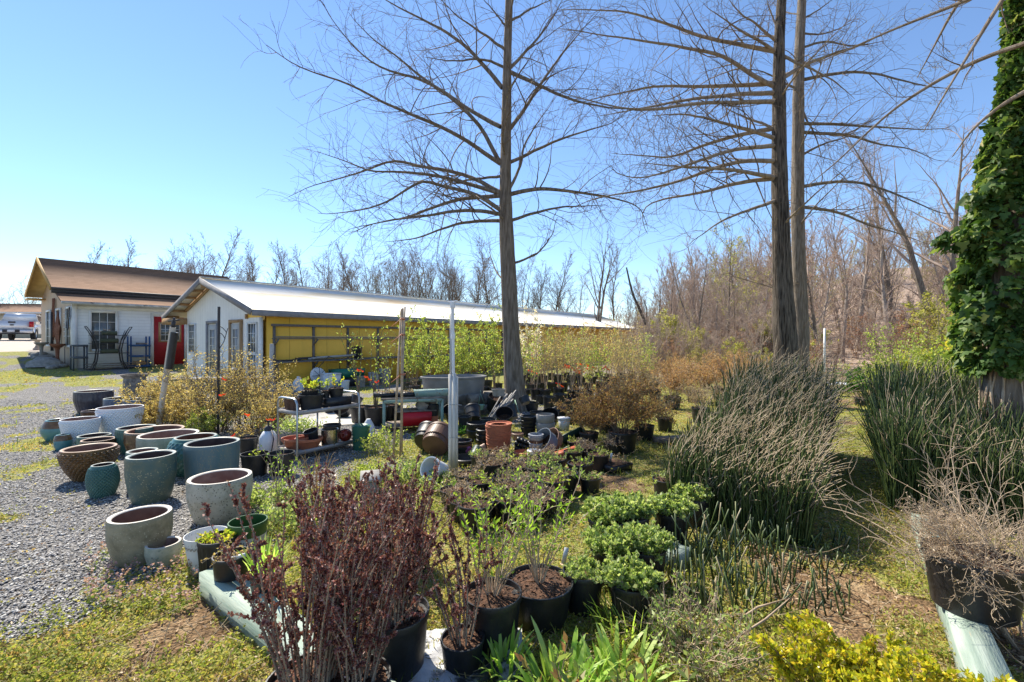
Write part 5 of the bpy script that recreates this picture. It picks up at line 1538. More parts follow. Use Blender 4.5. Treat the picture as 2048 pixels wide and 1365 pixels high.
def ex2(t, q):
    b = q[-1]; mb = MB()
    for k, (dz, w_) in enumerate(((-.36, .12), (-.46, .1))):
        mb.tube([b + np.array([0, 0, dz]) + np.array([w_ * math.sin(a), 0, .05 * math.cos(a * 2)]) for a in np.linspace(0, 1.57, 8)], .006, 5)
    mb.tube([b + np.array([.14, 0, -.34]), b + np.array([.08, 0, -.55]), b + np.array([0, 0, -.68])], .006, 5); mb.build('bracket', M['dark_metal'], t)
pole('shepherd_hook_pole', 'black iron pole with a scrolled bracket in front of the white gable', [(436, 868), (438, 614)], 7.2, .020, 'dark_metal', 'pole', ex2)
def ex3(t, q):
    mb = MB()
    for dx in (.08, .14): mb.tube([(0, 0, .9), (dx * .6, 0, 1.0 + dx), (dx * 1.3, 0, .8), (dx * 1.5, .05, .3), (dx, .1, 0.05)], .013, 6)
    mb.build('hose', M['black_plastic'], t)
M['galv'] = mat('galv', (.40, .42, .44), (.30, .31, .33), 9, .5)
pole('metal_post', 'short grey metal post with black hoses at the near end of the yellow wall', [(541, 805), (544, 688)], 10.6, .045, 'galv', 'post', ex3)
t = thing('bamboo_poles', 'bundle of tall bamboo and wooden poles tied with twine between cart and white post', 'pole bundle', (*pix(798, 5.75)[:2], 0))
mb = MB(); o3 = np.array([pix(798, 5.75)[0], 5.75, 0])
for a, b, r in (((786, 925), (803, 619), .014), ((803, 905), (805, 617), .016), ((800, 915), (810, 614), .011)):
    mb.tube([np.array(pix(a[0], 5.75, a[1])) - o3, np.array(pix(b[0], 5.75 + .05 * r * 50, b[1])) - o3], r, 8)
mb.build('pole', M['twig_tan'], t); mb = MB()
for z in (1.75, 1.55, 1.05):
    mb.tube([(.05 + .03 * math.cos(a), .03 * math.sin(a) - .01, z + .01 * math.sin(3 * a)) for a in np.linspace(0, 6.28, 12)], .006, 4); mb.tube([(.03, -.03, z), (-.04, -.03, z - .06), (-.09, -.03, z - .1)], .004, 4)
mb.build('twine', M['terracotta'], t)
# white post of bundled boards
x0, Y0 = pix(906, 5.0)[0], 5.0
t = thing('white_board_post', 'tall post of weathered white boards with a water pipe on top', 'post', (x0, Y0, 0))
M['weathered_white'] = mat('weathered_white', (.62, .61, .58), (.45, .43, .39), 6, .8, .5, 30, (3, 3, .25), spots=((.30, .23, .16), 9, .62))
for a, h, w_ in ((-.030, 1.13, .036), (.012, 1.14, .040), (.042, 1.10, .022)):
    mb = MB(); mb.box((a, .0 + a * .2, h / 2 - .02), (w_, .035, h)); mb.build('board', M['weathered_white'], t)
mb = MB(); mb.beam((-.03, .03, 1.0), (-.025, .03, 1.78), .022, .03); mb.build('upper_board', M['weathered_white'], t)
mb = MB(); mb.tube([(.008, .0, .9), (.0, 0, 1.5), (-.005, 0, 1.84)], .017, 8); mb.tube([(0, 0, 1.5), (0, 0, 1.56)], .024, 8); mb.tube([(-.005, 0, 1.84), (-.005, 0, 1.90)], .028, 8); mb.tube([(-.05, 0, 1.90), (.05, 0, 1.915)], .010, 6); mb.build('pipe', M['white_plastic'], t, True)
for z in (.78, .42):
    mb = MB(); mb.tube([(-.05, -.02, z), (.05, -.03, z), (.10, -.03, z - .005)], .004, 4); mb.build('wire', M['steel'], t)

# --- sprayed jug etc. at the foot of the yellow wall
def gsp(px, t): 
    r = (px - 1024) / FPX; x0, y0 = GX + PX_ * t, GY + PY_ * t
    return (r * y0 - x0) / (UX - r * UY)
def gat(px, t): s = gsp(px, t); p = GU(s, t, 0); return (p[0], p[1], gh(p[0], p[1]))
t = thing('gutter_lengths', 'grey metal gutter lengths lying on the lower shelf of the wall rack', 'gutter', GU(0, 0, 0), RZ)
mb = MB(); s0, s1 = gsp(618, .05), gsp(722, .05)
for k in range(3): mb.beam((s0 + .1 * k, .12 - .07 * k, .885 + .02 * k), (s1, .12 - .05 * k, .93 + .02 * k), .09, .05)
mb.build('gutter', M['galv'], t)
t = thing('black_boards', 'dark boards lying behind the gutters on the wall rack', 'boards', GU(0, 0, 0), RZ)
mb = MB(); mb.beam((gsp(594, .1), .15, .90), (gsp(640, .1), .15, .92), .12, .06); mb.beam((gsp(548, .1), .1, .87), (gsp(600, .1), .1, .87), .14, .03); mb.build('board', M['dark_metal'], t)
t = thing('black_pot', 'tilted black pot resting on the wall rack shelf above the gutters', 'pot', GU(gsp(718, .0), .08, .88), RZ)
t.rotation_euler = (R(12), R(-14), RZ); npot(t, .17, .34)
def jug(px, tt, lab, h, r, m):
    t = thing('plastic_jug', lab, 'jug', gat(px, tt), RZ); mb = MB(); mb.lathe([(0, 0), (r, 0), (r, h * .6), (r * .5, h * .85), (r * .3, h * .88), (r * .3, h), (0, h)], 16); mb.build('jug', M[m], t, True)
jug(597, -.5, 'white sprayer tank at the foot of the yellow wall, leftmost of the white things', .42, .15, 'white_plastic')
t = thing('round_fan', 'round white fan with dark wires standing against the yellow wall', 'fan', gat(636, -.25), RZ)
mb = MB(); mb.lathe([(0, -.05), (.22, -.05), (.25, 0), (.22, .06), (0, .07)], 24, tilt=Matrix.Rotation(R(80), 3, 'X'), c=(0, 0, .38)); f_ = mb.build('housing', M['white_plastic'], t, True)
mb = MB()
for k in range(4): a = k * .8; mb.tube([(-.24 * math.cos(a), -.09, .38 - .24 * math.sin(a)), (.24 * math.cos(a), -.10, .38 + .24 * math.sin(a))], .008, 4)
mb.tube([(0, 0, .6), (.35, 0, .95), (.75, 0, .80), (.8, .1, .45)], .012, 5); mb.build('guard', M['dark_metal'], f_)
t = thing('white_box', 'square white plastic box between the round fan and the green tub', 'box', gat(661, -.75), RZ); mb = MB(); mb.box((0, 0, .22), (.44, .36, .44), taper=1.05); mb.box((0, 0, .455), (.48, .40, .03)); mb.build('box', M['white_plastic'], t)
M['green_plastic'] = mat('green_plastic', (.015, .14, .10), (.02, .19, .14), 6, .4)
t = thing('green_tub', 'wide dark green plastic tub stacked at the foot of the yellow wall', 'tub', gat(694, -.4), RZ); mb = MB()
mb.prism([(-.40, -.22), (.40, -.22), (.40, .22), (-.40, .22)], .0, .28); mb.build('stand', M['dark_metal'], t)
mb = MB(); mb.box((0, 0, .42), (.9, .5, .26), taper=1.08); mb.build('tub', M['green_plastic'], t)
for px, tt, h, r, m, lab in ((690, -1.1, .26, .13, 'white_plastic', 'white bucket standing in front of the green tub'), (722, -1.0, .34, .14, 'concrete', 'pale bucket right of the white one in front of the yellow wall'), (748, -.9, .42, .18, 'galv', 'grey bin behind the orange ribbons'), (770, -.8, .50, .20, 'galv', 'larger grey bin right of the first one')):
    t = thing('bucket', lab, 'bucket', gat(px, tt), 0, 'buckets and bins at the yellow wall'); mb = MB(); mb.lathe([(0, 0), (r * .85, 0), (r, h), (r + .012, h), (r + .012, h - .03), (r - .01, h - .02), (r * .8, .03), (0, .03)], 20); mb.build('bucket', M[m], t, True)
# concrete debris and pile of hoses behind the tan shrub
t = thing('hose_pile', 'heap of grey green hoses at the near end of the yellow wall', 'hoses', gat(560, -.6)); mb = MB(); rng = np.random.default_rng(8)
for k in range(12):
    r_ = rng.uniform(.2, .34); mb.tube([(r_ * math.cos(a) + rng.normal() * .02, .8 * r_ * math.sin(a), .04 + .018 * k + .05 * math.sin(a + k)) for a in np.linspace(0, 6.28, 16)], .016, 5)
mb.build('hose', M['galv'], t)

# --- two-tier metal cart
CX, CY = -2.62, 5.55
M['cart_shelf'] = mat('cart_shelf', (.42, .39, .37), (.30, .27, .25), 5, .5, 0, metal=.3)
cart = thing('metal_cart', 'two-tier grey metal cart with tube handles loaded with pots', 'cart', (CX, CY, gh(CX, CY)), RZ)
CL, CW, CHT = .88, .46, .76
for s_ in (0, CL):
    mb = MB(); q = [(s_, 0, 0), (s_, 0, .3), (s_, 0, CHT - .06), (s_, .04, CHT - .01), (s_, .09, CHT), (s_, CW - .09, CHT), (s_, CW - .04, CHT - .01), (s_, CW, CHT - .06), (s_, CW, .3), (s_, CW, 0)]
    mb.tube(q, .0135, 8); mb.build('handle_frame', M['steel'], cart, True)
for z in (.585, .10):
    mb = MB(); mb.box((CL / 2, CW / 2, z), (CL - .03, CW - .03, .006))
    for y in (0, CW): mb.box((CL / 2, y, z + .002), (CL - .02, .012, .05))
    for x in (.0, CL): mb.box((x, CW / 2, z + .001), (.012, CW - .02, .048))
    mb.build('shelf', M['cart_shelf'], cart)
mb = MB(); mb.tube([(CL / 2 + .1, CW, .1), (CL / 2 + .1, CW, .58)], .012, 6); mb.build('strut', M['steel'], cart)
def on_cart(s, t, z): return (CX + UX * s + PX_ * t, CY + UY * s + PY_ * t, gh(CX, CY) + z)
def item(name, lab, cat, loc, fn, rz=0, grp=None):
    t = thing(name, lab, cat, loc, rz, grp); fn(t); return t
M['brown_plastic'] = mat('brown_plastic', (.10, .05, .03), (.14, .07, .045), 7, .5)
item('ribbed_pot', 'dark brown ribbed pot at the left end of the upper cart shelf', 'pot', on_cart(.10, .30, .59), lambda t: npot(t, .10, .15, 'brown_plastic', .8, ribs=40))
item('black_pot', 'large black pot standing on the upper cart shelf next to the brown one', 'pot', on_cart(.30, .20, .59), lambda t: npot(t, .155, .19, 'black_plastic', .7))
def _gp(t): npot(t, .11, .07); stems_leaves(t, np.random.default_rng(3), .06, 8, .17, .8, .003, 3, .5, 0, 'lime', 5, .045, .028, .3)
item('potted_plant', 'yellow-green plant in a shallow black pot set on the big black cart pot', 'potted plant', on_cart(.29, .22, .765), _gp)
def _cr(t):
    mb = MB(); mb.box((0, 0, .06), (.34, .28, .12), taper=1.04); mb.build('crate', M['black_plastic'], t)
item('black_tray', 'black plastic crate on the right half of the upper cart shelf', 'crate', on_cart(.64, .22, .592), _cr, RZ)
def _gp2(t): npot(t, .10, .12); stems_leaves(t, np.random.default_rng(6), .10, 5, .22, .5, .003, 3, .4, 0, 'lime', 6, .035, .022, .3); 
item('potted_plant', 'grey pot of yellowing leaves standing on the black crate of the cart', 'potted plant', on_cart(.66, .20, .712), _gp2)
item('potted_plant', 'small black pot with a green shoot on the left of the black crate', 'potted plant', on_cart(.53, .25, .712), lambda t: (npot(t, .06, .09), stems_leaves(t, np.random.default_rng(9), .08, 3, .2, .5, .003, 3, .4, 0, 'spring', 6, .04, .025, .3)) and None)
def _bowl(t):
    mb = MB(); mb.lathe([(0, 0), (.10, 0), (.155, .10), (.165, .105), (.168, .135), (.155, .135), (.14, .09), (.09, .02), (0, .02)], 28); mb.build('bowl', M['terracotta'], t, True)
item('terracotta_bowl', 'terracotta plastic bowl on the lower cart shelf', 'bowl', on_cart(.22, .12, .105), _bowl)
item('terracotta_bowl', 'second terracotta saucer behind the bowl on the lower cart shelf', 'bowl', on_cart(.13, .28, .105), _bowl)
item('black_pot', 'tilted black square pot above the terracotta bowl', 'pot', on_cart(.34, .2, .12), lambda t: (npot(t, .09, .20, 'black_plastic', .3), setattr(t, 'rotation_euler', (R(14), R(-10), 0))) and None)
M['pot_steel'] = mat('pot_steel', (.58, .52, .44), (.42, .36, .28), 3, .22, 0, metal=.95)
def _st(t):
    mb = MB(); mb.lathe([(0, 0), (.105, 0), (.107, .01), (.107, .20), (.112, .205), (.107, .206), (.100, .20), (.100, .02), (0, .015)], 28); mb.build('pan', M['pot_steel'], t, True)
item('steel_stockpot', 'tall steel cooking pot on the lower cart shelf', 'cooking pot', on_cart(.50, .10, .105), _st)
M['red_glaze'] = mat('red_glaze', (.24, .035, .02), (.16, .02, .012), 5, .15)
def _rj(t):
    mb = MB(); mb.lathe([(0, -.08), (.05, -.075), (.085, -.02), (.085, .03), (.05, .075), (.03, .08), (.03, .1), (.02, .1), (0, .07)], 22, tilt=Matrix.Rotation(R(80), 3, 'X'), c=(0, 0, .088)); mb.build('jar', M['red_glaze'], t, True)
item('red_jar', 'small round red glazed jar lying at the right end of the lower cart shelf', 'jar', on_cart(.72, .08, .105), _rj)
def _pl(t):
    mb = MB(); mb.box((0, 0, .085), (.42, .19, .17), taper=1.06); mb.build('trough', M['concrete'], t)
    rng = np.random.default_rng(4); lf = MB(); n = 900; P = rng.normal(size=(n, 3)) * [.16, .09, .05] + [0, 0, .24]
    lf.leaves(P, rng.normal(size=(n, 3)) + [0, 0, .6], .035, .022, rng.uniform(0, 1, n), rng); lf.build('foliage', M['lf_mint'], t)
item('planter_box', 'grey trough planter full of light green leaves behind the left cart leg', 'planter', on_ground(592, 888)[:2] + (.02,), _pl, .2)
item('black_pot', 'wide black pot at the back right of the lower cart shelf', 'pot', on_cart(.66, .30, .105), lambda t: npot(t, .12, .22, 'black_plastic', .5))

# pale slab behind the cart and a grey bench in front of the gable
M['pale_slab'] = mat('pale_slab', (.44, .42, .39), (.58, .56, .52), 6, .9, .5, 50, spots=((.30, .28, .24), 5, .6))
q = [on_ground(*p) for p in ((575, 858), (800, 846), (815, 812), (590, 815))]; mb = MB(); mb.slab([(a, b, c + .022) for a, b, c in q], .03); tag(mb.build('paving', M['pale_slab']), kind='structure')
def _bn(t):
    for a in (-.75, .75):
        for b in (-.18, .18): mb = MB(); mb.box((a, b, .3), (.07, .07, .6)); mb.build('leg', M['grey_wood'], t)
    for k in range(3): mb = MB(); mb.box((0, -.16 + .16 * k, .62), (1.7, .145, .035)); mb.build('plank', M['grey_wood'], t)
item('wooden_bench', 'long grey plank bench behind the tan shrubs in front of the white gable', 'bench', on_ground(462, 812), _bn, .15)
for px, lab in ((468, 'small white lantern on the grey plank bench'), (483, 'small dark lantern on the grey plank bench')):
    bx = on_ground(px, 812); item('lantern', lab, 'lantern', (bx[0], bx[1], bx[2] + .64), lambda t: (MB().box((0, 0, .08), (.10, .10, .14)).lathe([(0, .24), (.02, .22), (.09, .15), (0, .15)], 4).build('lantern', M['white_plastic' if px == 468 else 'dark_metal'], t)) and None, .5)
# --- sprayer and pots at the left of the cart
def _spr(t):
    mb = MB(); mb.lathe([(0, 0), (.10, 0), (.11, .02), (.11, .20), (.07, .27), (.045, .29), (0, .29)], 20); mb.build('tank', M['white_plastic'], t, True)
    mb = MB(); mb.lathe([(.05, .27), (.055, .32), (.03, .35), (0, .35)], 14); mb.tube([(0, 0, .33), (0, 0, .40), (-.05, 0, .41), (.05, 0, .41)], .010, 6); mb.tube([(.06, -.04, .3), (.12, -.1, .2), (.10, -.12, .02)], .008, 6); mb.build('pump', M['dark_metal'], t)
item('garden_sprayer', 'bluish white pump sprayer standing between black pots left of the cart', 'sprayer', on_ground(537, 905), _spr)
item('potted_plant', 'low black pot with a sprig in front of the sprayer', 'potted plant', on_ground(510, 950), lambda t: (npot(t, .145, .24, 'black_plastic', .75), stems_leaves(t, np.random.default_rng(2), .17, 5, .12, .6, .002, 2, .4, 0, 'spring', 4, .03, .02, .2)) and None)
item('black_pot', 'black pot right of the sprayer pot under the cart corner', 'pot', on_ground(562, 948), lambda t: npot(t, .14, .24, 'black_plastic', .8))
item('black_pot', 'small black nursery pot with a white sticker behind the tall denim planter', 'pot', on_ground(497, 905), lambda t: npot(t, .12, .2, 'black_plastic', .85))

# --- green-legged table
TX, TY = on_ground(768, 868)[:2]
M['mint_metal'] = mat('mint_metal', (.22, .34, .28), (.30, .38, .32), 7, .6, .2, 40, spots=((.25, .18, .1), 14, .62))
TA = math.atan2(*(lambda a, b: (a[1] - b[1], a[0] - b[0]))(on_ground(884, 862), on_ground(768, 868)))
tb = thing('potting_table', 'long green metal-legged potting table with trays right of the cart', 'table', (TX, TY, 0), TA)
TLn = math.dist(on_ground(884, 862)[:2], on_ground(768, 868)[:2])
for a in (0, TLn):
    for b in (0, .5):
        mb = MB(); mb.box((a, b, .27), (.045, .045, .54)); mb.build('leg', M['mint_metal'], tb)
mb = MB(); mb.box((TLn / 2, .25, .545), (TLn + .1, .58, .03)); mb.build('tabletop', M['old_wood'], tb)
mb = MB(); mb.box((TLn / 2, -.03, .51), (TLn, .02, .05)); mb.box((TLn / 2, .53, .51), (TLn, .02, .05)); mb.build('apron', M['mint_metal'], tb)
mb = MB(); mb.box((TLn / 2, .25, .10), (TLn, .45, .025)); mb.build('lower_shelf', M['old_wood'], tb)
mb = MB(); mb.box((TLn / 2 + .05, .2, .33), (TLn * .7, .35, .02)); mb.build('middle_shelf', M['old_wood'], tb)
def on_tb(a, b, z): return (TX + math.cos(TA) * a - math.sin(TA) * b, TY + math.sin(TA) * a + math.cos(TA) * b, z)
def _tray(t):
    mb = MB(); mb.box((0, 0, .035), (.34, .30, .06), taper=1.05); mb.build('tray', M['black_plastic'], t)
    lf = MB(); rng = np.random.default_rng(1); n = 90; lf.leaves(rng.uniform(-.14, .14, (n, 3)) * [1, .9, .1] + [0, 0, .07], rng.normal(size=(n, 3)), .05, .02, rng.uniform(0, 1, n), rng); lf.build('dry_leaves', M['lf_dry'], t)
item('seed_tray', 'black seed tray with dry leaves at the left end of the potting table', 'tray', on_tb(.02, .22, .562), _tray, TA)
item('seed_tray', 'second black seed tray beside the first on the potting table', 'tray', on_tb(.38, .2, .562), _tray, TA)
item('green_trough', 'long pale green flower trough on the potting table', 'planter', on_tb(.80, .12, .562), lambda t: (MB().box((0, 0, .05), (.62, .18, .10), taper=1.08).build('trough', M['mint_metal'], t)) and None, TA)
item('black_pot', 'small black pot of dry stems at the back of the potting table', 'pot', on_tb(.5, .48, .562), lambda t: (npot(t, .09, .14), stems_leaves(t, np.random.default_rng(7), .12, 9, .22, .5, .002, 3, .4, 0, 'dry', 2, .03, .01, .2)) and None)
item('terracotta_bowl', 'small terracotta pot on the right back of the potting table', 'pot', on_tb(TLn - .15, .35, .562), lambda t: npot(t, .08, .07, 'terracotta', .8))
M['red_bin'] = mat('red_bin', (.55, .012, .02), (.48, .01, .015), 5, .4)
item('red_bin', 'bright red plastic bin on the lower shelf of the potting table', 'bin', on_tb(TLn * .55, .10, .115), lambda t: (MB().box((0, 0, .10), (.46, .30, .20), taper=1.05).build('bin', M['red_bin'], t)) and None, TA)
def _ob(t):
    mb = MB(); mb.lathe([(0, 0), (.075, 0), (.085, .12)], 20); b = mb.build('lower', M['terracotta'], t, True)
    mb = MB(); mb.lathe([(.086, .121), (.10, .30), (.09, .30), (.08, .14), (0, .14)], 20); mb.build('upper', M['black_plastic'], t, True)
item('tall_pot', 'black over orange nested pots at the right end of the potting table shelf', 'pot', on_tb(TLn - .13, .12, .115), _ob)
item('plastic_jug', 'grey white plastic jug under the left end of the potting table', 'jug', on_ground(737, 872), lambda t: (MB().lathe([(0, 0), (.085, 0), (.085, .16), (.04, .24), (.03, .26), (0, .26)], 16).build('jug', M['white_plastic'], t, True)) and None)
item('grey_bucket', 'tilted pale scoop bucket on the middle shelf of the potting table', 'bucket', on_tb(TLn * .62, .2, .35), lambda t: (MB().lathe([(0, 0), (.09, 0), (.13, .16), (.12, .16), (.08, .02), (0, .02)], 18, tilt=Matrix.Rotation(R(40), 3, 'Y')).build('bucket', M['concrete'], t, True)) and None)
M['green_pot'] = mat('green_pot', (.03, .12, .07), (.04, .15, .09), 5, .5)
item('green_pot_stack', 'stack of dark green ribbed pots right of the cart', 'pot stack', on_ground(722, 900), lambda t: (MB().lathe([(0, 0), (.095, 0)] + [(.10 + .014 * i / 14 + (.006 if i % 2 else 0), .04 + .019 * i) for i in range(16)] + [(.09, .34), (0, .3)], 28).build('stack', M['green_pot'], t, True)) and None)

# --- stock tank on its cinder block wall
M['tank_grey'] = mat('tank_grey', (.15, .15, .15), (.22, .215, .21), 5, .55, .2, 30)
M['block'] = mat('block', (.17, .155, .14), (.26, .24, .21), 8, .95, .8, 50, spots=((.10, .085, .07), 3, .55))
KX, KY, KZ = on_ground(905, 835); KY += .55; KX = (908 - 1024) / FPX * KY
wl = thing('block_wall', 'low stacked wall of grey cinder blocks under the stock tank', 'wall', (KX, KY, KZ), R(14))
rng = np.random.default_rng(2)
for row in range(2):
    for c in range(4):
        mb = MB(); mb.box((-.60 + .41 * c + (.2 if row else 0), -.30 + rng.normal() * .01, .10 + .205 * row), (.395, .19, .195)); mb.build('block', M['block'], wl)
for row in range(2):
    mb = MB(); mb.box((.72, 0, .10 + .205 * row), (.19, .38, .195)); mb.build('block', M['block'], wl)
tk = thing('stock_tank', 'oval dark grey plastic stock tank on the cinder blocks left of the central trunk', 'tank', (KX, KY, KZ + .20), R(14))
mb = MB(); mb.lathe([(0, 0), (.54, 0), (.58, .05), (.64, .50), (.67, .51), (.675, .545), (.65, .55), (.61, .50), (.57, .30), (0, .28)], 56, sy=.62, wob=lambda rr, zz, a: (rr + .010 * (np.cos(14 * a) > .6) * (zz > .06) * (zz < .49) * (rr > .56), zz)); mb.build('tank', M['tank_grey'], tk, True)
def _hb(t):
    mb = MB(); mb.lathe([(0, 0), (.05, 0), (.075, .085), (.085, .09), (.085, .10), (.07, .10), (.05, .02), (0, .02)], 20); mb.build('basket', M['celadon'], t, True)
    mb = MB()
    for a in (0, 2.1, 4.2): mb.tube([(.08 * math.cos(a), .08 * math.sin(a), .095), (0, 0, .32)], .0025, 4)
    mb.tube([(0, 0, .32), (0, .01, .36), (.0, .05, .37)], .004, 5); mb.build('hanger', M['celadon'], t)
M['celadon'] = mat('celadon', (.25, .42, .32), (.22, .38, .29), 5, .45)
x, y, z = pix(961, KY - .45, 820); item('hanging_basket', 'pale green hanging basket hooked on the tank rim', 'hanging basket', (x, y, z), _hb)
item('black_pot', 'black and terracotta nested pots tipped against the right end of the tank', 'pot stack', on_ground(985, 832), lambda t: (npot(t, .15, .30, 'black_plastic', .8), setattr(t, 'rotation_euler', (R(25), R(15), 0)), setattr(t, 'location', t.location + Vector((0, .1, .12)))) and None)
item('grey_pot', 'grey pot heaped with ash-coloured scraps on top of the nested pots by the trunk', 'pot', pix(997, 8.6, 792), lambda t: (npot(t, .13, .13, 'concrete', .8)) and None)
# bundle of stakes leaning on the trunk
t = thing('stake_bundle', 'bundle of weathered wooden stakes leaning on the central trunk', 'stakes', (*pix(985, 8.3)[:2], 0)); o3 = np.array([pix(985, 8.3)[0], 8.3, 0]); rng = np.random.default_rng(6)
for k in range(12):
    a = np.array(pix(972 + k * 2.0 + rng.uniform(-2, 2), 8.2 + rng.uniform(-.05, .1), 842 - rng.uniform(0, 5))) - o3; b = np.array(pix(1005 + k * 2.3 + rng.uniform(-4, 4), 8.9, 785 + rng.uniform(-8, 18))) - o3
    mb = MB(); mb.beam(a, b, .022, .014); mb.build('stake', M['grey_wood'], t)
t = thing('green_hangers', 'pale green wire hangers leaning on the right foot of the central trunk', 'hanger', (*pix(1030, 8.6)[:2], 0)); mb = MB()
o3 = np.array([pix(1030, 8.6)[0], 8.6, 0])
for a in (1020, 1041): mb.tube([np.array(pix(a, 8.5, 838)) - o3, np.array(pix(1030, 8.9, 800)) - o3], .006, 4)
mb.build('wire', M['celadon'], t)
# ================================================================ heap of empty pots
M['beige_plastic'] = mat('beige_plastic', (.36, .33, .29), (.28, .255, .22), 8, .55)
M['bluegrey'] = mat('bluegrey', (.22, .26, .30), (.17, .20, .23), 6, .5)
M['dark_green_plastic'] = mat('dark_green_plastic', (.02, .05, .035), (.03, .07, .05), 6, .45)
M['red_clay'] = mat('red_clay', (.48, .11, .04), (.40, .08, .03), 5, .55)
M['tan_plastic'] = mat('tan_plastic', (.33, .20, .14), (.27, .16, .11), 6, .5)
M['violet_plastic'] = mat('violet_plastic', (.35, .10, .28), (.28, .08, .22), 6, .5)
GH_ = 'heap of empty pots in the middle of the yard'


def stack(lab, cx, by, top, hw, m, n, lip=.010, taper=.9, tilt=(0, 0), opened=True, ribs=0, cat='pot stack', mixm=None, dz=0):
    """nested pots: rims show one above the other"""
    x, y, z = on_ground(cx, by); h = CAMH - (top - 678) * y / FPX - z; u = (cx - 1024) / FPX; r = hw / math.sqrt(1 + u * u) * y / FPX
    t = thing('pot_stack', lab, cat, (x, y, z + dz), random.Random(cx).uniform(0, 6), GH_)
    rng = np.random.default_rng(int(cx))
    base = h * .28; step = (h - base) / n
    mb = MB(); mb.lathe([(0, 0), (r * taper * .86, 0), (r * taper, base)], 32); mb.build('pot', M[m], t, True)
    for i in range(n):
        z0 = base + i * step; r1 = r * (taper + (1 - taper) * (i + 1) / n) if n > 3 else r * (1 - .05 * rng.uniform())
        mb = MB(); prof = [(r1 * .90, z0 - .004), (r1 * .955, z0 + step * .10), (r1 + lip * .2, z0 + step * .35), (r1 + lip * .4, z0 + step * .9), (r1 - .002, z0 + step * .97)]
        if i == n - 1 and opened: prof += [(r1 - .012, z0 + step), (r1 * .9, z0), (r1 * .8, z0 - h * .25), (0, z0 - h * .3)]
        else: prof += [(r1 * .6, z0 + step * .96)]
        mb.lathe(prof, 32, c=(rng.normal() * .003, rng.normal() * .003, 0)); mb.build('pot', M[(mixm or [m])[i % len(mixm or [m])]], t, True)
    t.rotation_euler[0] = R(tilt[0]); t.rotation_euler[1] = R(tilt[1]); return t


stack('tall stack of ribbed terracotta pots, the only bright orange one in the heap', 997, 905, 846, 26, 'terracotta', 17, .004, .92)
stack('tall stack of black pots right of the terracotta stack', 1057, 872, 832, 16, 'black_plastic', 4)
stack('stack of pale grey bowls and pots in front of the black stack', 1072, 908, 868, 15, 'beige_plastic', 5, mixm=['beige_plastic', 'galv', 'brown_plastic'], taper=.8)
stack('wide beige pot with two smaller rims on it behind the grey bowls', 1091, 874, 828, 19, 'beige_plastic', 2, taper=.95)
stack('two wide black nursery pots behind the terracotta stack', 955, 882, 845, 22, 'black_plastic', 2)
stack('black pot with nested rims left of the terracotta stack', 968, 898, 858, 16, 'black_plastic', 3)
stack('wide black pots with brown rims just right of the white post', 925, 905, 880, 20, 'black_plastic', 3, mixm=['black_plastic', 'brown_plastic'])
stack('broad black tub under the terracotta stack', 985, 925, 908, 34, 'black_plastic', 1)
stack('broad black tub right of the white post', 932, 930, 914, 30, 'black_plastic', 1)
stack('black tub behind the tall black stack', 1115, 838, 815, 26, 'black_plastic', 1, tilt=(-18, 14))
stack('reddish brown saucer pot right of the terracotta stack', 1035, 880, 866, 12, 'tan_plastic', 1)
stack('terracotta saucer half hidden under the grey bowls', 1045, 915, 903, 18, 'terracotta', 1)
stack('white pot with scuffs below the stack of grey bowls', 1068, 925, 900, 14, 'white_plastic', 1)
for cx, by, r, h, m, rx, ry, lab in (
        (948, 925, .085, .14, 'dark_green_plastic', -50, 35, 'leaning dark green pot with a red rim below the terracotta stack'),
        (938, 908, .06, .10, 'violet_plastic', -35, -60, 'small violet pot lying between black pots'),
        (958, 905, .05, .09, 'tan_plastic', -20, 70, 'small pink-tan pot lying beside the violet one'),
        (1052, 845, .10, .12, 'black_plastic', -28, -22, 'open black pot tilted on top of the tall black stack'),
        (1100, 908, .17, .17, 'bluegrey', 25, -52, 'glossy blue-grey bowl lying on its side right of the grey bowls'),
        (1112, 902, .165, .12, 'tan_plastic', 25, -55, 'tan bowl nested behind the glossy blue-grey bowl'),
        (868, 915, .20, .26, 'brown_plastic', -62, 28, 'big ribbed brown-black pot lying open to the left behind the white pail'),
        (850, 905, .19, .22, 'black_plastic', -55, 25, 'black pot lying behind the ribbed brown one')):
    x, y, z = on_ground(cx, by); t = thing('plastic_pot', lab, 'pot', (x, y, z), 0, GH_)
    npot(t, r, h, m, .25, ribs=40 if m == 'brown_plastic' else 0); t.rotation_euler = (R(rx), R(ry), 0)
    t.location.z = z + max(.04, r * .8 * abs(math.sin(R(max(abs(rx), abs(ry)))))) + (.30 if cx == 1052 else 0)
x, y, z = on_ground(1128, 872)
item('square_pot', 'white square pot standing upright right of the beige pot', 'pot', (x, y, z + .1), lambda t: (MB().box((0, 0, .09), (.11, .11, .18), taper=1.35).box((0, 0, .17), (.16, .16, .03)).build('pot', M['white_plastic'], t)) and None, .3, GH_)
def _wb(t):
    mb = MB()
    for c, d in (((0, -.09, .10), (.50, .012, .20)), ((0, .09, .10), (.50, .012, .20)), ((-.25, 0, .10), (.012, .18, .20)), ((.25, 0, .10), (.012, .18, .20)), ((0, 0, .006), (.5, .18, .012)), ((0, -.105, .195), (.54, .02, .03)), ((0, .105, .195), (.54, .02, .03))): mb.box(c, d)
    mb.build('box', M['dark_green_plastic'], t); t.rotation_euler = (R(30), R(-20), R(20))
item('window_box', 'dark green window box tipped up beside the small brown bush', 'window box', pix(1142, 6.4, 898), _wb, 0, GH_)
item('window_box', 'orange-red trough lying low behind the row of planted pots', 'window box', pix(1130, 5.6, 918), lambda t: (MB().box((0, 0, .05), (.36, .12, .10), taper=1.08).build('box', M['red_clay'], t), setattr(t, 'rotation_euler', (0, R(-12), R(18)))) and None, 0, GH_)
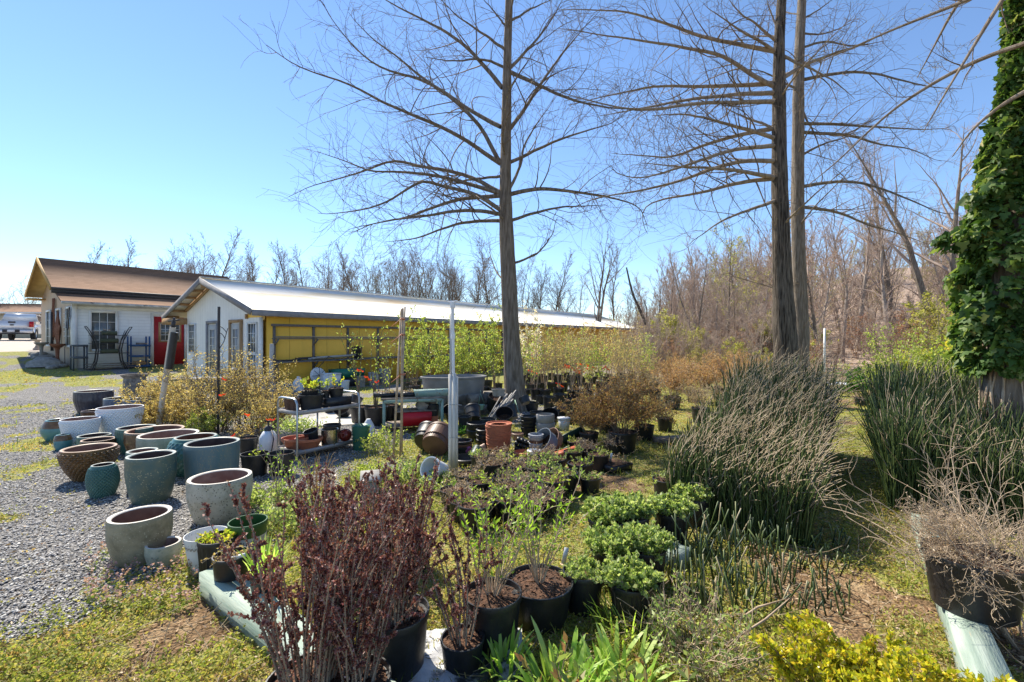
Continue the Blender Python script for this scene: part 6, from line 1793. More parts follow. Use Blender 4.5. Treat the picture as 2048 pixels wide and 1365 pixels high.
def _cells(t):
    rng = np.random.default_rng(3)
    for i in range(4):
        for j in range(3):
            mb = MB(); mb.box((-.06 + .05 * i + rng.normal() * .004, 0.02 * j, .04 + .055 * j), (.046, .05, .05), rx=.5, taper=1.2); mb.build('cell', M['black_plastic'], t)
    t.rotation_euler = (0, R(20), 0)
item('cell_pack', 'stack of small black square cell packs between terracotta stack and grey bowls', 'cell packs', on_ground(1038, 905), _cells, 0, GH_)
# white pail lying on its side with a bent handle
x, y, z = on_ground(884, 962)
t = thing('white_pail', 'white plastic pail lying on its side at the foot of the white post', 'pail', (x, y, z + .10), 0)
mb = MB(); mb.lathe([(0, 0), (.085, 0), (.088, .01), (.108, .20), (.118, .205), (.118, .225), (.106, .225), (.085, .02), (0, .02)], 32, wob=lambda rr, zz, a: (rr + .0015 * np.cos(30 * a), zz)); mb.build('pail', M['white_plastic'], t, True)
t.rotation_euler = (R(55), R(-48), 0)

rb_ = np.random.default_rng(44)
for px, by in [(1048, 812), (1062, 822), (1080, 808), (1098, 818), (1120, 812), (1138, 822), (1150, 808), (1165, 818), (1078, 845), (1100, 856), (1145, 848), (1160, 838), (1178, 850), (905, 850), (930, 862), (948, 852), (975, 868), (1010, 862), (1025, 850), (1195, 812), (1210, 822), (1235, 812), (690, 835), (705, 825), (790, 842), (660, 828), (830, 842)]:
    x, y, z = on_ground(px, by); t = thing('nursery_pot', 'empty black nursery pot scattered ' + ('around the foot of the central trunk' if px < 1045 and px > 880 else ('in the black rows right of the central trunk' if px > 1000 else 'behind the cart and table')), 'pot', (x, y, z), 0, 'empty black nursery pots scattered over the yard')
    npot(t, rb_.uniform(.09, .17), rb_.uniform(.16, .28), 'black_plastic', .4)
    if rb_.uniform() < .3: t.rotation_euler = (R(rb_.uniform(-75, 75)), R(rb_.uniform(-40, 40)), 0); t.location.z += .10
# ================================================================ planted pots in the middle
GP = 'small planted nursery pots in front of the heap'
for kind, cx, by, s, lab in [
        ('sprout', 951, 1058, 1.25, 'black pot of red-brown bark with a white tag, left end of the planted pots'),
        ('dead', 985, 960, 1.1, 'pot of tangled dry stems just right of the white pail'),
        ('dead', 935, 985, 1.1, 'flattened dry plant in a black pot in front of the white pail'),
        ('sprout', 960, 1000, 1.1, 'green-sprouting pot directly behind the red-brown bark pot'),
        ('sprout', 1020, 955, 1.2, 'wide pot with a few weeds below the terracotta stack'),
        ('perennial', 1022, 1045, 1.25, 'black pot with leafy tuft and white label, front of the planted pots'),
        ('dead', 1028, 1012, 1.2, 'black pot of dry stalks behind the leafy tuft'),
        ('sprout', 1070, 1012, 1.1, 'low black pot with soil and sparse weeds, centre of the planted pots'),
        ('sprout', 1104, 1005, 1.35, 'biggest dark nursery pot at the right front of the planted pots'),
        ('perennial', 1128, 985, 1.2, 'bushy green pot behind the biggest dark nursery pot'),
        ('sprout', 1160, 962, 1.15, 'black pot of orange bark standing apart on the weeds'),
        ('perennial', 1078, 972, 1.2, 'mixed green pot in the second row of planted pots'),
        ('dead', 1042, 965, 1.1, 'pot of brown leaves in the second row left'),
        ('perennial', 1110, 950, 1.1, 'pot of pale green weeds below the tan bowl'),
        ('sprout', 1196, 940, 1.1, 'grey pot of fresh green blades left of the square tray'),
        ('dead', 1172, 920, 1.0, 'black pot of dry stalks behind the grey pot of blades'),
        ('perennial', 1146, 930, 1.0, 'low green pot behind the orange bark pot'),
        ('sprout', 1010, 985, 1.0, 'small dark pot squeezed in the second row'),
        ('dead', 905, 1015, 1.0, 'dried-out pot between barberry and planted pots'),
        ('dead', 1225, 910, 1.0, 'pot of withered stalks below the large russet bush'),
        ('dead', 1255, 900, 1.0, 'second pot of withered stalks below the large russet bush'),
        ('dead', 1000, 1035, 1.0, 'pot of brown stalks left of the leafy tuft pot'), ('sprout', 978, 1030, 1.0, 'low soil-filled pot between the tag pot and the brown stalks'),
        ('dead', 1050, 1045, 1.0, 'pot of curled dry leaves right of the leafy tuft pot'), ('dead', 1090, 1030, 1.0, 'flat dry pot in front of the biggest dark pot'),
        ('perennial', 1048, 990, 1.0, 'yellowish leafy pot in the third row, middle'), ('dead', 1085, 992, 1.0, 'dry pot in the third row, right of the yellowish one'),
        ('sprout', 1000, 1008, 1.0, 'sprouting pot in the third row, left'), ('dead', 925, 1040, 1.0, 'withered pot at the left of the tag pot'),
        ('perennial', 960, 940, 1.0, 'leafy pot just right of the foot of the white post'), ('dead', 990, 935, 1.0, 'dry pot right below the broad black tub'),
        ('sprout', 1060, 945, 1.0, 'weedy pot right below the white scuffed pot'), ('dead', 1090, 935, 1.0, 'dry pot right below the blue-grey bowl'),
        ('perennial', 1180, 985, .9, 'small green pot on the weeds right of the orange bark pot'), ('sprout', 1150, 905, .9, 'weedy pot at the foot of the small brown bush')]:
    plant(kind, cx, by, s, lab, GP, seeds=3, cat='potted plant')
x, y, z = on_ground(1228, 940)
def _sq(t):
    mb = MB(); mb.box((0, 0, .04), (.30, .26, .08), taper=1.08); p = mb.build('tray', M['black_plastic'], t); mb = MB(); mb.box((0, 0, .083), (.28, .25, .01)); mb.build('soil', M['soil'], p)
    stems_leaves(t, np.random.default_rng(5), .085, 14, .10, .8, .002, 2, .5, 0, 'dry', 4, .03, .012, .1, baser=.1)
item('square_tray', 'square black tray of reddish soil and dry grass at the right end', 'tray', (x, y, z), _sq, .6, GP)
def ptag(px, py, Y, lab, tilt=.2):
    x, y, z = pix(px, Y, py); t = thing('plant_label', lab, 'plant label', (x, y, z - .05), random.Random(px).uniform(-.6, .6), 'white plastic plant labels')
    mb = MB(); mb.box((0, 0, .05), (.026, .0016, .10), rx=0, ry=tilt); mb.build('label', M['white_plastic'], t)
for px, py, Y, lab in ((944, 1010, 3.9, 'white label in the red-brown bark pot'), (1018, 985, 4.2, 'white label behind the leafy tuft'), (1030, 998, 4.0, 'larger white label right of the leafy tuft'), (1045, 972, 4.4, 'white label in the second row of pots'),
                       (1062, 938, 4.9, 'pale label below the grey bowls'), (1130, 1112, 2.75, 'white label at the mint pot left of the ribbed pots'), (1092, 915, 5.4, 'pale label beside the glossy bowl'), (1222, 915, 5.2, 'white label by the square tray')):
    ptag(px, py, Y, lab)

# mint pots and others along the left foot of the horsetail
GM = 'green mint pots in black ribbed nursery pots'
for kind, cx, by, s, lab in [('mint', 1343, 1085, 1.0, 'mint pot with the ribbed black side facing the camera, left of the horsetail'),
                             ('mint', 1385, 1050, 1.0, 'mint pot touching the horsetail hedge behind the ribbed one'),
                             ('mint', 1290, 1168, 1.0, 'pale green mint pot in front, its tall grey ribbed side lit'),
                             ('mint', 1222, 1172, 1.0, 'mint pot at the left of the pale green front one'),
                             ('mint', 1215, 1108, 1.1, 'bushy mint behind the front pair of ribbed pots'),
                             ('mint', 1262, 1095, 1.05, 'spreading mint between the front pair and the ribbed pot by the horsetail'),
                             ('mint', 1262, 1240, .9, 'low pale mint mound at the foot of the front pair'),
                             ('perennial', 1335, 1000, 1.2, 'pot of pale blue-flowered greens at the grass path'),
                             ('perennial', 1398, 990, 1.35, 'dark green feathery pot at the upper left foot of the horsetail'),
                             ('perennial', 1400, 965, 1.3, 'second dark green pot behind the feathery one')]:
    plant(kind, cx, by, s, lab, GM if kind == 'mint' else GP, seeds=3, cat='potted plant')
# round pot of light green leaves
x, y, z = on_ground(1166, 1215)
t = thing('potted_plant', 'round black pot of silvery green rosettes right of the bark-filled pot', 'potted plant', (x, y, z)); npot(t, .115, .21, fill=.85)
stems_leaves(t, np.random.default_rng(12), .17, 50, .09, .9, .0015, 2, .5, 0, 'mint', 12, .022, .014, .1, bend=.2, baser=.08, wood='twig_tan')
# two willow-leaved shrubs in big pots
WG = 'willow-leaved shrubs in wide black pots'
M['lf_lime2'] = leafmat('leaf_lime2', [(.14, .28, .03), (.28, .44, .05), (.42, .56, .09)], .5, .4)
shrub('potted_shrub', 'bright-leaved wiry shrub in the wide bark-filled pot', 1078, 1235, 81, 'lime2', 15, .70, .38, .036, .013, 8, 'twig_tan', 'potted shrub', 4, .3, 0, .02, .08, .004, (.185, .20), .40, .5, grp=WG)
shrub('potted_shrub', 'wiry leafing shrub in the tall black pot behind the strap leaves', 985, 1290, 82, 'lime2', 16, .62, .50, .034, .013, 8, 'twig_tan', 'potted shrub', 4, .35, 0, .02, .1, .004, (.145, .26), .35, .5, grp=WG)

# ================================================================ left front: pots on the timber
def post_pot(lab, cx, cy, hw, Y, h, m, fill, kind=None, ribs=0, name='potted_plant', cat='potted plant'):
    u = (cx - 1024) / FPX; r = hw / math.sqrt(1 + u * u) * Y / FPX; x, y, z = pix(cx, Y, cy)
    t = thing(name, lab, cat, (x, y, z - h), 0, 'pots crowded on the corner of the green timber'); npot(t, r, h, m, fill, ribs=ribs); return t, r
t, r = post_pot('ribbed black pot of clover weeds on the timber corner', 436, 1074, 42, 2.86, .25, 'black_plastic', .9, ribs=48)
stems_leaves(t, np.random.default_rng(4), .22, 30, .07, 1.2, .0015, 2, .5, 0, 'lime', 8, .018, .015, .1, baser=.08, wood='twig_tan', bend=.3)
t, r = post_pot('black pot with a wilted herb and a white tag standing on the timber', 463, 1108, 40, 2.62, .19, 'black_plastic', .88)
stems_leaves(t, np.random.default_rng(5), .16, 18, .13, 1.0, .0014, 3, .5, 0, 'tan', 6, .014, .009, .2, baser=.06, wood='twig_tan', bend=.4)
mb = MB(); mb.tube([(.03, -.05, .185), (.10, -.03, .20)], .011, 8); mb.build('label_tag', M['white_plastic'], t)
# white embossed pot
x, y, z, r, h = place(413, 1064, 46, 1136)
t = thing('white_pot', 'white pot embossed with leaf fronds left of the clover pot', 'pot', (x, y, z), 0, 'pots crowded on the corner of the green timber')
pot(t, r, h, 'cone', .006, M['white_paint'], M['white_paint'], 48, soil=.05)
mb = MB(); rng = np.random.default_rng(2)
for k in range(30):
    a = -1.9 + k * .21; 
    for s_, dz in ((-1, 0), (1, 0), (0, .03)):
        zz = h * .70 + dz; rr = r * (.70 + .30 * zz / h) + .001; aa = a + s_ * .035
        d = np.array([-math.sin(aa) * s_, math.cos(aa) * s_, .8]); mb.leaves(np.array([[rr * math.cos(aa), rr * math.sin(aa), zz]]), d[None], .04, .014, .5, np.random.default_rng(1), fold=0)
mb.build('relief', M['beige_plastic'], t)
# green pot with a lettered band
M['pot_green'] = mat('pot_green', (.035, .10, .025), (.05, .13, .035), 6, .4); M['band_cream'] = mat('band_cream', (.58, .57, .52), (.50, .49, .45), 7, .6)
x, y, z = pix(496, 3.0, 1041); hw_ = 41 / math.sqrt(1 + .58 ** 2) * 3.0 / FPX; h = .30
t = thing('green_pot', 'dark green plastic pot with a cream band lettered ZIA', 'pot', (x, y, z - h), 0, 'pots crowded on the corner of the green timber')
npot(t, hw_, h, 'pot_green', .55)
mb = MB(); f = SHAPES['nursery']; mb.lathe([(hw_ * f(q) + .0025, h * q) for q in (.48, .58, .72)], 40); bnd = mb.build('band', M['band_cream'], t, True)
mb = MB(); mb.lathe([(hw_ * f(q) + .002, h * q) for q in (.02, .2, .46)], 40); mb.build('lower_side', M['black_plastic'], t, True)
STROKES = {'Z': [[(0, 1), (1, 1), (0, 0), (1, 0)]], 'I': [[(.5, 0), (.5, 1)]], 'A': [[(0, 0), (.5, 1), (1, 0)], [(.2, .38), (.8, .38)]],
           'seal': [[(0, 0), (0, 1), (1, 1), (1, 0), (0, 0)], [(.2, .7), (.8, .7)], [(.5, .85), (.5, .2)], [(.25, .3), (.75, .45)]]}
az0 = math.atan2(-3.0, -x) ; mb = MB(); pos = az0 - .48
for ch, wd_, g_ in (('Z', .15, .10), ('I', .03, .10), ('A', .16, .14), ('seal', .15, 0)):
    for st_ in STROKES[ch]:
        pts = []
        for u_, v_ in st_:
            a = pos + u_ * wd_; zz = h * (.545 + v_ * .11); rr = hw_ * f(zz / h) + .0035; pts.append((rr * math.cos(a), rr * math.sin(a), zz))
        for a_, b_ in zip(pts[:-1], pts[1:]): mb.beam(a_, b_, .0015, .0045)
    pos += wd_ + g_
mb.build('lettering', M['dark_metal'], bnd)
# iris pot on the timber
t, r = post_pot('black pot of narrow green blades next to the barberry, right of the herb pot', 532, 1138, 34, 2.5, .19, 'black_plastic', .9)
rng = np.random.default_rng(7); mb = MB(); n = 70; a = rng.uniform(0, 6.28, n); q = .07 * np.sqrt(rng.uniform(0, 1, n))
M['lf_blade'] = leafmat('leaf_blade', LF['iris'], .5, .4)
mb.blades(np.stack([q * np.cos(a), q * np.sin(a), np.full(n, .16)], -1), a + rng.normal(size=n) * .5, rng.uniform(.10, .22, n), .010, rng.uniform(.1, .7, n), rng.uniform(0, 1, n), rng.integers(4, 5)); mb.build('blades', M['lf_blade'], t)
# green painted timbers
M['green_timber'] = mat('green_timber', (.17, .235, .195), (.36, .42, .36), 5, .85, .4, 30, (.4, 4, 4), spots=((.36, .25, .14), 7, .66))
tl = thing('green_timber', 'pale green painted double timber edging the bed at the front left', 'timber', (-1.86, 2.68, 0), math.atan2(-.602, .798))
for y_ in (.034, .108):
    mb = MB(); mb.box((1.9, y_ + .0, .055), (3.7, .072, .17)); mb.build('board', M['green_timber'], tl)
tl = thing('green_timber', 'weathered pale green timber running under the big black pot at the right', 'timber', (1.40, 1.22, 0), math.atan2(.81, .60))
mb = MB(); mb.box((1.2, -.06, .055), (3.4, .14, .17)); mb.build('board', M['green_timber'], tl)

# ================================================================ barberries
BG = 'maroon-leaved barberries in black pots'
def barberry(lab, cx, by, seed, h, n, potr, poth, spread=.28, dz=0, ln=95):
    return shrub('barberry_bush', lab, cx, by, seed, 'maroon', int(n * 1.7), h, spread * 1.05, .0125, .0105, ln, 'bark_young', 'barberry', 4, .16, 0, potr * .55, .08, .0045, (potr, poth), .08, .6, grp=BG, dz=dz, wig=.035)
barberry('maroon barberry in the big black pot nearest the centre front', 792, 1345, 91, .70, 30, .150, .28, .30)
barberry('maroon barberry in the black pot at the bottom left of the group', 618, 1500, 92, .76, 30, .155, .26, .26)
barberry('maroon barberry at the very front between the two big pots', 712, 1470, 93, .64, 24, .13, .22, .30)
barberry('tall maroon barberry at the back left of the group above the timber', 648, 1165, 94, .56, 20, .13, .2, .32)
barberry('maroon barberry at the back right reaching toward the white pail', 820, 1140, 95, .50, 18, .13, .2, .36)
barberry('sparse maroon barberry stems right of the big central pot', 925, 1340, 96, .60, 8, .10, .15, .35)
barberry('maroon barberry in the middle of the group below the cart', 722, 1180, 97, .52, 18, .13, .2, .34)

# bare brown stem clumps
def stalks(lab, cx, by, seed, n, h, spread, m, r=.003, leaf=None, ln=0, name='twig_clump', baser=.08, **k):
    return shrub(name, lab, cx, by, seed, leaf or 'dry', n, h, spread, .03, .014, ln, m, 'twigs', k.get('sub', 3), .35, k.get('twig', 0), baser, k.get('bend', .12), r, None, .3, .3)
M['golden'] = mat('golden', (.42, .25, .08), (.50, .32, .12), 9, .7)
stalks('clump of straight golden stalks under the front of the cart', 632, 985, 3, 26, .40, .25, 'golden', .003)
stalks('bundle of upright olive-brown stems between the barberries', 762, 1075, 4, 30, .48, .2, 'twig_brown', .004)
stalks('tall thin pale branches arching left of the barberries', 560, 1010, 5, 9, .62, .5, 'twig_tan', .004, 'lime2', 3, baser=.05)
stalks('sparse stems with green leaves in front of the sprayer', 585, 985, 6, 10, .40, .7, 'twig_tan', .003, 'lime2', 5)
for cx, by, s, lab in ((560, 1060, .26, 'leafy green weed mound left of the barberries'), (610, 1040, .22, 'green mound with deep leaves behind the barberries'), (880, 980, .16, 'pale green clump around the white pail'), (820, 960, .22, 'low green clump behind the barberries'),
                       (765, 905, .35, 'bright green leafy plant at the right of the green pot stack'), (850, 882, .16, 'dark green groundcover under the potting table'), (890, 890, .16, 'dark green groundcover left of the white post'), (745, 960, .18, 'small green clump in front of the potting table'),
                       (925, 868, .14, 'dark green leaves at the foot of the block wall'), (540, 1010, .22, 'grassy green clump right of the pitted cream planter'), (470, 1010, .12, 'light weeds at the foot of the pitted cream planter')):
    shrub('leafy_plant', lab, cx, by, cx, 'deep' if by < 895 and cx > 830 else ('spring' if cx % 2 else 'mint'), 46, s, 1.1, .034, .022, 7, 'twig_tan', 'plant', 3, .5, 0, .13, .25, .0018, None, .1)
# strap-leaved clump
def strap(lab, cx, by, seed, n, L0, L1, W, lean, xy=None, baser=.1, leafm='lf_blade', name='strap_leaved_plant'):
    x, y, z = on_ground(cx, by) if xy is None else (*xy, 0); t = thing(name, lab, 'plant', (x, y, z)); rng = np.random.default_rng(seed)
    a = rng.uniform(0, 6.28, n); q = baser * np.sqrt(rng.uniform(0, 1, n)); mb = MB()
    mb.blades(np.stack([q * np.cos(a), q * np.sin(a), np.zeros(n)], -1), a + rng.normal(size=n) * .4, rng.uniform(L0, L1, n), W, rng.uniform(lean[0], lean[1], n), rng.uniform(0, 1, n), 6); mb.build('leaves', M[leafm], t); return t
strap('bright green clump of arching strap leaves at the bottom centre', 1130, 1410, 1, 60, .13, .28, .027, (.3, 1.5), baser=.13)
strap('smaller bright strap-leaved clump left of the arching one', 1010, 1350, 2, 34, .11, .22, .018, (.1, 1.1), baser=.07)
strap('strap-leaved clump at the right of the arching one', 1240, 1385, 3, 40, .12, .26, .022, (.2, 1.4), baser=.12)
strap('fine grassy tuft behind the strap leaves', 1255, 1270, 4, 60, .10, .22, .008, (.1, 1.1), baser=.14)
# red-tipped shrub at the very bottom
shrub('red_tipped_shrub', 'dark-leaved shrub with red-brown tips at the bottom centre edge', 1130, 1540, 84, 'redtip', 14, .34, .8, .065, .022, 6, 'twig_brown', 'shrub', 3, .3, 0, .1, .1, .004, None, .3)
shrub('red_tipped_shrub', 'second red-tipped shrub under the strap leaves at the bottom right', 1290, 1500, 85, 'redtip', 10, .28, .8, .06, .02, 6, 'twig_brown', 'shrub', 3, .3, 0, .1, .1, .004, None, .3)
M['lf_privet'] = leafmat('leaf_privet', [(.20, .26, .02), (.44, .46, .03), (.66, .58, .05), (.62, .36, .05)], .4, .3, .5)
# yellow privet
def privet(lab, cx, by, seed, n, h, spread):
    return shrub('yellow_privet', lab, cx, by, seed, 'privet', n, h, spread, .022, .014, 26, 'twig_brown', 'shrub', 7, .35, 3, .10, .12, .003, None, .25, .4, wig=.05)
privet('golden-green boxleaf shrub at the bottom right edge, left and taller part', 1745, 1530, 86, 30, .42, .6)
privet('golden-green boxleaf shrub at the bottom edge beside the right timber', 1850, 1560, 87, 22, .36, .55)
# plastic sheet
x, y, z = on_ground(915, 1330); t = thing('plastic_sheet', 'crumpled shiny silver and black plastic sheet among the front pots', 'plastic sheet', (x, y, .0)); rng = np.random.default_rng(4)
n = 26; g = np.linspace(-1, 1, n); X, Y = np.meshgrid(g * .30, g * .20); Z = .025 + .05 * (fbm(X * 14, Y * 14, 3) - .3); i = np.arange(n - 1)[:, None] * n + np.arange(n - 1)[None]
M['silver_sheet'] = mat('silver_sheet', (.55, .55, .56), (.04, .04, .04), 9, .35, .5, 40, lo=.45, hi=.58)
mb = MB(); mb.add(np.stack([X, Y, Z], -1).reshape(-1, 3), np.stack([i, i + 1, i + n + 1, i + n], -1).reshape(-1, 4)); mb.build('sheet', M['silver_sheet'], t, True)
# timber scraps by the mint
item('timber_block', 'short green-grey timber end beside the ribbed mint pot', 'timber', on_ground(1352, 1130), lambda t: (MB().box((0, 0, .05), (.18, .12, .11)).build('block', M['green_timber'], t)) and None, .8)
item('timber_board', 'rotten board lying on the grass left of the path pots', 'board', on_ground(1345, 885), lambda t: (MB().box((0, 0, .04), (.55, .20, .07)).build('board', M['old_wood'], t)) and None, .3)
item('wooden_box', 'weathered grey wooden chute standing in the barberries', 'box', on_ground(742, 985), lambda t: (MB().box((0, 0, .08), (.14, .34, .16)).box((0, -.03, .17), (.20, .34, .02)).build('box', M['grey_wood'], t)) and None, .3)

# ================================================================ the big pot at the right
x, y = 2.33, 2.30
t = thing('potted_shrub', 'large squat black pot with a dry leafless shrub on the right timber', 'potted shrub', (x, y, .142)); rng = np.random.default_rng(17)
npot(t, .20, .27, fill=.90, seg=48)
stems_leaves(t, rng, .25, 70, .30, 1.3, .0028, 9, .5, 3, 'dry', 1, .014, .006, .4, 'twig_tan', bend=.5, baser=.16, up=.1, rmin=.0009, wig=.13)
stalks('arching bare tan branches in front of the ivy tree', 2010, 1180, 21, 26, .95, .55, 'twig_tan', .004, baser=.2, twig=2, sub=6, bend=.2)
stalks('long pale bare branches hanging in from the right edge', 2085, 1300, 22, 26, 1.05, .75, 'twig_tan', .006, baser=.15, twig=2, sub=5, bend=.2)
# dry brush in front of the strap leaves
stalks('clump of dry brown brush stems right of the strap leaves', 1400, 1330, 23, 60, .34, .9, 'twig_tan', .0022, 'mint', 1, baser=.16, twig=2, sub=4, bend=.25)
stalks('second clump of dry brush stems by the lit ribbed mint pot', 1330, 1270, 24, 40, .30, 1.0, 'twig_tan', .002, baser=.14, sub=4, bend=.25)
x, y, z = on_ground(1480, 1290); t = thing('broken_reed', 'pale folded reed stalk standing above the dry brush', 'reed', (x, y, z)); mb = MB()
o3 = np.array([x, y, z]); mb.tube([np.array(pix(1470, 2.25, 1245)) - o3, np.array(pix(1515, 2.3, 1215)) - o3, np.array(pix(1580, 2.35, 1196)) - o3, np.array(pix(1530, 2.25, 1240)) - o3, np.array(pix(1450, 2.1, 1290)) - o3], [.005, .006, .006, .006, .004], 6); mb.build('stalk', M['golden2'] if 'golden2' in M else M['twig_tan'], t)

# ================================================================ horsetail hedges
M['horsetail'] = leafmat('horsetail', [(.018, .036, .012), (.042, .070, .020), (.085, .125, .032), (.16, .19, .07), (.38, .31, .19)], 0, .45, .4)
def hedge(lab, org, wdt, ln, hfun, n, dry, seed, leanx):
    x0, y0 = org; t = thing('horsetail_hedge', lab, 'horsetail hedge', (x0, y0, 0), RZ); rng = np.random.default_rng(seed)
    s = rng.uniform(0, ln, n); w_ = rng.uniform(0, wdt, n); edge = (w_ < .05) | (w_ > wdt - .05)
    s = np.where(rng.uniform(size=n) < .35, rng.uniform(0, .5, n) ** 1.2 * ln * .5, s)
    h = hfun(s, w_) * rng.uniform(.55, 1.08, n)
    isdry = rng.uniform(size=n) < dry * np.clip(h / .9, .1, .8)
    B = np.stack([s, w_, np.zeros(n)], -1); D = np.stack([rng.normal(size=n) * .05, -leanx + rng.normal(size=n) * .055, np.ones(n)], -1)
    gi = ~isdry
    P = whips(rng, B[gi], D[gi], h[gi], 6, .06, 0, .03); mb = MB(); rr = rng.uniform(0, .75, gi.sum())
    mb.tubes(P, rad(P, .0048, .0036), 4, np.repeat(rr[:, None], 6, 1)); mb.build('green_stem', M['horsetail'], t)
    B2 = B[isdry] + D[isdry] * (h[isdry] * rng.uniform(.35, .65, isdry.sum()))[:, None]; P = whips(rng, B2, D[isdry] + rng.normal(size=(isdry.sum(), 3)) * .16, h[isdry] * .66, 7, .14, -.01, .06, (0, -leanx * 1.8, -abs(leanx) * .5)); mb = MB()
    mb.tubes(P, rad(P, .0038, .0022), 3); mb.build('dry_stem', M['straw'], t)
    # pale joints and caps
    k = 2600; i = rng.integers(0, len(P), k); return t
M['straw'] = mat('straw', (.22, .165, .09), (.46, .37, .25), 30, .8, lo=.4, hi=.6)
hedge('tall horsetail hedge with bleached leaning tops left of the path gap', (2.12, 3.25), 1.0, 3.5, lambda s, w_: np.clip(.46 + .21 * s + .10 * w_, .3, 1.25), 9500, .50, 5, .05)
hedge('long dark horsetail hedge right of the path gap in front of the ivy tree', (4.26, 3.27), 1.2, 2.4, lambda s, w_: np.clip(.40 + .30 * s + .32 * w_, .35, 1.15), 7500, .14, 6, .0)
# cut stubble of horsetail at the front
mb = MB(); rng = np.random.default_rng(15); n = 420
px = rng.uniform(1335, 1700, n); py = 1085 + rng.uniform(0, 1, n) ** 1.5 * 170
P0 = np.array([on_ground(a, b) for a, b in zip(px, py)]); D = np.stack([rng.normal(size=n) * .22, rng.normal(size=n) * .22, np.ones(n)], -1)
P = whips(rng, P0, D, rng.uniform(.04, .34, n) * np.interp(px, [1330, 1450, 1600, 1700], [1, 1, .6, .4]), 4, .05, 0, .03)
mb.tubes(P, rad(P, .0048, .0042), 5, np.repeat((rng.uniform(0, 1, n) ** 1.5)[:, None], 4, 1), cap=True); st_ = mb.build('horsetail_stubble', M['horsetail']); tag(st_, kind='stuff')

# ================================================================ ground cover, gravel, litter (uncountable)
def scatter(n, ymin, ymax, seed, xs=1.35, pw=1.0):
    rng = np.random.default_rng(seed); u = rng.uniform(0, 1, n)
    Y = ymin * (ymax / ymin) ** (u ** pw); X = Y * rng.uniform(-xs, xs, n); return X, Y, rng
# weeds
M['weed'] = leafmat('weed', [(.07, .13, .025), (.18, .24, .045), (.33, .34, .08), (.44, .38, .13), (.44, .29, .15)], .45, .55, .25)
X, Y, rng = scatter(92000, 1.55, 16, 31)
g, gr, li, dr = masks(X, Y); keep = rng.uniform(size=len(X)) < np.clip(g * .95 + .03, 0, 1) * (.35 + .9 * fbm(X * 2.6, Y * 2.6, 9)); X, Y, g = X[keep], Y[keep], g[keep]
n = len(X); sc = .75 + .10 * Y; hue = np.clip(.22 + .85 * fbm(X * 1.3, Y * 1.3, 12) + rng.normal(size=n) * .14, 0, 1)
mb = MB()
for k in range(3):
    P = np.stack([X + rng.normal(size=n) * .015 * sc, Y + rng.normal(size=n) * .015 * sc, gz(X, Y) + rng.uniform(0, .02, n)], -1)
    D = np.stack([rng.normal(size=n), rng.normal(size=n), rng.uniform(.1, 1.5, n)], -1)
    mb.leaves(P, D, rng.uniform(.010, .026, n) * sc, rng.uniform(.008, .014, n) * sc, np.clip(hue + rng.normal(size=n) * .08, 0, 1), rng)
o = mb.build('ground_weeds', M['weed']); tag(o, kind='stuff')
# knee-high clumps of chickweed along the timber, between the pots and by the planters
X, Y, rng = scatter(5200, 1.55, 9, 38); g = masks(X, Y)[0]; bs = bed_side(X, Y)
keep = (fbm(X * 1.7, Y * 1.7, 23) + .22 * np.exp(-(bs / .25) ** 2) + .10 * (bs > 0) > .56) & ((g > .4) | (np.abs(bs) < .3)) & ~((X > 2.2) & (Y < 2.6)); X, Y = X[keep], Y[keep]; n = len(X); mb = MB()
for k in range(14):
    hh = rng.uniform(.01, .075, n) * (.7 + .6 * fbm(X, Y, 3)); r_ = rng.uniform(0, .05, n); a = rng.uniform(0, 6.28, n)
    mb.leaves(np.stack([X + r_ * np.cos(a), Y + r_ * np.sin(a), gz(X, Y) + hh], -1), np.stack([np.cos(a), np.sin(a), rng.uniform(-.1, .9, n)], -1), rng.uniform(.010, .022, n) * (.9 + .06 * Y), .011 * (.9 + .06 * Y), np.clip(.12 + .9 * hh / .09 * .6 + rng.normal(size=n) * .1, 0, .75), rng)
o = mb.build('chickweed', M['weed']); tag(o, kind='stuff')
# purple-topped dead nettles at the front left
P0 = np.array([on_ground(a, b) for a, b in zip(rng.uniform(170, 420, 130), rng.uniform(1110, 1230, 130))]); mb = MB(); M['nettle'] = leafmat('nettle', [(.14, .22, .05), (.28, .32, .10), (.36, .22, .20), (.42, .26, .30)], .4)
for k in range(12):
    f_ = k / 11; m_ = len(P0); mb.leaves(P0 + np.stack([rng.normal(size=m_) * .006, rng.normal(size=m_) * .006, np.full(m_, .015 + .085 * f_)], -1), rng.normal(size=(m_, 3)) * [1, 1, .3] + [0, 0, .2], .020 * (1.2 - .4 * f_), .014, np.clip(f_ + rng.normal(size=m_) * .1, 0, 1), rng)
o = mb.build('dead_nettle', M['nettle']); tag(o, kind='stuff')
# taller stems of dead nettle and grass
X, Y, rng = scatter(15000, 1.5, 12, 33); g = masks(X, Y)[0]; keep = (g > .5) & (fbm(X * .9, Y * .9, 17) > .48); X, Y = X[keep], Y[keep]; n = len(X)
mb = MB(); mb.blades(np.stack([X, Y, gz(X, Y)], -1), rng.uniform(0, 6.28, n), rng.uniform(.03, .11, n) * (.8 + .06 * Y), .0035 * (1 + .25 * Y), rng.uniform(.1, 1.0, n), rng.uniform(0, 1, n), 3)
o = mb.build('grass', M['weed']); tag(o, kind='stuff')
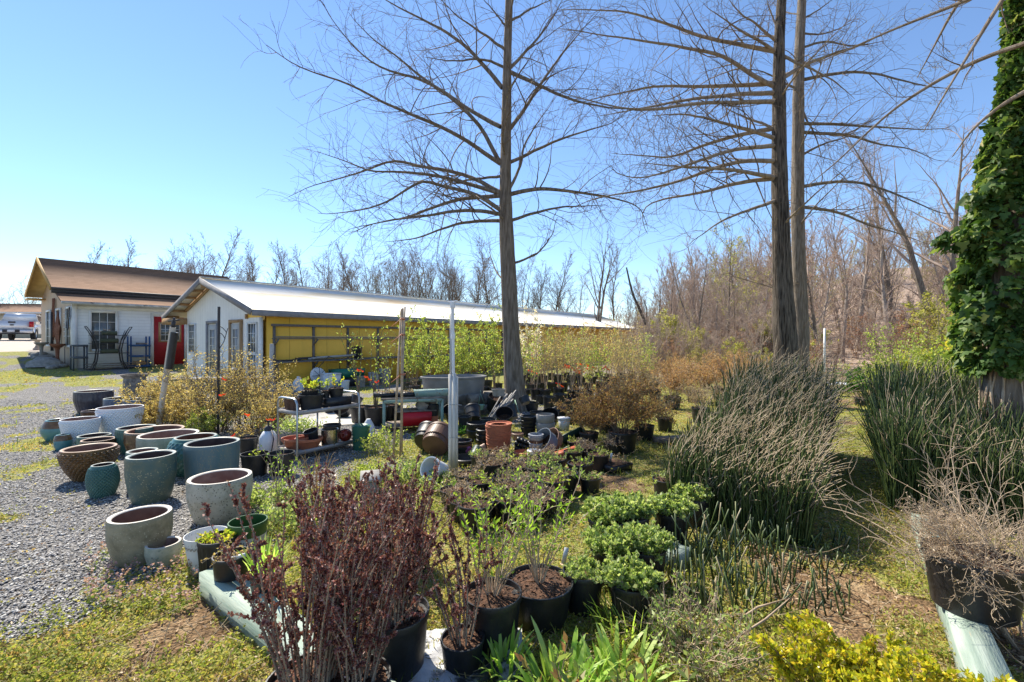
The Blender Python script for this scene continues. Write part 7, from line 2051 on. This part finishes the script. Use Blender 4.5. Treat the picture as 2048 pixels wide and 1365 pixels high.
# straw, dead leaves and bark litter on the bed
M['litter'] = leafmat('litter', [(.10, .055, .03), (.28, .17, .10), (.48, .34, .21), (.62, .50, .36)], .1, .8, .2)
X, Y, rng = scatter(60000, 1.5, 14, 35); bs = bed_side(X, Y); keep = (rng.uniform(size=len(X)) < np.where(bs > 0, .75, .13 + .5 * sstep(3.2, 2, Y) * sstep(-1.9, -1.0, X))) & (Y < 9 + X); X, Y = X[keep], Y[keep]; n = len(X); mb = MB()
P = np.stack([X, Y, gz(X, Y) + rng.uniform(.002, .014, n)], -1); mb.leaves(P, rng.normal(size=(n, 3)) * [1, 1, .22], rng.uniform(.012, .05, n) * (.8 + .08 * Y), rng.uniform(.003, .014, n) * (.8 + .08 * Y), rng.beta(1.5, 1.5, n), rng)
o = mb.build('leaf_litter', M['litter']); tag(o, kind='stuff')
X, Y, rng = scatter(2600, 1.6, 9, 36); keep = bed_side(X, Y) > .1; X, Y = X[keep], Y[keep]; n = len(X)
P = whips(rng, np.stack([X, Y, gz(X, Y) + .012], -1), np.stack([rng.normal(size=n), rng.normal(size=n), rng.normal(size=n) * .08], -1), rng.uniform(.06, .34, n), 4, .15, 0, .06); P[..., 2] = np.maximum(P[..., 2], .006)
mb = MB(); mb.tubes(P, rad(P, .0022, .0012), 3); o = mb.build('fallen_twigs', M['straw']); tag(o, kind='stuff')
# leaf litter on the wooded slope
X, Y, rng = scatter(16000, 17, 60, 37, 1.3); keep = (X / Y > .28); X, Y = X[keep], Y[keep]; n = len(X); mb = MB()
mb.leaves(np.stack([X, Y, gz(X, Y) + .02], -1), rng.normal(size=(n, 3)) * [1, 1, .6], .16, .10, rng.uniform(.3, 1, n), rng); o = mb.build('leaf_litter', M['litter']); tag(o, kind='stuff')
# gravel stones near the camera
def pebbles(n, ymin, ymax, seed, pw=.8):
    X, Y, rng = scatter(n, ymin, ymax, seed, 1.35, pw); keep = (X < -.6) | (Y > 6); bs = bed_side(X, Y); g = masks(X, Y)[0]
    keep &= ((bs < -.03) | ((Y > 6.8) & (masks(X, Y)[1] > .5))) & (rng.uniform(size=len(X)) > g * .75) & (X < .6 + .2 * Y); X, Y = X[keep], Y[keep]; n = len(X)
    base = np.array([[-.5, -.3, -.2], [.5, -.35, -.2], [.45, .4, -.2], [-.4, .42, -.2], [-.3, -.2, .22], [.34, -.18, .16], [.26, .26, .24], [-.3, .2, .14]])
    V = base[None] * (1 + rng.normal(size=(n, 8, 3)) * .18); sz = rng.lognormal(0, .30, n) * .0135 * (.85 + .07 * Y)
    V = V * sz[:, None, None] * np.array([1, .8, .55])
    a, b = rng.uniform(0, 6.28, n), rng.normal(size=n) * .3; ca, sa, cb, sb = np.cos(a), np.sin(a), np.cos(b), np.sin(b)
    x_, y_, z_ = V[..., 0], V[..., 1], V[..., 2]; y2 = y_ * cb[:, None] - z_ * sb[:, None]; z2 = y_ * sb[:, None] + z_ * cb[:, None]
    V = np.stack([x_ * ca[:, None] - y2 * sa[:, None] + X[:, None], x_ * sa[:, None] + y2 * ca[:, None] + Y[:, None], z2 + gz(X, Y)[:, None] + .004 + rng.uniform(0, .008, n)[:, None]], -1).reshape(-1, 3)
    q = np.array([[0, 3, 2, 1], [4, 5, 6, 7], [0, 1, 5, 4], [1, 2, 6, 5], [2, 3, 7, 6], [3, 0, 4, 7]]); F = (np.arange(n)[:, None, None] * 8 + q[None]).reshape(-1, 4)
    mb = MB(); mb.add(V, F, np.repeat(rng.uniform(0, 1, n), 8)); return mb
M['pebble'] = leafmat('pebble', [(.16, .15, .145), (.30, .285, .275), (.42, .405, .385), (.56, .54, .50)], 0, .75, .4)
o = pebbles(170000, 1.6, 11, 41).build('gravel', M['pebble']); tag(o, kind='stuff')
